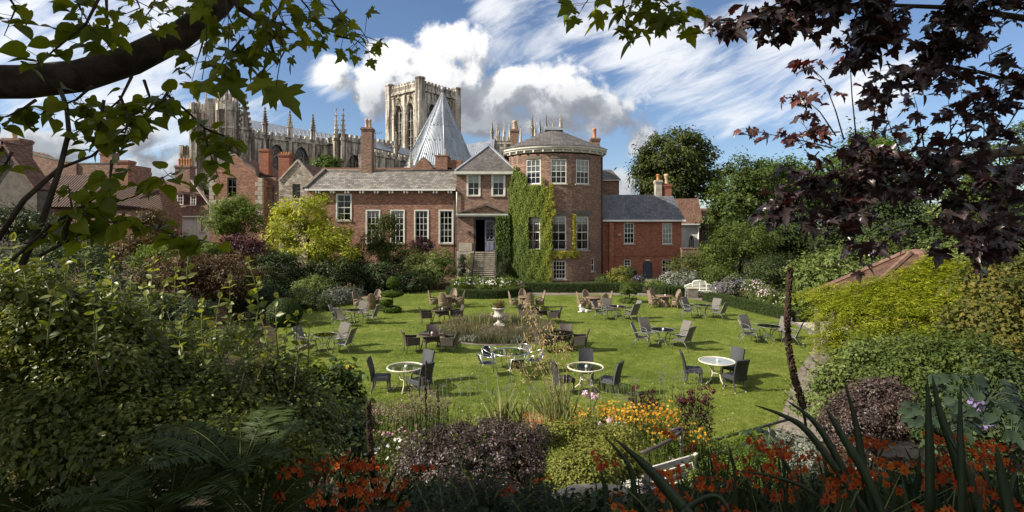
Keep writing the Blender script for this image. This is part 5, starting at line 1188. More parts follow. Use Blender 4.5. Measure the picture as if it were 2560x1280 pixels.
# every chair faces its own +x; the back stands on the -x side
def sheet_grid(mb, f, nu, nv, th):
    """thin curved panel with thickness from f(s,t)->Vector, s and t in 0..1"""
    g_ = [[f(i / nu, j / nv) for j in range(nv + 1)] for i in range(nu + 1)]
    def nrm(i, j):
        a = g_[min(i + 1, nu)][j] - g_[max(i - 1, 0)][j]; b = g_[i][min(j + 1, nv)] - g_[i][max(j - 1, 0)]
        return a.cross(b).normalized()
    k = (nu + 1) * (nv + 1); vs = [g_[i][j] for i in range(nu + 1) for j in range(nv + 1)] + [g_[i][j] - nrm(i, j) * th for i in range(nu + 1) for j in range(nv + 1)]
    ix = lambda i, j: i * (nv + 1) + j
    fs = []
    for i in range(nu):
        for j in range(nv):
            fs.append((ix(i, j), ix(i + 1, j), ix(i + 1, j + 1), ix(i, j + 1))); fs.append((k + ix(i, j), k + ix(i, j + 1), k + ix(i + 1, j + 1), k + ix(i + 1, j)))
    for i in range(nu):
        for j in (0, nv): fs.append((ix(i, j), ix(i + 1, j), k + ix(i + 1, j), k + ix(i, j)))
    for j in range(nv):
        for i in (0, nu): fs.append((ix(i, j), ix(i, j + 1), k + ix(i, j + 1), k + ix(i, j)))
    mb.add(vs, fs, False)
V3 = Vector
def sling_chair():
    t = empty('sling_chair', 'x', 'chair')
    b = MB(); sheet_grid(b, lambda s, q: V3((-0.20 - 0.24 * q + 0.03 * math.sin(q * PI), -0.25 + 0.5 * s, 0.40 + 0.58 * q)), 2, 6, 0.015); bk = b.build('backrest', 'sling', t, False)
    b = MB(); sheet_grid(b, lambda s, q: V3((-0.21 + 0.47 * q, -0.25 + 0.5 * s, 0.39 - 0.03 * math.sin(q * PI) + 0.03 * q)), 2, 5, 0.015); b.build('seat', 'sling', t, False)
    for s_ in (-1, 1):
        y = 0.265 * s_
        f = MB(); f.tube([(-0.45, y, 0.985), (-0.21, y, 0.40), (0.25, y, 0.42), (0.29, y, 0.405)], 0.014, 6); f.build('side_frame', 'steel_frame', t, False)
        a = MB(); a.tube([(-0.30, y, 0.60), (-0.22, y * 1.08, 0.645), (0.0, y * 1.1, 0.655), (0.16, y * 1.1, 0.62), (0.25, y * 1.08, 0.52), (0.27, y * 1.02, 0.42)], 0.015, 6); a.build('armrest', 'steel_frame', t, False)
        MB().tube([(0.22, y, 0.43), (0.27, y * 1.04, 0.30), (0.33, y * 1.06, 0.0)], 0.014, 6).build('leg', 'steel_frame', t, False)
        MB().tube([(-0.14, y, 0.42), (-0.30, y * 1.04, 0.26), (-0.44, y * 1.06, 0.0)], 0.014, 6).build('leg', 'steel_frame', t, False)
    MB().tube([(-0.45, -0.265, 0.985), (-0.455, 0, 0.995), (-0.45, 0.265, 0.985)], 0.014, 6).build('top_rail', 'steel_frame', t, False)
    MB().tube([(-0.22, -0.26, 0.38), (-0.22, 0.26, 0.38)], 0.011, 5).build('stretcher', 'steel_frame', t, False)
    return t
def side_chair():      # high-backed black wicker
    t = empty('wicker_side_chair', 'x', 'chair'); m = 'black_wicker'
    b = MB(); sheet_grid(b, lambda s, q: V3((-0.22 - 0.02 * q - 0.12 * q * q + 0.03 * (1 - (2 * s - 1) ** 2) * -1, -0.23 + 0.46 * s, 0.36 + (0.66 + 0.012 * (1 - (2 * s - 1) ** 2)) * q)), 5, 7, 0.05); b.build('backrest', m, t, False)
    b = MB(); b.cbox((0.02, 0, 0.42), (0.48, 0.46, 0.11), 0, 0.97); b.cbox((0.02, 0, 0.482), (0.44, 0.42, 0.02), 0, 0.93); b.build('seat', m, t, False)
    for x, y in ((0.22, 0.19), (0.22, -0.19), (-0.19, 0.19), (-0.19, -0.19)):
        lg = MB(); dx = 0.02 if x > 0 else -0.09; lg.tube([(x, y, 0.40), (x + dx * 0.3, y, 0.2), (x + dx, y * 1.03, 0.0)], [0.030, 0.026, 0.022], 4, smooth=False); q = lg.build('leg', m, t, False)
        MB().lathe([(0.025, 0.0), (0.025, 0.02), (0.0, 0.021)], (x + dx, y * 1.03, 0), 8).build('foot_cap', 'cream_metal', q, False)
    return t
def arm_chair():       # dark brown wicker armchair
    t = empty('wicker_armchair', 'x', 'chair'); m = 'brown_wicker'
    b = MB(); sheet_grid(b, lambda s, q: V3((-0.25 - 0.03 * q - 0.10 * q ** 3 - 0.03 * (1 - (2 * s - 1) ** 2), (-0.25 + 0.50 * s) * (1 + 0.06 * q), 0.32 + 0.54 * q + 0.03 * q * abs(2 * s - 1))), 5, 6, 0.04); b.build('backrest', m, t, False)
    b = MB(); b.cbox((0, 0, 0.37), (0.52, 0.50, 0.10)); b.cbox((0.01, 0, 0.435), (0.46, 0.44, 0.03), 0, 0.95); b.build('seat', m, t, False)
    for s_ in (-1, 1):
        a = MB(); sheet_grid(a, lambda s, q, s_=s_: V3((-0.25 + 0.50 * s, 0.265 * s_ * (1 + 0.05 * q), 0.32 + (0.32 - 0.04 * s) * q)), 4, 3, 0.035 * s_); a.bar((-0.26, 0.285 * s_, 0.64), (0.26, 0.285 * s_, 0.60), 0.07, 0.03); a.build('arm_panel', m, t, False)
        for x, dx in ((0.23, 0.0), (-0.23, -0.05)): MB().tube([(x, 0.24 * s_, 0.34), (x + dx, 0.245 * s_, 0.0)], [0.018, 0.014], 5).build('leg', m, t, False)
    return t
def rattan_chair():    # tall rounded back, woven skirt
    t = empty('rattan_chair', 'x', 'chair'); m = 'rattan'
    def bf(s, q):
        y = -1 + 2 * s; top = 0.46 + (0.60 - 0.26 * abs(y) ** 2.6) * q
        return V3((-0.16 - 0.14 * q - 0.10 * (1 - y * y) + 0.04 * q * q, y * (0.25 - 0.02 * q), top))
    b = MB(); sheet_grid(b, bf, 8, 7, 0.03); bk = b.build('backrest', m, t, False)
    rim = MB(); rim.tube([bf(0, j / 6) for j in range(7)] + [bf(i / 8, 1) for i in range(1, 8)] + [bf(1, 1 - j / 6) for j in range(7)], 0.022, 6); rim.build('rim', m, bk, False)
    b = MB(); b.lathe([(0.24, 0.20), (0.27, 0.24), (0.285, 0.42), (0.29, 0.45), (0.25, 0.47), (0.0, 0.475)], (-0.02, 0, 0), 14); b.build('seat', m, t, False)
    for s_ in (-1, 1):
        MB().tube([bf((1 + s_ * 0.96) / 2, 0.30), V3((-0.02, 0.27 * s_, 0.60)), V3((0.14, 0.26 * s_, 0.54)), V3((0.20, 0.22 * s_, 0.44))], [0.03, 0.035, 0.035, 0.03], 6).build('arm_wing', m, t, False)
        for x, dx in ((0.15, 0.05), (-0.18, -0.09)): MB().tube([(x, 0.17 * s_, 0.24), (x + dx, 0.20 * s_, 0.0)], [0.024, 0.018], 6).build('leg', m, t, False)
    return t
def bistro_chair():    # aluminium tube with woven seat
    t = empty('aluminium_chair', 'x', 'chair'); m = 'aluminium'
    hoop = MB(); P = [V3((0.20, -0.26, 0.60))] + [V3((-0.05 - 0.28 * math.cos(R(a)) * 1.0, 0.275 * math.sin(R(a)), 0.66 + 0.09 * math.cos(R(a)))) for a in np.linspace(-90, 90, 11)] + [V3((0.20, 0.26, 0.60))]
    hoop.tube(P, 0.014, 6); hoop.build('arm_hoop', m, t, False)
    b = MB(); sheet_grid(b, lambda s, q: V3((-0.20 - 0.12 * q - 0.03 * (1 - (2 * s - 1) ** 2), -0.20 + 0.4 * s, 0.42 + 0.31 * q)), 5, 4, 0.008); b.build('backrest', 'black_wicker', t, False)
    b = MB(); sheet_grid(b, lambda s, q: V3((-0.22 + 0.45 * q, -0.21 + 0.42 * s, 0.43 - 0.02 * math.sin(q * PI))), 3, 4, 0.015); b.build('seat', 'black_wicker', t, False)
    for s_ in (-1, 1):
        MB().tube([(-0.22, 0.22 * s_, 0.43), (0.24, 0.22 * s_, 0.43)], 0.012, 6).build('seat_rail', m, t, False)
        MB().tube([(0.20, 0.26 * s_, 0.60), (0.24, 0.225 * s_, 0.43), (0.30, 0.25 * s_, 0.0)], 0.013, 6).build('leg', m, t, False)
        MB().tube([(-0.30, 0.2 * s_, 0.72), (-0.20, 0.22 * s_, 0.43), (-0.34, 0.25 * s_, 0.0)], 0.013, 6).build('leg', m, t, False)
    MB().tube([(0.26, -0.235, 0.25), (0.26, 0.235, 0.25)], 0.010, 5).build('stretcher', m, t, False)
    return t
CH = dict(sling=sling_chair(), side=side_chair(), arm=arm_chair(), rattan=rattan_chair(), bistro=bistro_chair())
def ring(r, z, rad, n=28, tube=6):
    mb = MB(); P = [V3((r * math.cos(2 * PI * i / n), r * math.sin(2 * PI * i / n), z)) for i in range(n + 1)]; mb.tube(P, rad, tube, cap=False); return mb
def disc(r, z0, z1, n=32): return MB().lathe([(r - 0.008, z0), (r, z0 + 0.004), (r, z1 - 0.004), (r - 0.008, z1)], (0, 0, 0), n, False)
def sling_table(r):
    t = empty('glass_table', 'x', 'table'); tp = disc(r - 0.01, 0.705, 0.713).build('tabletop', 'smoked_glass', t, False); ring(r, 0.709, 0.014).build('rim', 'steel_frame', tp, False)
    for k in range(4):
        a = R(45 + 90 * k); c, s_ = math.cos(a), math.sin(a)
        MB().tube([(c * r * 0.86, s_ * r * 0.86, 0.70), (c * r * 0.42, s_ * r * 0.42, 0.48), (c * r * 0.30, s_ * r * 0.30, 0.30), (c * r * 0.45, s_ * r * 0.45, 0.13), (c * r * 0.72, s_ * r * 0.72, 0.0)], 0.014, 6).build('leg', 'steel_frame', t, False)
    ring(r * 0.32, 0.33, 0.010, 16, 5).build('brace_ring', 'steel_frame', t, False)
    return t
def cream_table(r, top):
    t = empty('cream_rimmed_table', 'x', 'table'); tp = disc(r - 0.02, 0.708, 0.716).build('tabletop', top, t, False); ring(r, 0.712, 0.026).build('rim', 'cream_metal', tp, False)
    for k in range(4):
        a = R(20 + 90 * k); c, s_ = math.cos(a), math.sin(a)
        MB().tube([(c * r * 0.93, s_ * r * 0.93, 0.70), (c * r * 0.60, s_ * r * 0.60, 0.66), (c * r * 0.36, s_ * r * 0.36, 0.52), (c * r * 0.28, s_ * r * 0.28, 0.34), (c * r * 0.38, s_ * r * 0.38, 0.16), (c * r * 0.72, s_ * r * 0.72, 0.0)], [0.016, 0.018, 0.02, 0.02, 0.022, 0.026], 6).build('leg', 'cream_metal', t, False)
    ring(r * 0.27, 0.35, 0.014, 16, 5).build('brace_ring', 'cream_metal', t, False)
    return t
def wicker_table(r):
    t = empty('wicker_table', 'x', 'table'); m = 'brown_wicker'
    tp = disc(r - 0.03, 0.715, 0.722).build('tabletop', 'smoked_glass', t, False); MB().lathe([(r - 0.02, 0.66), (r, 0.67), (r + 0.005, 0.70), (r - 0.01, 0.712), (0.0, 0.712)], (0, 0, 0), 32).build('woven_rim', m, tp, False)
    b = MB()
    for k in range(4):
        a = R(45 + 90 * k); c, s_ = math.cos(a), math.sin(a); a2 = R(135 + 90 * k); c2, s2 = math.cos(a2), math.sin(a2)
        sheet_grid(b, lambda s, q, c=c, s_=s_, c2=c2, s2=s2: V3(((c + (c2 - c) * s) * (0.36 + 0.05 * q), (s_ + (s2 - s_) * s) * (0.36 + 0.05 * q), 0.66 - (0.30 - 0.08 * math.sin(s * PI)) * q)), 5, 4, 0.03)
    b.build('woven_base', m, t, False)
    for k in range(4):
        a = R(45 + 90 * k); c, s_ = math.cos(a), math.sin(a); MB().tube([(c * 0.38, s_ * 0.38, 0.45), (c * 0.52, s_ * 0.52, 0.0)], [0.026, 0.02], 5).build('leg', m, t, False)
    return t
def rattan_table(r):
    t = empty('rattan_table', 'x', 'table'); m = 'rattan'
    tp = MB().lathe([(r - 0.04, 0.66), (r, 0.675), (r + 0.01, 0.70), (r - 0.01, 0.72), (0, 0.722)], (0, 0, 0), 28).build('tabletop', m, t, False)
    MB().lathe([(0.36, 0.03), (0.34, 0.1), (0.24, 0.36), (0.30, 0.64), (0.0, 0.65)], (0, 0, 0), 16).build('woven_base', m, t, False)
    for k in range(4): a = R(45 + 90 * k); MB().tube([(math.cos(a) * r * 0.8, math.sin(a) * r * 0.8, 0.67), (math.cos(a) * 0.42, math.sin(a) * 0.42, 0.25), (math.cos(a) * 0.46, math.sin(a) * 0.46, 0)], 0.022, 6).build('leg', m, t, False)
    return t
def bistro_table(r):
    t = empty('aluminium_table', 'x', 'table'); tp = disc(r - 0.012, 0.708, 0.716).build('tabletop', 'table_glass', t, False); ring(r, 0.712, 0.018).build('rim', 'aluminium', tp, False)
    for k in range(4): a = R(45 + 90 * k); MB().tube([(math.cos(a) * r * 0.9, math.sin(a) * r * 0.9, 0.70), (math.cos(a) * r * 0.72, math.sin(a) * r * 0.72, 0.0)], 0.013, 6).build('leg', 'aluminium', t, False)
    return t
TB = dict(sling=sling_table(0.48), wicker=wicker_table(0.54), cream=cream_table(0.54, 'table_glass'), frosted=cream_table(0.54, 'frosted_glass'), rattan=rattan_table(0.55), bistro=bistro_table(0.62))
LK = dict(sling='grey sling chair', side='black wicker chair', arm='dark wicker armchair', rattan='tan rattan chair', bistro='silver bistro chair')
LT = dict(sling='round smoked glass table on curved grey legs', wicker='round dark wicker table with glossy top', cream='round clear glass table with cream metal rim', frosted='round frosted glass table with cream rim', rattan='round natural rattan table', bistro='large round glass table with silver rim')
GK = dict(sling='grey sling chairs', side='black wicker chairs', arm='dark wicker armchairs', rattan='round backed rattan chairs', bistro='aluminium chairs')
GT = dict(sling='smoked glass tables', wicker='dark wicker tables', cream='cream rimmed tables', frosted='cream rimmed tables', rattan='rattan tables', bistro='aluminium tables')
# (kind of table, kind of chair, table-top pixel, chair reach, [(angle, words)], where)
SETS = [
 ('rattan', 'rattan', (928, 743), .78, [(182, 'left'), (82, 'far'), (-75, 'near')], 'behind the tiered topiary'),
 ('rattan', 'rattan', (1117, 740), .80, [(183, 'left'), (72, 'far'), (-97, 'near'), (-3, 'right')], 'before the curved hedge end'),
 ('rattan', 'rattan', (1317, 741), .80, [(185, 'left'), (105, 'far'), (-80, 'near'), (3, 'right')], 'behind the oat grass and urn'),
 ('rattan', 'rattan', (1486, 743), .78, [(190, 'left'), (112, 'far'), (-62, 'near'), (8, 'right')], 'behind the white dog'),
 ('rattan', 'rattan', (1661, 739), .80, [(196, 'left'), (118, 'far'), (-48, 'near'), (20, 'right')], 'closest to the white bench'),
 ('sling', 'sling', (887, 775), .85, [(178, 'left'), (88, 'far'), (-112, 'near'), (-4, 'right')], 'left of the tiered topiary'),
 ('sling', 'sling', (812, 837), .80, [(172, 'left'), (68, 'far'), (-130, 'near'), (-8, 'right')], 'by the clipped ball'),
 ('sling', 'sling', (1543, 766), .88, [(184, 'left'), (108, 'far'), (-48, 'near'), (12, 'right')], 'between dog and standard tree'),
 ('sling', 'sling', (1757, 763), .86, [(186, 'left'), (120, 'far'), (-38, 'near'), (32, 'right')], 'below the stone planter'),
 ('sling', 'sling', (1656, 824), .88, [(187, 'left'), (112, 'far'), (-40, 'near'), (22, 'right')], 'alone on the open right lawn'),
 ('sling', 'sling', (1921, 815), .88, [(186, 'left'), (118, 'far'), (-42, 'near'), (32, 'right')], 'at the bend of the path'),
 ('wicker', 'arm', (1104, 773), .78, [(200, 'left'), (14, 'right')], 'left behind the round bed'),
 ('wicker', 'arm', (1078, 834), .76, [(192, 'left'), (95, 'far'), (-14, 'right')], 'left of the round bed'),
 ('wicker', 'arm', (1349, 773), .78, [(158, 'left'), (-14, 'right')], 'right behind the round bed'),
 ('wicker', 'arm', (1401, 832), .76, [(205, 'left'), (72, 'far'), (-12, 'right')], 'right of the round bed'),
 ('cream', 'side', (1013, 918), .72, [(186, 'left'), (58, 'far'), (-42, 'near')], 'at the near left of the lawn'),
 ('cream', 'side', (1464, 918), .74, [(203, 'left'), (80, 'far'), (-28, 'near')], 'behind the blush roses'),
 ('frosted', 'side', (1792, 903), .74, [(176, 'left'), (30, 'far right'), (-70, 'near')], 'on the near right lawn'),
 ('bistro', 'bistro', (1275, 880), .85, [(205, 'near left'), (140, 'far left'), (-76, 'near'), (62, 'far right'), (2, 'right')], 'in front of the round bed'),
]
rg = np.random.default_rng(5)
for kt, kc, (px, py), reach, chairs, where in SETS:
    c = gnd(px, py, 0.72); c.z = 0.013
    T = place(TB[kt], c, rg.random() * 1.5, LT[kt] + ' ' + where, GT[kt])
    T['category'] = 'table'
    for ang, word in chairs:
        a = R(ang); p = c + V3((math.cos(a) * reach, math.sin(a) * reach, 0))
        place(CH[kc], p, a + PI + rg.normal() * 0.09 - (0.50 if kc == 'sling' and word == 'left' and c.x > 0 else 0), f'{LK[kc]}, {word} seat at the table {where}', GK[kc])
# small white candle holders standing on the tables
def candle():
    t = empty('candle_holder', 'x', 'candle')
    MB().lathe([(0.035, 0), (0.045, 0.01), (0.042, 0.06), (0.036, 0.07), (0.0, 0.055)], (0, 0, 0), 10).build('cup', 'candle_white', t, False)
    MB().lathe([(0.012, 0.05), (0.012, 0.085), (0.002, 0.09)], (0, 0, 0), 6).build('candle', 'candle_white', t, False)
    return t
CN = candle()
for i, w in ((16, 'behind the blush roses'), (17, 'on the near right lawn'), (12, 'left of the round bed'), (11, 'left behind the round bed'), (9, 'alone on the open right lawn'), (7, 'between dog and standard tree'), (4, 'closest to the white bench'), (15, 'at the near left of the lawn')):
    px, py = SETS[i][2]; q = gnd(px + 2, py, 0.74); q.z = 0.734 if SETS[i][0] != 'sling' else 0.728
    place(CN, q, 0, 'small white candle holder on the table ' + w, 'candle holders on the tables')

# ---- white slatted bench with arched back, stone box in front
def lutyens():
    c = gnd(1750, 742); t = empty('white_bench', 'white painted garden bench with an arched slatted back and rolled arms', 'bench', tuple(c), R(-14)); m = 'white_paint'; w = 1.05
    s_ = MB()
    for i in range(5): s_.cbox((0, -0.22 + 0.11 * i, 0.44), (2 * w - 0.08, 0.085, 0.03))
    s_.build('seat', m, t, False)
    def top(x): 
        a = abs(x) / w
        return 1.16 - 0.10 * (a / 0.45) ** 2 if a < 0.45 else (0.94 - 0.14 * ((a - 0.45) / 0.4) ** 1.2 if a < 0.85 else 0.76)
    b = MB(); xs = np.linspace(-w, w, 41)
    b.tube([(x, 0.30, top(x)) for x in xs], 0.04, 4, smooth=False)
    for z in (0.56, 0.66, 0.76, 0.86, 0.96, 1.05):
        k = [x for x in xs if top(x) > z + 0.02]
        if k: b.bar((k[0], 0.30, z), (k[-1], 0.30, z), 0.03, 0.045)
    for x in (-0.95, -0.48, 0, 0.48, 0.95): b.bar((x, 0.30, 0.44), (x, 0.30, top(x)), 0.05, 0.045, up=V3((0, 1, 0)))
    b.build('backrest', m, t, False)
    for k in (-1, 1):
        a = MB(); P = [(k * w, 0.30, 0.70), (k * w, 0.0, 0.72), (k * w, -0.26, 0.74)] + [(k * w, -0.26 - 0.07 * math.sin(q), 0.67 + 0.07 * math.cos(q)) for q in np.linspace(0.3, 4.5, 8)]; a.tube(P, 0.035, 6); a.build('armrest', m, t, False)
        for y in (-0.26, 0.30): MB().cbox((k * w, y, 0.34), (0.075, 0.075, 0.68)).build('leg', m, t, False)
        MB().cbox((k * w * 0.99, 0.02, 0.14), (0.04, 0.52, 0.06)).build('stretcher', m, t, False)
    MB().cbox((0, -0.27, 0.39), (2 * w, 0.035, 0.09)).build('apron', m, t, False)
    c = gnd(1733, 746); q = empty('stone_planter', 'square dark lidded stone box standing before the white bench', 'planter', tuple(c), R(-12))
    MB().cbox((0, 0.35, 0.34), (0.66, 0.60, 0.66)).cbox((0, 0.35, 0.04), (0.72, 0.66, 0.08)).build('body', 'dark_stone', q, False); MB().cbox((0, 0.35, 0.70), (0.76, 0.70, 0.06), 0, 0.97).build('lid', 'sandstone', q, False)
lutyens()
# ---- worn white folding benches at the foot of the bank
def slat_bench(name, c, rz, w, label, tilt=0.18, zb=0.0):
    t = empty(name, label, 'bench', c, rz); m = 'weathered_white'
    b = MB()
    for i, z in enumerate((0.56, 0.70, 0.84)): y = 0.22 + tilt * (z - 0.44); b.cbox((0, y, z), (2 * w, 0.03, 0.085))
    b.build('backrest', m, t, False)
    s_ = MB()
    for i in range(4): s_.cbox((0, -0.20 + 0.125 * i, 0.44), (2 * w, 0.10, 0.028))
    s_.build('seat', m, t, False)
    for k in (-1, 1):
        x = k * (w - 0.07)
        MB().bar((x, 0.23, 0.40), (x, 0.34, 0.92), 0.05, 0.05, up=V3((0, 1, 0))).build('back_post', m, t, False)
        MB().bar((x, -0.22, 0.46), (x, -0.24, -0.12), 0.05, 0.05, up=V3((0, 1, 0))).build('leg', m, t, False); MB().bar((x, 0.22, 0.46), (x, 0.32, -0.12), 0.05, 0.05, up=V3((0, 1, 0))).build('leg', m, t, False)
        MB().bar((x, -0.26, 0.62), (x, 0.26, 0.64), 0.06, 0.03).build('armrest', m, t, False)
slat_bench('slatted_bench', (2.42, 8.5, bank(2.42, 8.5) + 0.16), R(-152), 0.58, 'weathered white slatted bench seen from behind beside the handrail')
slat_bench('garden_bench', (7.3, 9.9, 0.25), R(172), 0.52, 'weathered slatted seat half hidden under hosta leaves at right')

# ---- urn on its pedestal
def urn():
    c = V3((-0.62, 24.5, 0.0)); t = empty('stone_urn', 'weathered stone campana urn on a square pedestal holding a withered rusty plant', 'urn', tuple(c)); m = 'urn_stone'
    p = MB(); p.cbox((0, 0, 0.07), (0.60, 0.60, 0.18)); p.cbox((0, 0, 0.18), (0.54, 0.54, 0.06), 0, 0.95); p.cbox((0, 0, 0.28), (0.44, 0.44, 0.14)); p.cbox((0, 0, 0.37), (0.52, 0.52, 0.05)); p.cbox((0, 0, 0.41), (0.36, 0.36, 0.06)); p.build('pedestal', m, t, False)
    b = MB(); b.lathe([(0.17, 0.43), (0.16, 0.47), (0.09, 0.52), (0.065, 0.60), (0.10, 0.63), (0.08, 0.66), (0.15, 0.70), (0.26, 0.76), (0.285, 0.81), (0.24, 0.85), (0.215, 0.92), (0.22, 1.02), (0.25, 1.10), (0.32, 1.15), (0.335, 1.18), (0.31, 1.20), (0.25, 1.18), (0.0, 1.12)], (0, 0, 0), 24)
    for i in range(18): a = 2 * PI * i / 18; b.tube([(0.14 * math.cos(a), 0.14 * math.sin(a), 0.69), (0.25 * math.cos(a), 0.25 * math.sin(a), 0.745), (0.288 * math.cos(a), 0.288 * math.sin(a), 0.80)], [0.015, 0.03, 0.018], 5)
    for i in range(24): a = 2 * PI * i / 24; b.cbox((0.325 * math.cos(a), 0.325 * math.sin(a), 1.165), (0.04, 0.05, 0.04), a)
    b.build('bowl', m, t, False)
    for k in (-1, 1): MB().tube([(0.24 * k, 0, 0.80), (0.34 * k, 0, 0.80), (0.375 * k, 0, 0.88), (0.34 * k, 0, 0.95), (0.30 * k, 0, 0.93)], [0.03, 0.028, 0.025, 0.025, 0.03], 6).build('handle', m, t, False)
    r = rng_(); lb = LB('narrow'); n = 420; d_ = unit(np.stack([r.normal(size=n), r.normal(size=n), 0.5 + np.abs(r.normal(size=n))], 1)); P = np.array([0, 0, 1.16]) + d_ * (r.random((n, 1)) * 0.36) + np.stack([r.normal(size=n) * 0.08, r.normal(size=n) * 0.08, 0 * d_[:, 0]], 1)
    lb.add(P, rdirs(r, n), d_ + r.normal(size=(n, 3)) * 0.4, 0.10 + 0.08 * r.random(n), r.random(n)); lb.build('withered_plant', 'leaf_rust', t, False)
urn()

# ---- the white dog resting on the grass
def dog():
    c = gnd(1458, 781); t = empty('dog', 'small white fluffy dog lying on the grass with its head raised', 'dog', tuple(c + V3((0, 0, 0.012))), R(8))
    J = {'pelvis': ((0.22, 0.02, 0.105), 0.105), 'belly': ((0.08, 0.01, 0.115), 0.105), 'chest': ((-0.10, 0.0, 0.155), 0.115), 'neck': ((-0.165, 0.0, 0.26), 0.075), 'skull': ((-0.195, -0.01, 0.345), 0.078), 'muzzle': ((-0.265, -0.04, 0.325), 0.040), 'nose': ((-0.305, -0.055, 0.322), 0.026),
         'earL1': ((-0.165, -0.055, 0.415), 0.026), 'earL2': ((-0.160, -0.068, 0.465), 0.010), 'earR1': ((-0.170, 0.045, 0.415), 0.026), 'earR2': ((-0.165, 0.058, 0.465), 0.010),
         'shL': ((-0.13, -0.075, 0.09), 0.05), 'elL': ((-0.10, -0.085, 0.04), 0.036), 'paL': ((-0.25, -0.085, 0.028), 0.030), 'paL2': ((-0.31, -0.085, 0.026), 0.030), 'shR': ((-0.13, 0.075, 0.09), 0.05), 'elR': ((-0.10, 0.085, 0.04), 0.036), 'paR': ((-0.25, 0.08, 0.028), 0.030), 'paR2': ((-0.31, 0.08, 0.026), 0.030),
         'hipL': ((0.22, -0.085, 0.085), 0.07), 'knL': ((0.10, -0.125, 0.065), 0.042), 'hoL': ((0.22, -0.15, 0.03), 0.028), 'ftL': ((0.12, -0.16, 0.026), 0.028), 'hipR': ((0.22, 0.10, 0.085), 0.07), 'knR': ((0.10, 0.13, 0.065), 0.042), 'hoR': ((0.22, 0.15, 0.03), 0.028), 'ftR': ((0.12, 0.16, 0.026), 0.028),
         'tail1': ((0.33, 0.03, 0.09), 0.035), 'tail2': ((0.43, 0.05, 0.07), 0.028), 'tail3': ((0.50, 0.05, 0.075), 0.018)}
    E = [('pelvis', 'belly'), ('belly', 'chest'), ('chest', 'neck'), ('neck', 'skull'), ('skull', 'muzzle'), ('muzzle', 'nose'), ('skull', 'earL1'), ('earL1', 'earL2'), ('skull', 'earR1'), ('earR1', 'earR2'), ('chest', 'shL'), ('shL', 'elL'), ('elL', 'paL'), ('paL', 'paL2'), ('chest', 'shR'), ('shR', 'elR'), ('elR', 'paR'), ('paR', 'paR2'),
         ('pelvis', 'hipL'), ('hipL', 'knL'), ('knL', 'hoL'), ('hoL', 'ftL'), ('pelvis', 'hipR'), ('hipR', 'knR'), ('knR', 'hoR'), ('hoR', 'ftR'), ('pelvis', 'tail1'), ('tail1', 'tail2'), ('tail2', 'tail3')]
    k = list(J); me = bpy.data.meshes.new('body'); me.from_pydata([J[q][0] for q in k], [(k.index(a), k.index(b)) for a, b in E], [])
    o = link_mesh('body', me, 'white_fur', t, False)
    sk = o.modifiers.new('skin', 'SKIN'); sk.use_smooth_shade = True
    for i, q in enumerate(k): me.skin_vertices[0].data[i].radius = (J[q][1], J[q][1]); me.skin_vertices[0].data[i].use_root = (q == 'pelvis')
    sb = o.modifiers.new('sub', 'SUBSURF'); sb.levels = 2; sb.render_levels = 2
    tx = bpy.data.textures.new('fur_noise', 'CLOUDS'); tx.noise_scale = 0.03; dp = o.modifiers.new('fluff', 'DISPLACE'); dp.texture = tx; dp.strength = 0.035; dp.mid_level = 0.45
    f = MB(); f.lathe([(0, -0.016), (0.016, 0), (0, 0.016)], (-0.333, -0.062, 0.328), 8); f.build('nose', 'black_nose', t, False)
    for y in (-0.062, 0.012): MB().lathe([(0, -0.011), (0.011, 0), (0, 0.011)], (-0.268, y - 0.002, 0.372), 8).build('eye', 'black_nose', t, False)
dog()

# ---- handrail beside the steps on the bank
def handrail():
    t = empty('iron_handrail', 'rusty tubular iron handrail with curled end beside the bank steps', 'handrail', (2.9, 8.9, 0)); Yp = 8.8
    a = at(1703, 1072, Yp); r = MB()
    r.tube([at(1601, 1133, 8.2), at(1640, 1118, 8.35), at(1680, 1098, 8.6), at(1698, 1082, 8.75), a], 0.030, 8); r.build('curved_rail', 'rail_metal', t)
    r = MB(); r.tube([at(1708, 1130, Yp + 0.1), at(1760, 1108, 9.6), at(1850, 1082, 10.7), at(1930, 1060, 11.6), at(1975, 1048, 12.1)], 0.030, 8); r.build('straight_rail', 'rail_metal', t)
    q = MB(); q.tube([a + V3((0, 0, 0.02)), (a.x, Yp, bank(a.x, Yp) - 0.1)], 0.036, 8); q.tube([at(1674, 1076, Yp), at(1690, 1072, Yp - 0.05), a + V3((0, 0, 0.02)), at(1712, 1073, Yp + 0.05), at(1690, 1078, Yp + 0.1), at(1676, 1078, Yp + 0.05)], 0.022, 6); q.build('post', 'rail_metal', t)
    b = at(1923, 1062, 11.5); MB().tube([b, (b.x, b.y, -0.05)], 0.032, 8).build('post', 'rail_metal', t)
    b = at(1709, 1130, Yp + .1); MB().tube([b, (b.x, b.y, bank(b.x, b.y) - 0.1)], 0.026, 8).build('post', 'rail_metal', t)
handrail()
# ---- brick pier at the left border
p = gnd(540, 806); q = empty('brick_pier', 'low brick pier with a flat stone cap among the left shrubs', 'pier', (p.x, p.y, 0))
MB().cbox((0, 0.4, 0.5), (1.1, 0.7, 1.0)).build('shaft', 'brick_red', q, False); MB().cbox((0, 0.4, 1.03), (1.3, 0.9, 0.08)).build('cap', 'dark_stone', q, False)
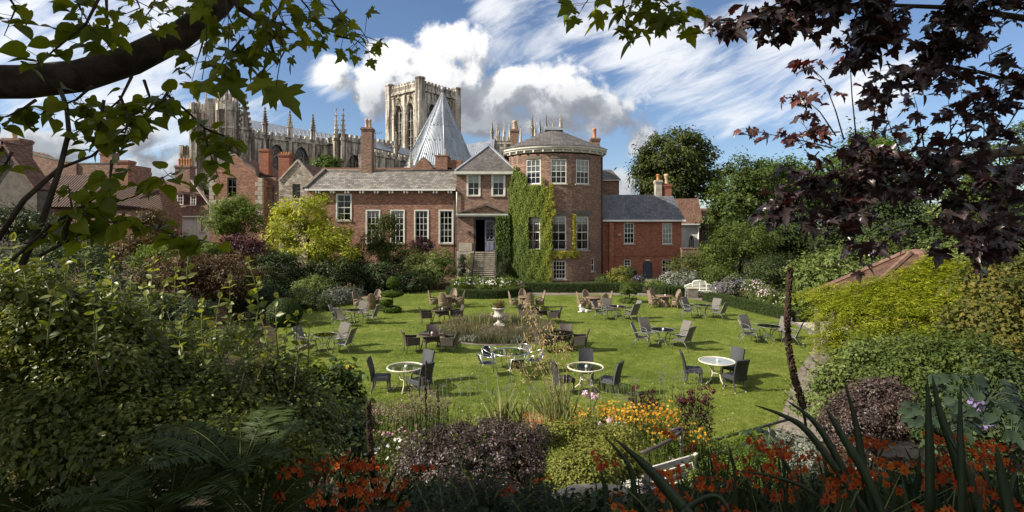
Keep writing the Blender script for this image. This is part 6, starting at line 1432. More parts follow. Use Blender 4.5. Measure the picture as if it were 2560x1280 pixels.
# ---- coping stones of the low bank wall at the bottom edge
p0 = at(1385, 1278, 4.3)
mb = MB(); mb.tube([at(1350, 1310, 4.0), at(1400, 1262, 4.3), at(1440, 1247, 4.55), at(1490, 1243, 4.7), at(1560, 1246, 4.8)], [0.10, 0.11, 0.12, 0.12, 0.11], 8); mb.tube([at(1440, 1247, 4.55), V3((at(1440, 1247, 4.55).x, 4.6, 2.0))], 0.12, 6)
tag(mb.build('stone_coping', 'sandstone'), 'pale rounded coping stone among the plants at the bottom edge', 'stone')
for px, py, Y, s_, lab in ((1790, 0, 0, 0, ''),): pass
p = gnd(1658, 722); q = MB(); q.lathe([(0.20, 0), (0.22, 0.1), (0.20, 0.6), (0.12, 0.72), (0, 0.76)], (p.x, p.y, 0), 8); tag(q.build('standing_stone', 'sandstone'), 'small rounded pale standing stone among plants by the blue door', 'stone')

# ---- octagonal garden pavilion with tiled roof
PAV = V3((13.6, 17.2, 0.0))
def pavilion():
    t = empty('garden_pavilion', 'round garden pavilion with a steep red tiled roof under climbing wisteria', 'pavilion', tuple(PAV))
    rr = 3.35; ze = 2.55; za = 4.20; n = 8; a0 = R(22.5)
    prof = [(rr + 0.1, ze - 0.08), (rr * 0.82, ze + 0.30), (rr * 0.45, ze + 0.95), (0.32, za - 0.05), (0.0, za)]
    MB().lathe(prof, tuple(PAV), n, False, a0).lathe([(rr, ze - 0.14), (rr, ze - 0.10)], tuple(PAV), n, False, a0).build('roof', 'pavilion_tile', t)
    h = MB()
    for i in range(n):
        a = a0 + 2 * PI * i / n; h.tube([PAV + V3((r * math.cos(a), r * math.sin(a), z + 0.03)) for r, z in prof[:4]], 0.085, 6, smooth=False)
    h.lathe([(0.36, za - 0.16), (0.30, za), (0.12, za + 0.08), (0, za + 0.1)], tuple(PAV), 10); h.build('hip_tiles', 'pavilion_hip', t)
    for i in range(n): a = a0 + 2 * PI * i / n; p = PAV + V3((2.9 * math.cos(a), 2.9 * math.sin(a), 0)); MB().cbox(p + V3((0, 0, 1.2)), (0.16, 0.16, 2.5), a).build('post', 'bark_pale', t)
plain('pavilion_tile', (0.055, 0.030, 0.020), (0.125, 0.068, 0.043), 3.5, 0.8, 0.25, bumpd=0.04)
plain('pavilion_hip', (0.11, 0.058, 0.043), (0.20, 0.12, 0.09), 6, 0.8, 0.25, bumpd=0.02)
pavilion()

# ================================================================ TREES, SHRUBS, HEDGES OF THE GARDEN
def el(px, py, Y, rx, rz, ry=None):
    """ellipsoid of a crown from its place and size in the photo at distance Y"""
    k = Y / 1280; return (at(px, py, Y), (rx * k, (ry if ry else (rx + rz) / 2) * k, rz * k))
def base(px, Y): return V3(((px - 1280) / 1280 * Y, Y, 0 if Y > 9 else bank((px - 1280) / 1280 * Y, Y)))
def P(name, label, cat, px, Y, env, mt, nc, cr, per, size, **kw): return plant(name, label, cat, base(px, Y), [el(*e) for e in env], mt, nc, cr, per, size, **kw)
# distant trees
P('tree', 'tall dense dark olive tree rising behind the annex chimneys', 'tree', 1692, 76, [(1692, 400, 76, 92, 70), (1640, 440, 75, 55, 55), (1755, 430, 76, 48, 60), (1700, 355, 77, 50, 32), (1680, 470, 75, 80, 40), (1625, 410, 75, 35, 30)], 'leaf_olive', 620, 1.1, 46, 0.46, trunk=0.6, droop=0.35, shell=0.7)
P('tree', 'mid green bushy tree standing right of the tiled house', 'tree', 1850, 58, [(1850, 500, 58, 62, 80), (1815, 540, 57, 40, 70), (1890, 470, 58, 50, 60), (1860, 425, 58, 35, 30), (1830, 590, 57, 50, 50)], 'leaf_mid', 520, 0.9, 46, 0.34, trunk=0.3, up=0.6)
P('tree', 'bright green tree behind the reddish maple sprays', 'tree', 1985, 60, [(1985, 470, 60, 75, 70), (1940, 440, 60, 40, 40), (2050, 480, 60, 60, 70)], 'leaf_green', 460, 0.9, 46, 0.34, trunk=0.3, up=0.6)
P('tree', 'loose green tree showing above the purple maple leaves', 'tree', 2170, 62, [(2170, 400, 62, 90, 85), (2120, 470, 62, 80, 80), (2240, 470, 62, 80, 70)], 'leaf_green', 420, 1.1, 40, 0.40, trunk=0.35)
P('tree', 'deep green spreading tree beyond the flower border', 'tree', 2190, 46, [(2170, 570, 46, 110, 70), (2090, 600, 45, 70, 50), (2260, 560, 46, 90, 70), (2180, 510, 46, 80, 40)], 'leaf_dark', 520, 0.8, 48, 0.26, trunk=0.3, tint=(0.25, 0.95))
P('tree', 'pale yellow green tree at the right behind the pavilion', 'tree', 2390, 44, [(2390, 560, 44, 90, 55), (2460, 520, 44, 80, 60), (2340, 590, 44, 60, 50)], 'leaf_light', 420, 0.8, 44, 0.26, trunk=0.3, tint=(0.05, 0.7))
P('tree', 'large shady tree filling the far right edge', 'tree', 2540, 38, [(2540, 430, 38, 110, 110), (2500, 560, 37, 90, 60), (2600, 560, 37, 90, 90), (2420, 450, 40, 70, 60)], 'leaf_mid', 520, 0.8, 44, 0.26, trunk=0.3)
P('shrub', 'small tree top peeping over the wing roof before the church', 'tree', 818, 92, [(818, 408, 92, 32, 14), (805, 412, 92, 20, 8)], 'leaf_green', 60, 0.9, 40, 0.45, trunk=0.15)
P('shrub', 'bushy green tree between the white cottage and Dutch gable', 'tree', 500, 66, [(497, 490, 66, 22, 30), (505, 520, 66, 20, 30)], 'leaf_mid', 90, 0.8, 40, 0.34, trunk=0.15)
P('tree', 'dark green tree filling the gap left of the purple maple', 'tree', 1965, 52, [(1965, 570, 52, 60, 60), (2010, 600, 51, 60, 50), (1920, 600, 51, 50, 50)], 'leaf_dark', 360, 0.8, 46, 0.28, trunk=0.25, tint=(0.3, 1.0))
P('tree', 'dark green tree behind the light green shrub at right', 'tree', 2330, 40, [(2300, 600, 40, 90, 50), (2400, 600, 40, 90, 50), (2200, 610, 40, 70, 40)], 'leaf_dark', 420, 0.7, 46, 0.24, trunk=0.22, tint=(0.3, 1.0))
# trees before the houses
P('robinia_tree', 'bright golden yellow leafy tree before the brick wing', 'tree', 778, 42, [(765, 540, 42, 62, 42), (720, 560, 41.5, 42, 42), (830, 580, 42, 42, 40), (780, 610, 41, 85, 45), (850, 640, 41, 40, 40), (700, 600, 41, 36, 36), (800, 505, 42, 22, 20), (700, 520, 42, 22, 18), (850, 600, 41, 30, 22)], 'leaf_yellow', 420, 0.5, 48, 0.20, trunk=0.16, tint=(0.25, 0.95), shell=0.6)
P('round_tree', 'clipped round bright green tree before the Dutch gable', 'tree', 587, 47, [(587, 543, 47, 66, 42), (560, 555, 47, 42, 32), (620, 550, 47, 40, 36), (590, 515, 47, 45, 22)], 'leaf_green', 300, 0.5, 52, 0.17, trunk=0.14, tint=(0.45, 1.0))
P('small_tree', 'pointed olive green tree before the tall wing windows', 'tree', 958, 44, [(955, 590, 44, 38, 40), (965, 560, 44, 20, 22), (930, 640, 44, 50, 40), (990, 640, 44, 45, 36), (1040, 660, 43, 40, 30)], 'leaf_olive', 330, 0.5, 46, 0.18, trunk=0.12, tint=(0.35, 1.0), sh='oval')
P('shrub', 'bright green spreading shrub beside the porch steps', 'shrub', 1085, 43, [(1085, 665, 43, 50, 30), (1060, 690, 42, 40, 24), (1110, 645, 43, 24, 20)], 'leaf_light', 200, 0.42, 46, 0.17, tint=(0.1, 0.8))
P('shrub', 'dark glossy evergreen shrub under the pointed olive tree', 'shrub', 960, 40.5, [(960, 690, 40.5, 70, 32), (900, 690, 40.5, 40, 40), (1020, 705, 40, 60, 26)], 'leaf_dark', 330, 0.42, 46, 0.17)
P('shrub', 'dark evergreen shrub below the golden tree', 'shrub', 830, 39, [(830, 690, 39, 75, 40), (770, 700, 39, 50, 30)], 'leaf_dark', 300, 0.42, 46, 0.17)
P('shrub', 'tall dark shrub left of the golden tree', 'shrub', 690, 38, [(690, 680, 38, 60, 55), (640, 700, 38, 50, 45)], 'leaf_dark', 300, 0.45, 46, 0.18, tint=(0.2, 0.9))
P('purple_shrub', 'purple leaved shrub below the round green tree', 'shrub', 610, 39.5, [(610, 615, 39.5, 50, 24), (570, 635, 39, 40, 26), (640, 640, 39, 44, 28)], 'leaf_purple', 230, 0.42, 46, 0.17, tint=(0.3, 1.0))
P('purple_shrub', 'small grey purple bush under the third tall wing window', 'shrub', 1052, 46.5, [(1052, 612, 46.5, 26, 20)], 'leaf_purple', 70, 0.4, 42, 0.15, tint=(0.4, 1.0))
P('rose_shrub', 'loose reddish rose shrub before the pantile cottage', 'shrub', 370, 33, [(375, 580, 33, 50, 44), (330, 620, 33, 60, 36), (430, 600, 33, 40, 30), (390, 545, 33, 22, 22)], 'leaf_rust', 330, 0.40, 46, 0.14, tint=(0.2, 1.0))
P('shrub', 'bright yellow green shrub at the left by the cottage garden', 'shrub', 470, 30, [(440, 640, 30, 60, 28), (510, 625, 30, 36, 26), (380, 650, 30, 50, 26)], 'leaf_green', 240, 0.40, 44, 0.15, tint=(0.4, 1.0))
P('shrub', 'dark shrub before the far left cottage wall', 'shrub', 90, 36, [(90, 570, 36, 90, 40), (190, 610, 36, 70, 34), (20, 560, 36, 60, 50)], 'leaf_dark', 360, 0.5, 46, 0.18, tint=(0.2, 0.9))
P('shrub', 'dark leafy bank of shrubs below the far left cottages', 'shrub', 150, 23, [(150, 690, 23, 110, 50), (40, 670, 23, 80, 50), (290, 690, 23, 80, 44), (220, 660, 24, 50, 30)], 'leaf_dark', 380, 0.4, 46, 0.11, tint=(0.2, 1.0))
P('hedge', 'clipped dark green hedge below the cottage window', 'hedge', 240, 33, [(250, 625, 33, 80, 16), (150, 630, 33, 70, 18)], 'leaf_box', 200, 0.35, 46, 0.12)
P('vine_shrub', 'tangled dark brownish climber covering the left border wall', 'shrub', 500, 27, [(500, 690, 27, 80, 50), (430, 680, 26.5, 70, 44), (590, 690, 27, 60, 50), (520, 660, 27, 60, 24)], 'leaf_rust', 430, 0.40, 46, 0.12, tint=(0.0, 0.6))
P('shrub', 'dark leafy shrub behind the brick pier', 'shrub', 600, 27.5, [(610, 740, 27.5, 50, 40), (560, 745, 28.5, 60, 36), (650, 735, 29, 50, 40)], 'leaf_dark', 300, 0.40, 46, 0.13)
P('shrub', 'low spreading plants around the foot of the brick pier', 'shrub', 560, 17, [(560, 850, 17, 60, 26), (490, 830, 18, 60, 30), (610, 830, 19, 40, 20), (640, 870, 16, 40, 24)], 'leaf_olive', 300, 0.22, 46, 0.07, tint=(0.3, 1.0))
P('shrub', 'dark low shrub beside the clipped ball', 'shrub', 470, 21, [(470, 780, 21, 60, 30), (400, 770, 21, 60, 36)], 'leaf_dark', 260, 0.28, 46, 0.09, tint=(0.3, 1.0))
# left border flowers
P('shrub', 'pale leaved shrub in the left border by the round tree', 'shrub', 790, 34, [(790, 715, 34, 38, 24), (770, 735, 33.5, 40, 22)], 'leaf_light', 140, 0.34, 44, 0.12)
P('shrub', 'soft grey green border plant with faded flower heads', 'shrub', 845, 33.5, [(845, 738, 33.5, 42, 20), (880, 735, 34, 30, 18), (800, 755, 32.5, 50, 16)], 'leaf_grey', 170, 0.30, 44, 0.10, tint=(0, 0.5))
P('shrub', 'low dark border plant at the lawn edge beyond the clipped ball', 'shrub', 800, 31, [(790, 760, 31, 50, 18), (750, 745, 32, 30, 26)], 'leaf_dark', 170, 0.30, 44, 0.10, tint=(0.3, 1))
def spikes(name, label, pts, mt, h, lean=0.1, n=60, group=None):
    for px, py, Y in pts:
        r = rng_(); b = at(px, py, Y); b0 = V3((b.x, b.y, b.z - h)); t = empty(name, label, 'flower', (b0.x, b0.y, b0.z), 0, group)
        l = V3((r.normal() * lean, r.normal() * lean, h)); MB().tube([b0 - V3((0, 0, 0.3)), b0 + l * 0.5, b0 + l], [0.012, 0.01, 0.006], 4).build('stem', 'green_stem', t)
        lb = LB('petal'); s_ = 0.35 + 0.65 * r.random(n); lb.add(np.array(b0) + s_[:, None] * np.array(l) + r.normal(size=(n, 3)) * 0.022, rdirs(r, n), rdirs(r, n), 0.045 + 0.02 * r.random(n), r.random(n)); lb.build('blossom', mt, t)
spikes('flower_spike_plant', 'upright pale mauve flower spike in the left border', [(869, 706, 34.5), (877, 708, 34.5), (884, 711, 34.5), (866, 713, 34.3)], 'petal_sedum', 0.9, 0.06, group='flower spikes in the left border')
# clipped ball
def clipped(part, root, c, rad, mt, dens=2600, size=0.05, r=None, low=-1.0):
    """a shorn form: small leaves standing over a solid core coloured as inner shade"""
    r = r or rng_(); rad = np.array(rad); area = 4 * PI * ((rad[0] * rad[1]) ** 1.6 / 3 + 2 * (rad[0] * rad[2]) ** 1.6 / 3) ** (1 / 1.6); n = int(dens * area)
    d_ = rdirs(r, n); d_ = d_[d_[:, 2] > low]; n = len(d_); k = 1 + 0.03 * np.sin(d_ @ np.array([7, 5, 6.0])) + r.normal(size=n) * 0.02; lb = LB()
    lb.add(np.array(c) + d_ * rad * k[:, None], d_ / rad * rad.mean() + r.normal(size=(n, 3)) * 0.4, rdirs(r, n) + [0, 0, 0.4], size * (0.6 + 0.8 * r.random(n)), 0.42 + 0.2 * r.normal(size=n)); p = lb.build(part, mt, root)
    m = MB(); m.lathe([(max(0.01, 0.93 * rad[0] * math.cos(a)), 0.93 * rad[2] * math.sin(a)) for a in np.linspace(-1.5, 1.5, 11)], tuple(c), 18); m.build('shade_core', 'hedge_core', p)
q_ = gnd(702, 818); ball = empty('clipped_ball', 'large clipped dark green ball bush at the left lawn edge', 'topiary', tuple(q_)); clipped('foliage', ball, q_ + V3((0, 0.4, 0.62)), (0.84, 0.84, 0.76), 'leaf_box')
MB().tube([q_ + V3((0, 0.4, -0.1)), q_ + V3((0, 0.4, 0.5))], 0.06, 6).build('stem', 'bark', ball)
# tiered topiary and standards on the lawn
def tiers(name, label, px, py, env, mt, **kw):
    g_ = gnd(px, py); r = rng_(); root = empty(name, label, 'topiary', tuple(g_))
    for k, (dx, dz, rx, rz, part) in enumerate(env):
        if name == 'tiered_topiary': clipped(part, root, g_ + V3((dx, 0, dz)), (rx, rx, rz), mt, 2300, 0.09, r); continue
        lb = LB(); fill_crown(lb, r, [(g_ + V3((dx, 0, dz)), (rx, rx, rz))], int(230 * rx + 30), 0.13, 40, 0.07, shell=0.7, **kw); lb.build(part, mt, root)
    top = max(e[1] for e in env); MB().tube(wob([g_ + V3((0, 0, -0.05)), g_ + V3((0.02, 0, top * 0.4)), g_ + V3((-0.01, 0, top * 0.7)), g_ + V3((0, 0, top))], r, 0.015), [0.05, 0.042, 0.035, 0.02], 7).build('trunk', 'bark_pale', root)
    return root
tiers('tiered_topiary', 'clipped topiary tree with a ball above a flat tier and low skirt', 980, 781, [(0.05, 1.76, 0.34, 0.32, 'top_ball'), (0.0, 1.10, 0.62, 0.20, 'middle_tier'), (-0.34, 0.58, 0.36, 0.17, 'lower_tier'), (0, 0.16, 0.52, 0.20, 'skirt')], 'leaf_green', tint=(0.2, 0.9))
tiers('standard_tree', 'small mop headed standard tree ringed by low plants on the lawn', 1573, 757, [(0.0, 0.98, 0.55, 0.38, 'crown'), (-0.25, 0.80, 0.28, 0.2, 'lower_crown'), (0, 0.12, 0.60, 0.16, 'skirt')], 'leaf_mid', tint=(0.3, 1.0))
tiers('standard_tree', 'slim ball headed standard tree close to the blue door', 1578, 712, [(0.0, 1.15, 0.42, 0.36, 'crown')], 'leaf_dark', tint=(0.3, 1.0))
P('shrub', 'glossy yellow green shrub in front of the annex', 'shrub', 1554, 46, [(1552, 692, 46, 26, 24), (1562, 684, 46, 16, 16)], 'leaf_lime', 120, 0.30, 44, 0.12, tint=(0.0, 0.7))
P('shrub', 'low leafy plant against the bow tower foot', 'shrub', 1512, 46.5, [(1512, 698, 46.5, 24, 12)], 'leaf_mid', 60, 0.28, 40, 0.11)
P('shrub', 'variegated cream and green shrub left of the white bench', 'shrub', 1690, 40, [(1690, 702, 40, 36, 22), (1660, 712, 40, 28, 16), (1715, 700, 40, 22, 22)], 'leaf_grey', 170, 0.30, 44, 0.13, tint=(0.2, 1.0))
P('shrub', 'pale leafy plant at the edge of the door path', 'shrub', 1635, 39.5, [(1640, 718, 39.5, 28, 18)], 'leaf_light', 80, 0.28, 44, 0.12)
P('shrub', 'tall brownish green bush right of the annex', 'shrub', 1755, 45, [(1755, 660, 45, 60, 40), (1710, 670, 45, 40, 36), (1790, 650, 45, 44, 44)], 'leaf_olive', 300, 0.5, 46, 0.16, tint=(0.3, 1.0))
P('small_tree', 'small tree with a pale forked trunk beyond the white bench', 'tree', 1863, 43, [(1860, 600, 43, 70, 40), (1810, 620, 43, 50, 36), (1900, 630, 43, 44, 30), (1800, 670, 42, 40, 30)], 'leaf_mid', 340, 0.5, 46, 0.17, trunk=0.12, bark='bark_pale', tint=(0.3, 1.0))
P('shrub', 'rounded dark evergreen bush over the right flower border', 'shrub', 1940, 38, [(1940, 678, 38, 62, 44), (1900, 690, 38, 34, 36), (1975, 690, 38, 34, 34)], 'leaf_dark', 340, 0.42, 48, 0.13, tint=(0.3, 1.0))
P('shrub', 'big light green large leaved shrub left of the pavilion', 'shrub', 2120, 31, [(2120, 670, 31, 110, 58), (2040, 690, 31, 60, 60), (2200, 650, 31, 80, 50), (2100, 730, 30, 100, 40), (2020, 740, 30, 40, 36)], 'leaf_light', 480, 0.45, 36, 0.21, tint=(0.1, 0.8), up=0.7)
P('shrub', 'green bush behind the pavilion roof at right', 'shrub', 2420, 24, [(2400, 650, 24, 90, 50), (2500, 640, 24, 70, 60)], 'leaf_light', 300, 0.42, 40, 0.14)
P('shrub', 'lush green shrub between small tree and dark bush', 'shrub', 1810, 37.5, [(1790, 690, 37.5, 30, 26), (1830, 700, 37, 30, 24)], 'leaf_mid', 140, 0.35, 44, 0.13, tint=(0.3, 1))
def flower_bush(name, label, px, Y, env, mt, nc, cr, per, size, fm, nf, fs, sh='petal', **kw):
    def ex(root, cc, r):
        lb = LB(sh); E = [el(*e) for e in env]; n = nf; i = r.integers(len(E), size=n); d_ = rdirs(r, n); d_[:, 2] = np.abs(d_[:, 2]); d_[:, 1] -= 0.35; d_ = unit(d_)
        c = np.array([tuple(e[0]) for e in E])[i] + d_ * np.array([e[1] for e in E])[i] * (0.97 + 0.12 * r.random((n, 1)))
        for k in range(5):
            a = 2 * PI * k / 5; t = unit(np.cross(d_, [0.3, 0.2, 0.9])); b = np.cross(d_, t); U = t * math.cos(a) + b * math.sin(a)
            lb.add(c, d_ + 0.15 * r.normal(size=(n, 3)), U + d_ * 0.25, fs * (0.8 + 0.4 * r.random(n)), r.random(n))
        lb.build('blossom', fm, root)
    return P(name, label, 'flowers', px, Y, env, mt, nc, cr, per, size, extra=ex, limbs=3, **kw)
flower_bush('rose_bed', 'low rose bed dotted with white blooms before the porch steps', 1215, 39.5, [(1180, 707, 39.5, 55, 14), (1250, 709, 39.5, 60, 14)], 'leaf_green', 230, 0.26, 44, 0.11, 'petal_white', 170, 0.075, tint=(0.2, 1.0))
flower_bush('aster_border', 'blue lavender flowering border plants behind the right hedge', 1840, 36.5, [(1835, 715, 36.5, 36, 24), (1800, 725, 36.5, 24, 18)], 'leaf_grey', 150, 0.28, 44, 0.09, 'petal_violet', 260, 0.045)
flower_bush('anemone_border', 'white flowering plants behind the right hedge', 1895, 35, [(1890, 725, 35, 34, 26), (1920, 740, 34, 26, 20)], 'leaf_light', 150, 0.28, 44, 0.09, 'petal_blush', 180, 0.055)
flower_bush('green_border', 'leafy green border plants before the dark bush', 1960, 32, [(1950, 750, 32, 40, 24), (1990, 765, 31, 40, 22), (1930, 765, 32, 30, 18)], 'leaf_mid', 200, 0.28, 44, 0.10, 'petal_white', 40, 0.05, tint=(0.3, 1.0))
flower_bush('pink_flowers', 'small clump of mauve flowers beside the blue door', 1598, 44, [(1598, 698, 44, 16, 10)], 'leaf_dark', 40, 0.22, 40, 0.10, 'petal_violet', 60, 0.07)
P('cypress_shrub', 'narrow dark conifer left of the porch steps', 'conifer', 1156, 46.5, [(1156, 668, 46.5, 9, 36)], 'leaf_dark', 70, 0.22, 44, 0.10)
P('cypress_shrub', 'narrow dark conifer right of the porch steps', 'conifer', 1262, 46.3, [(1262, 668, 46.3, 14, 40), (1250, 680, 46.3, 10, 30)], 'leaf_dark', 110, 0.24, 44, 0.10)
P('climbing_rose', 'yellowing climber on the wall by the porch steps', 'climber', 1174, 47.6, [(1174, 668, 47.6, 9, 28)], 'leaf_lime', 45, 0.25, 30, 0.11, tint=(0.0, 0.6))
# hedges: clipped boxes of small leaves following a line on the ground
def hedge(name, label, line, w, h, mt='leaf_box', dens=900, top_tint=0.0, closed=False, size=0.055):
    r = rng_(); root = empty(name, label, 'hedge', (line[0][0], line[0][1], 0)); L = smooth_loop(line, 8, closed) if len(line) > 2 else line
    pts = [V3((*p, 0)) for p in L]; core = MB(); lb = LB()
    for a, b in zip(pts, pts[1:] + ([pts[0]] if closed else [])):
        t = (b - a); Ls = t.length
        if Ls < 1e-3: continue
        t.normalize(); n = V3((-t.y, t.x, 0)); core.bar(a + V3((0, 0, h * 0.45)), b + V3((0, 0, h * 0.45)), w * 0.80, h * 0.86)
        m_ = int(dens * Ls * (w + 2 * h))
        s_ = r.random(m_); f = r.random(m_) * (w + 2 * h); nn = np.array(n); A = np.array(a); Tt = np.array(t)
        bum = 0.03 * np.sin(s_ * Ls * 5 + A[0]) 
        side = np.where(f < h, -1, np.where(f < 2 * h, 1, 0)); z = np.where(side != 0, np.where(side < 0, f, f - h), h); off = np.where(side != 0, side * w / 2, f - 2 * h - w / 2)
        Pq = A + Tt * (s_ * Ls)[:, None] + nn * (off + bum * (side != 0))[:, None]; Pq[:, 2] = z + bum * (side == 0); Pq += r.normal(size=Pq.shape) * 0.022
        N = np.where((side != 0)[:, None], nn * side[:, None], [0, 0, 1.0]) + r.normal(size=(m_, 3)) * 0.45
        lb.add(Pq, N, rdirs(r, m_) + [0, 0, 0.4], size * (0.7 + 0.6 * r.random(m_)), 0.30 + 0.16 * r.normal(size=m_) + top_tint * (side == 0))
    core.build('shade_core', 'hedge_core', root); lb.build('leaves', mt, root)  # solid core, its dark colour stands for shade between the leaves
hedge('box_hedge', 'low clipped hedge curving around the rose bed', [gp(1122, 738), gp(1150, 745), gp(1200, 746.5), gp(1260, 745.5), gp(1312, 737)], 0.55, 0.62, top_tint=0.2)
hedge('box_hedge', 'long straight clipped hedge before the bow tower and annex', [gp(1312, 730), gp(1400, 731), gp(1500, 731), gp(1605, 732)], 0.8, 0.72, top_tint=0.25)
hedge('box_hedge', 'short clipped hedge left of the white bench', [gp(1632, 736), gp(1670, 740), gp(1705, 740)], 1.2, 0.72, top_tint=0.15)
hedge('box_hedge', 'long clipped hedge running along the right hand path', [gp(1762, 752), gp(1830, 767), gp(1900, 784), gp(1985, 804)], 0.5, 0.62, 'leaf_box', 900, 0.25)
hedge('box_hedge', 'short end hedge meeting the path hedge by the gravel', [gp(1990, 804), gp(2048, 801)], 0.55, 0.62)
# ivy on the bow tower and porch wall
def ivy():
    r = rng_(); root = empty('ivy', 'yellow green creeper climbing over the bow tower and its windows', 'climber', (0.2, 48.5, 0)); lb = LB('oval8')
    def inside(a, z):
        px = 1280 + 1280 * (BC.x + BR * np.sin(np.radians(a))) / (BC.y - BR * np.cos(np.radians(a))); py = 570 - 1280 * (z - 5) / (BC.y - BR * np.cos(np.radians(a)))
        top = np.interp(px, [1262, 1272, 1290, 1300, 1312, 1322, 1345, 1360, 1372, 1378, 1386, 1392], [520, 470, 430, 425, 445, 460, 462, 465, 475, 462, 495, 560]) + 14 * np.sin(px * 0.45) * np.sin(px * 0.17) + 9 * np.sin(px * 1.1)
        bot = np.interp(px, [1262, 1290, 1330, 1375, 1392], [690, 700, 708, 700, 640])
        k = (py > top) & (py < bot) & (px < 1385 + 5 * np.sin(py * 0.3) + 4 * np.sin(py * 0.11)) & ~((np.sin(px * 0.23 + py * 0.05) * np.sin(py * 0.12 + 1) > 0.86) & (py < 540))
        w1 = (px > 1323) & (px < 1353) & (py > 540) & (py < 622); w0 = (px > 1325) & (px < 1358) & (py < 462)
        w2 = (px > 1380) & (px < 1420) & (py > 538)
        low = (py > 626) & (py < 640 + 4 * np.sin(px * 0.4)) & (px >= 1375) & (px < 1452); strip = (px > 1432) & (px < 1438 + 2 * np.sin(py * 0.4)) & (py > 535) & (py < 640)
        low2 = (py > 640) & (px >= 1345) & (px < 1377)
        return (k & ~w1 & ~w0 & ~w2) | low | strip | (low2 & (py < 705)), px, py, low | strip
    n = 150000; a = -60 + 82 * r.random(n); z = 11.2 * r.random(n); k, px, py, thin = inside(a, z); a, z, px, py, thin = a[k], z[k], px[k], py[k], thin[k]; n = len(a)
    lump = 0.5 + 0.18 * np.sin(a * 0.45 + z * 1.9 + 2 * np.sin(z)) + 0.18 * np.sin(a * 0.6 - z * 2.7 + 1) + 0.14 * np.sin(a * 1.3 + z * 5.1)
    d_ = (0.06 + 0.12 * r.random(n) + 0.16 * lump) * np.where(thin, 0.4, 1)
    rad = np.radians(a); Pq = np.stack([BC.x + (BR + d_) * np.sin(rad), BC.y - (BR + d_) * np.cos(rad), z], 1)
    N = np.stack([np.sin(rad), -np.cos(rad), 0.45 + 0 * rad], 1) + r.normal(size=(n, 3)) * 0.35
    yel = np.interp(px, [1290, 1350, 1372, 1390], [0.30, 0.42, 0.68, 0.85]) + 0.10 * lump - 0.12 * (py > 600) + np.where(thin, 0.25, 0) - 0.22 * np.exp(-((px - 1300) / 30) ** 2) * (py > 560)
    lb.add(Pq, N, np.array([0, 0, -1.0]) + r.normal(size=(n, 3)) * 0.4, 0.12 + 0.08 * r.random(n), yel + 0.13 * r.normal(size=n))
    lb.build('foliage', 'leaf_ivy', root)
    st = MB()
    for i in range(14):
        a0 = -46 + 3.3 * i; st.tube([bow_fn(a0, 0, -0.03), bow_fn(a0 + r.normal() * 2, 2, -0.05), bow_fn(a0 + r.normal() * 3, 4.5, -0.04), bow_fn(a0 + r.normal() * 4, 6.5, -0.03)], [0.05, 0.04, 0.025, 0.012], 5)
    st.build('stem', 'bark', root)
    # darker growth in the corner beside the door
    rt = empty('ivy', 'dark green creeper hanging beside the porch door', 'climber', (-0.6, 49.4, 0)); lb = LB('oval8'); n = 9000
    px = 1236 + 38 * r.random(n); py = 538 + 115 * r.random(n) ** 0.9; k = (px > 1237 + 6 * np.sin(py * 0.1) ** 2) & (py < 640 + 14 * np.sin(px * 0.5)); px, py = px[k], py[k]; n = len(px)
    Yq = 49.55 - 0.45 * r.random(n); X = (px - 1280) / 1280 * Yq; Z = 5 + (570 - py) / 1280 * Yq
    lb.add(np.stack([X, Yq, Z], 1), np.array([-0.2, -1, 0.4]) + r.normal(size=(n, 3)) * 0.4, np.array([0, 0, -1.0]) + r.normal(size=(n, 3)) * 0.4, 0.15 + 0.08 * r.random(n), 0.45 + 0.2 * r.normal(size=n)); lb.build('foliage', 'leaf_ivy_dark', rt)
    MB().tube([(-0.5, 49.6, 0), (-0.55, 49.55, 3), (-0.7, 49.6, 6)], [0.06, 0.045, 0.02], 6).build('stem', 'bark', rt)
ivy()
# ---- the round bed with lavender, iris and grasses
BED = V3((-0.68, 24.5, 0))
tag(MB().lathe([(2.75, 0.0), (2.75, 0.05), (0, 0.07)], tuple(BED), 40).build('bed_soil', 'soil'), kind='structure')
mb = MB(); mb.tube([BED + V3((2.82 * math.cos(R(a)), 2.82 * math.sin(R(a)), 0.03)) for a in range(0, 361, 6)], 0.05, 5, cap=False, smooth=False); tag(mb.build('bed_edging', 'dark_stone'), 'pale stone edging ring around the central flower bed', 'edging')
def tuft(name, label, cat, c, mt, n, h, spread, sh='narrow', wdt=0.35, tint=(0.2, 0.8), group=None, flower=None, lean=0.35, part='leaves'):
    """a clump of blades rising from one crown"""
    r = rng_(); root = empty(name, label, cat, tuple(c), 0, group); lb = LB(sh)
    d_ = unit(np.stack([r.normal(size=n) * lean, r.normal(size=n) * lean, np.ones(n)], 1)); p = np.array(c) + np.stack([r.normal(size=n), r.normal(size=n), np.zeros(n)], 1) * spread * 0.5
    S = h * (0.55 + 0.5 * r.random(n)); N = np.stack([r.normal(size=n), r.normal(size=n), 0 * S], 1)
    lb.add(p, N, d_, S, tint[0] + (tint[1] - tint[0]) * r.random(n)); lb.build(part, mt, root)
    if flower:
        fm, k, fs = flower; lb = LB('petal'); i = r.integers(n, size=k); q = p[i] + d_[i] * (S[i] * (0.85 + 0.25 * r.random(k)))[:, None] + r.normal(size=(k, 3)) * 0.02
        lb.add(q, rdirs(r, k), rdirs(r, k) + [0, 0, 0.6], fs * (0.6 + 0.8 * r.random(k)), r.random(k)); lb.build('blossom', fm, root)
    return root
shape('grassblade', [(-0.012, 0, 0), (0.012, 0, 0), (0.010, 0.5, 0.03), (0, 1, 0.14), (-0.010, 0.5, 0.03)], [(0, 1, 2, 4), (4, 2, 3)])
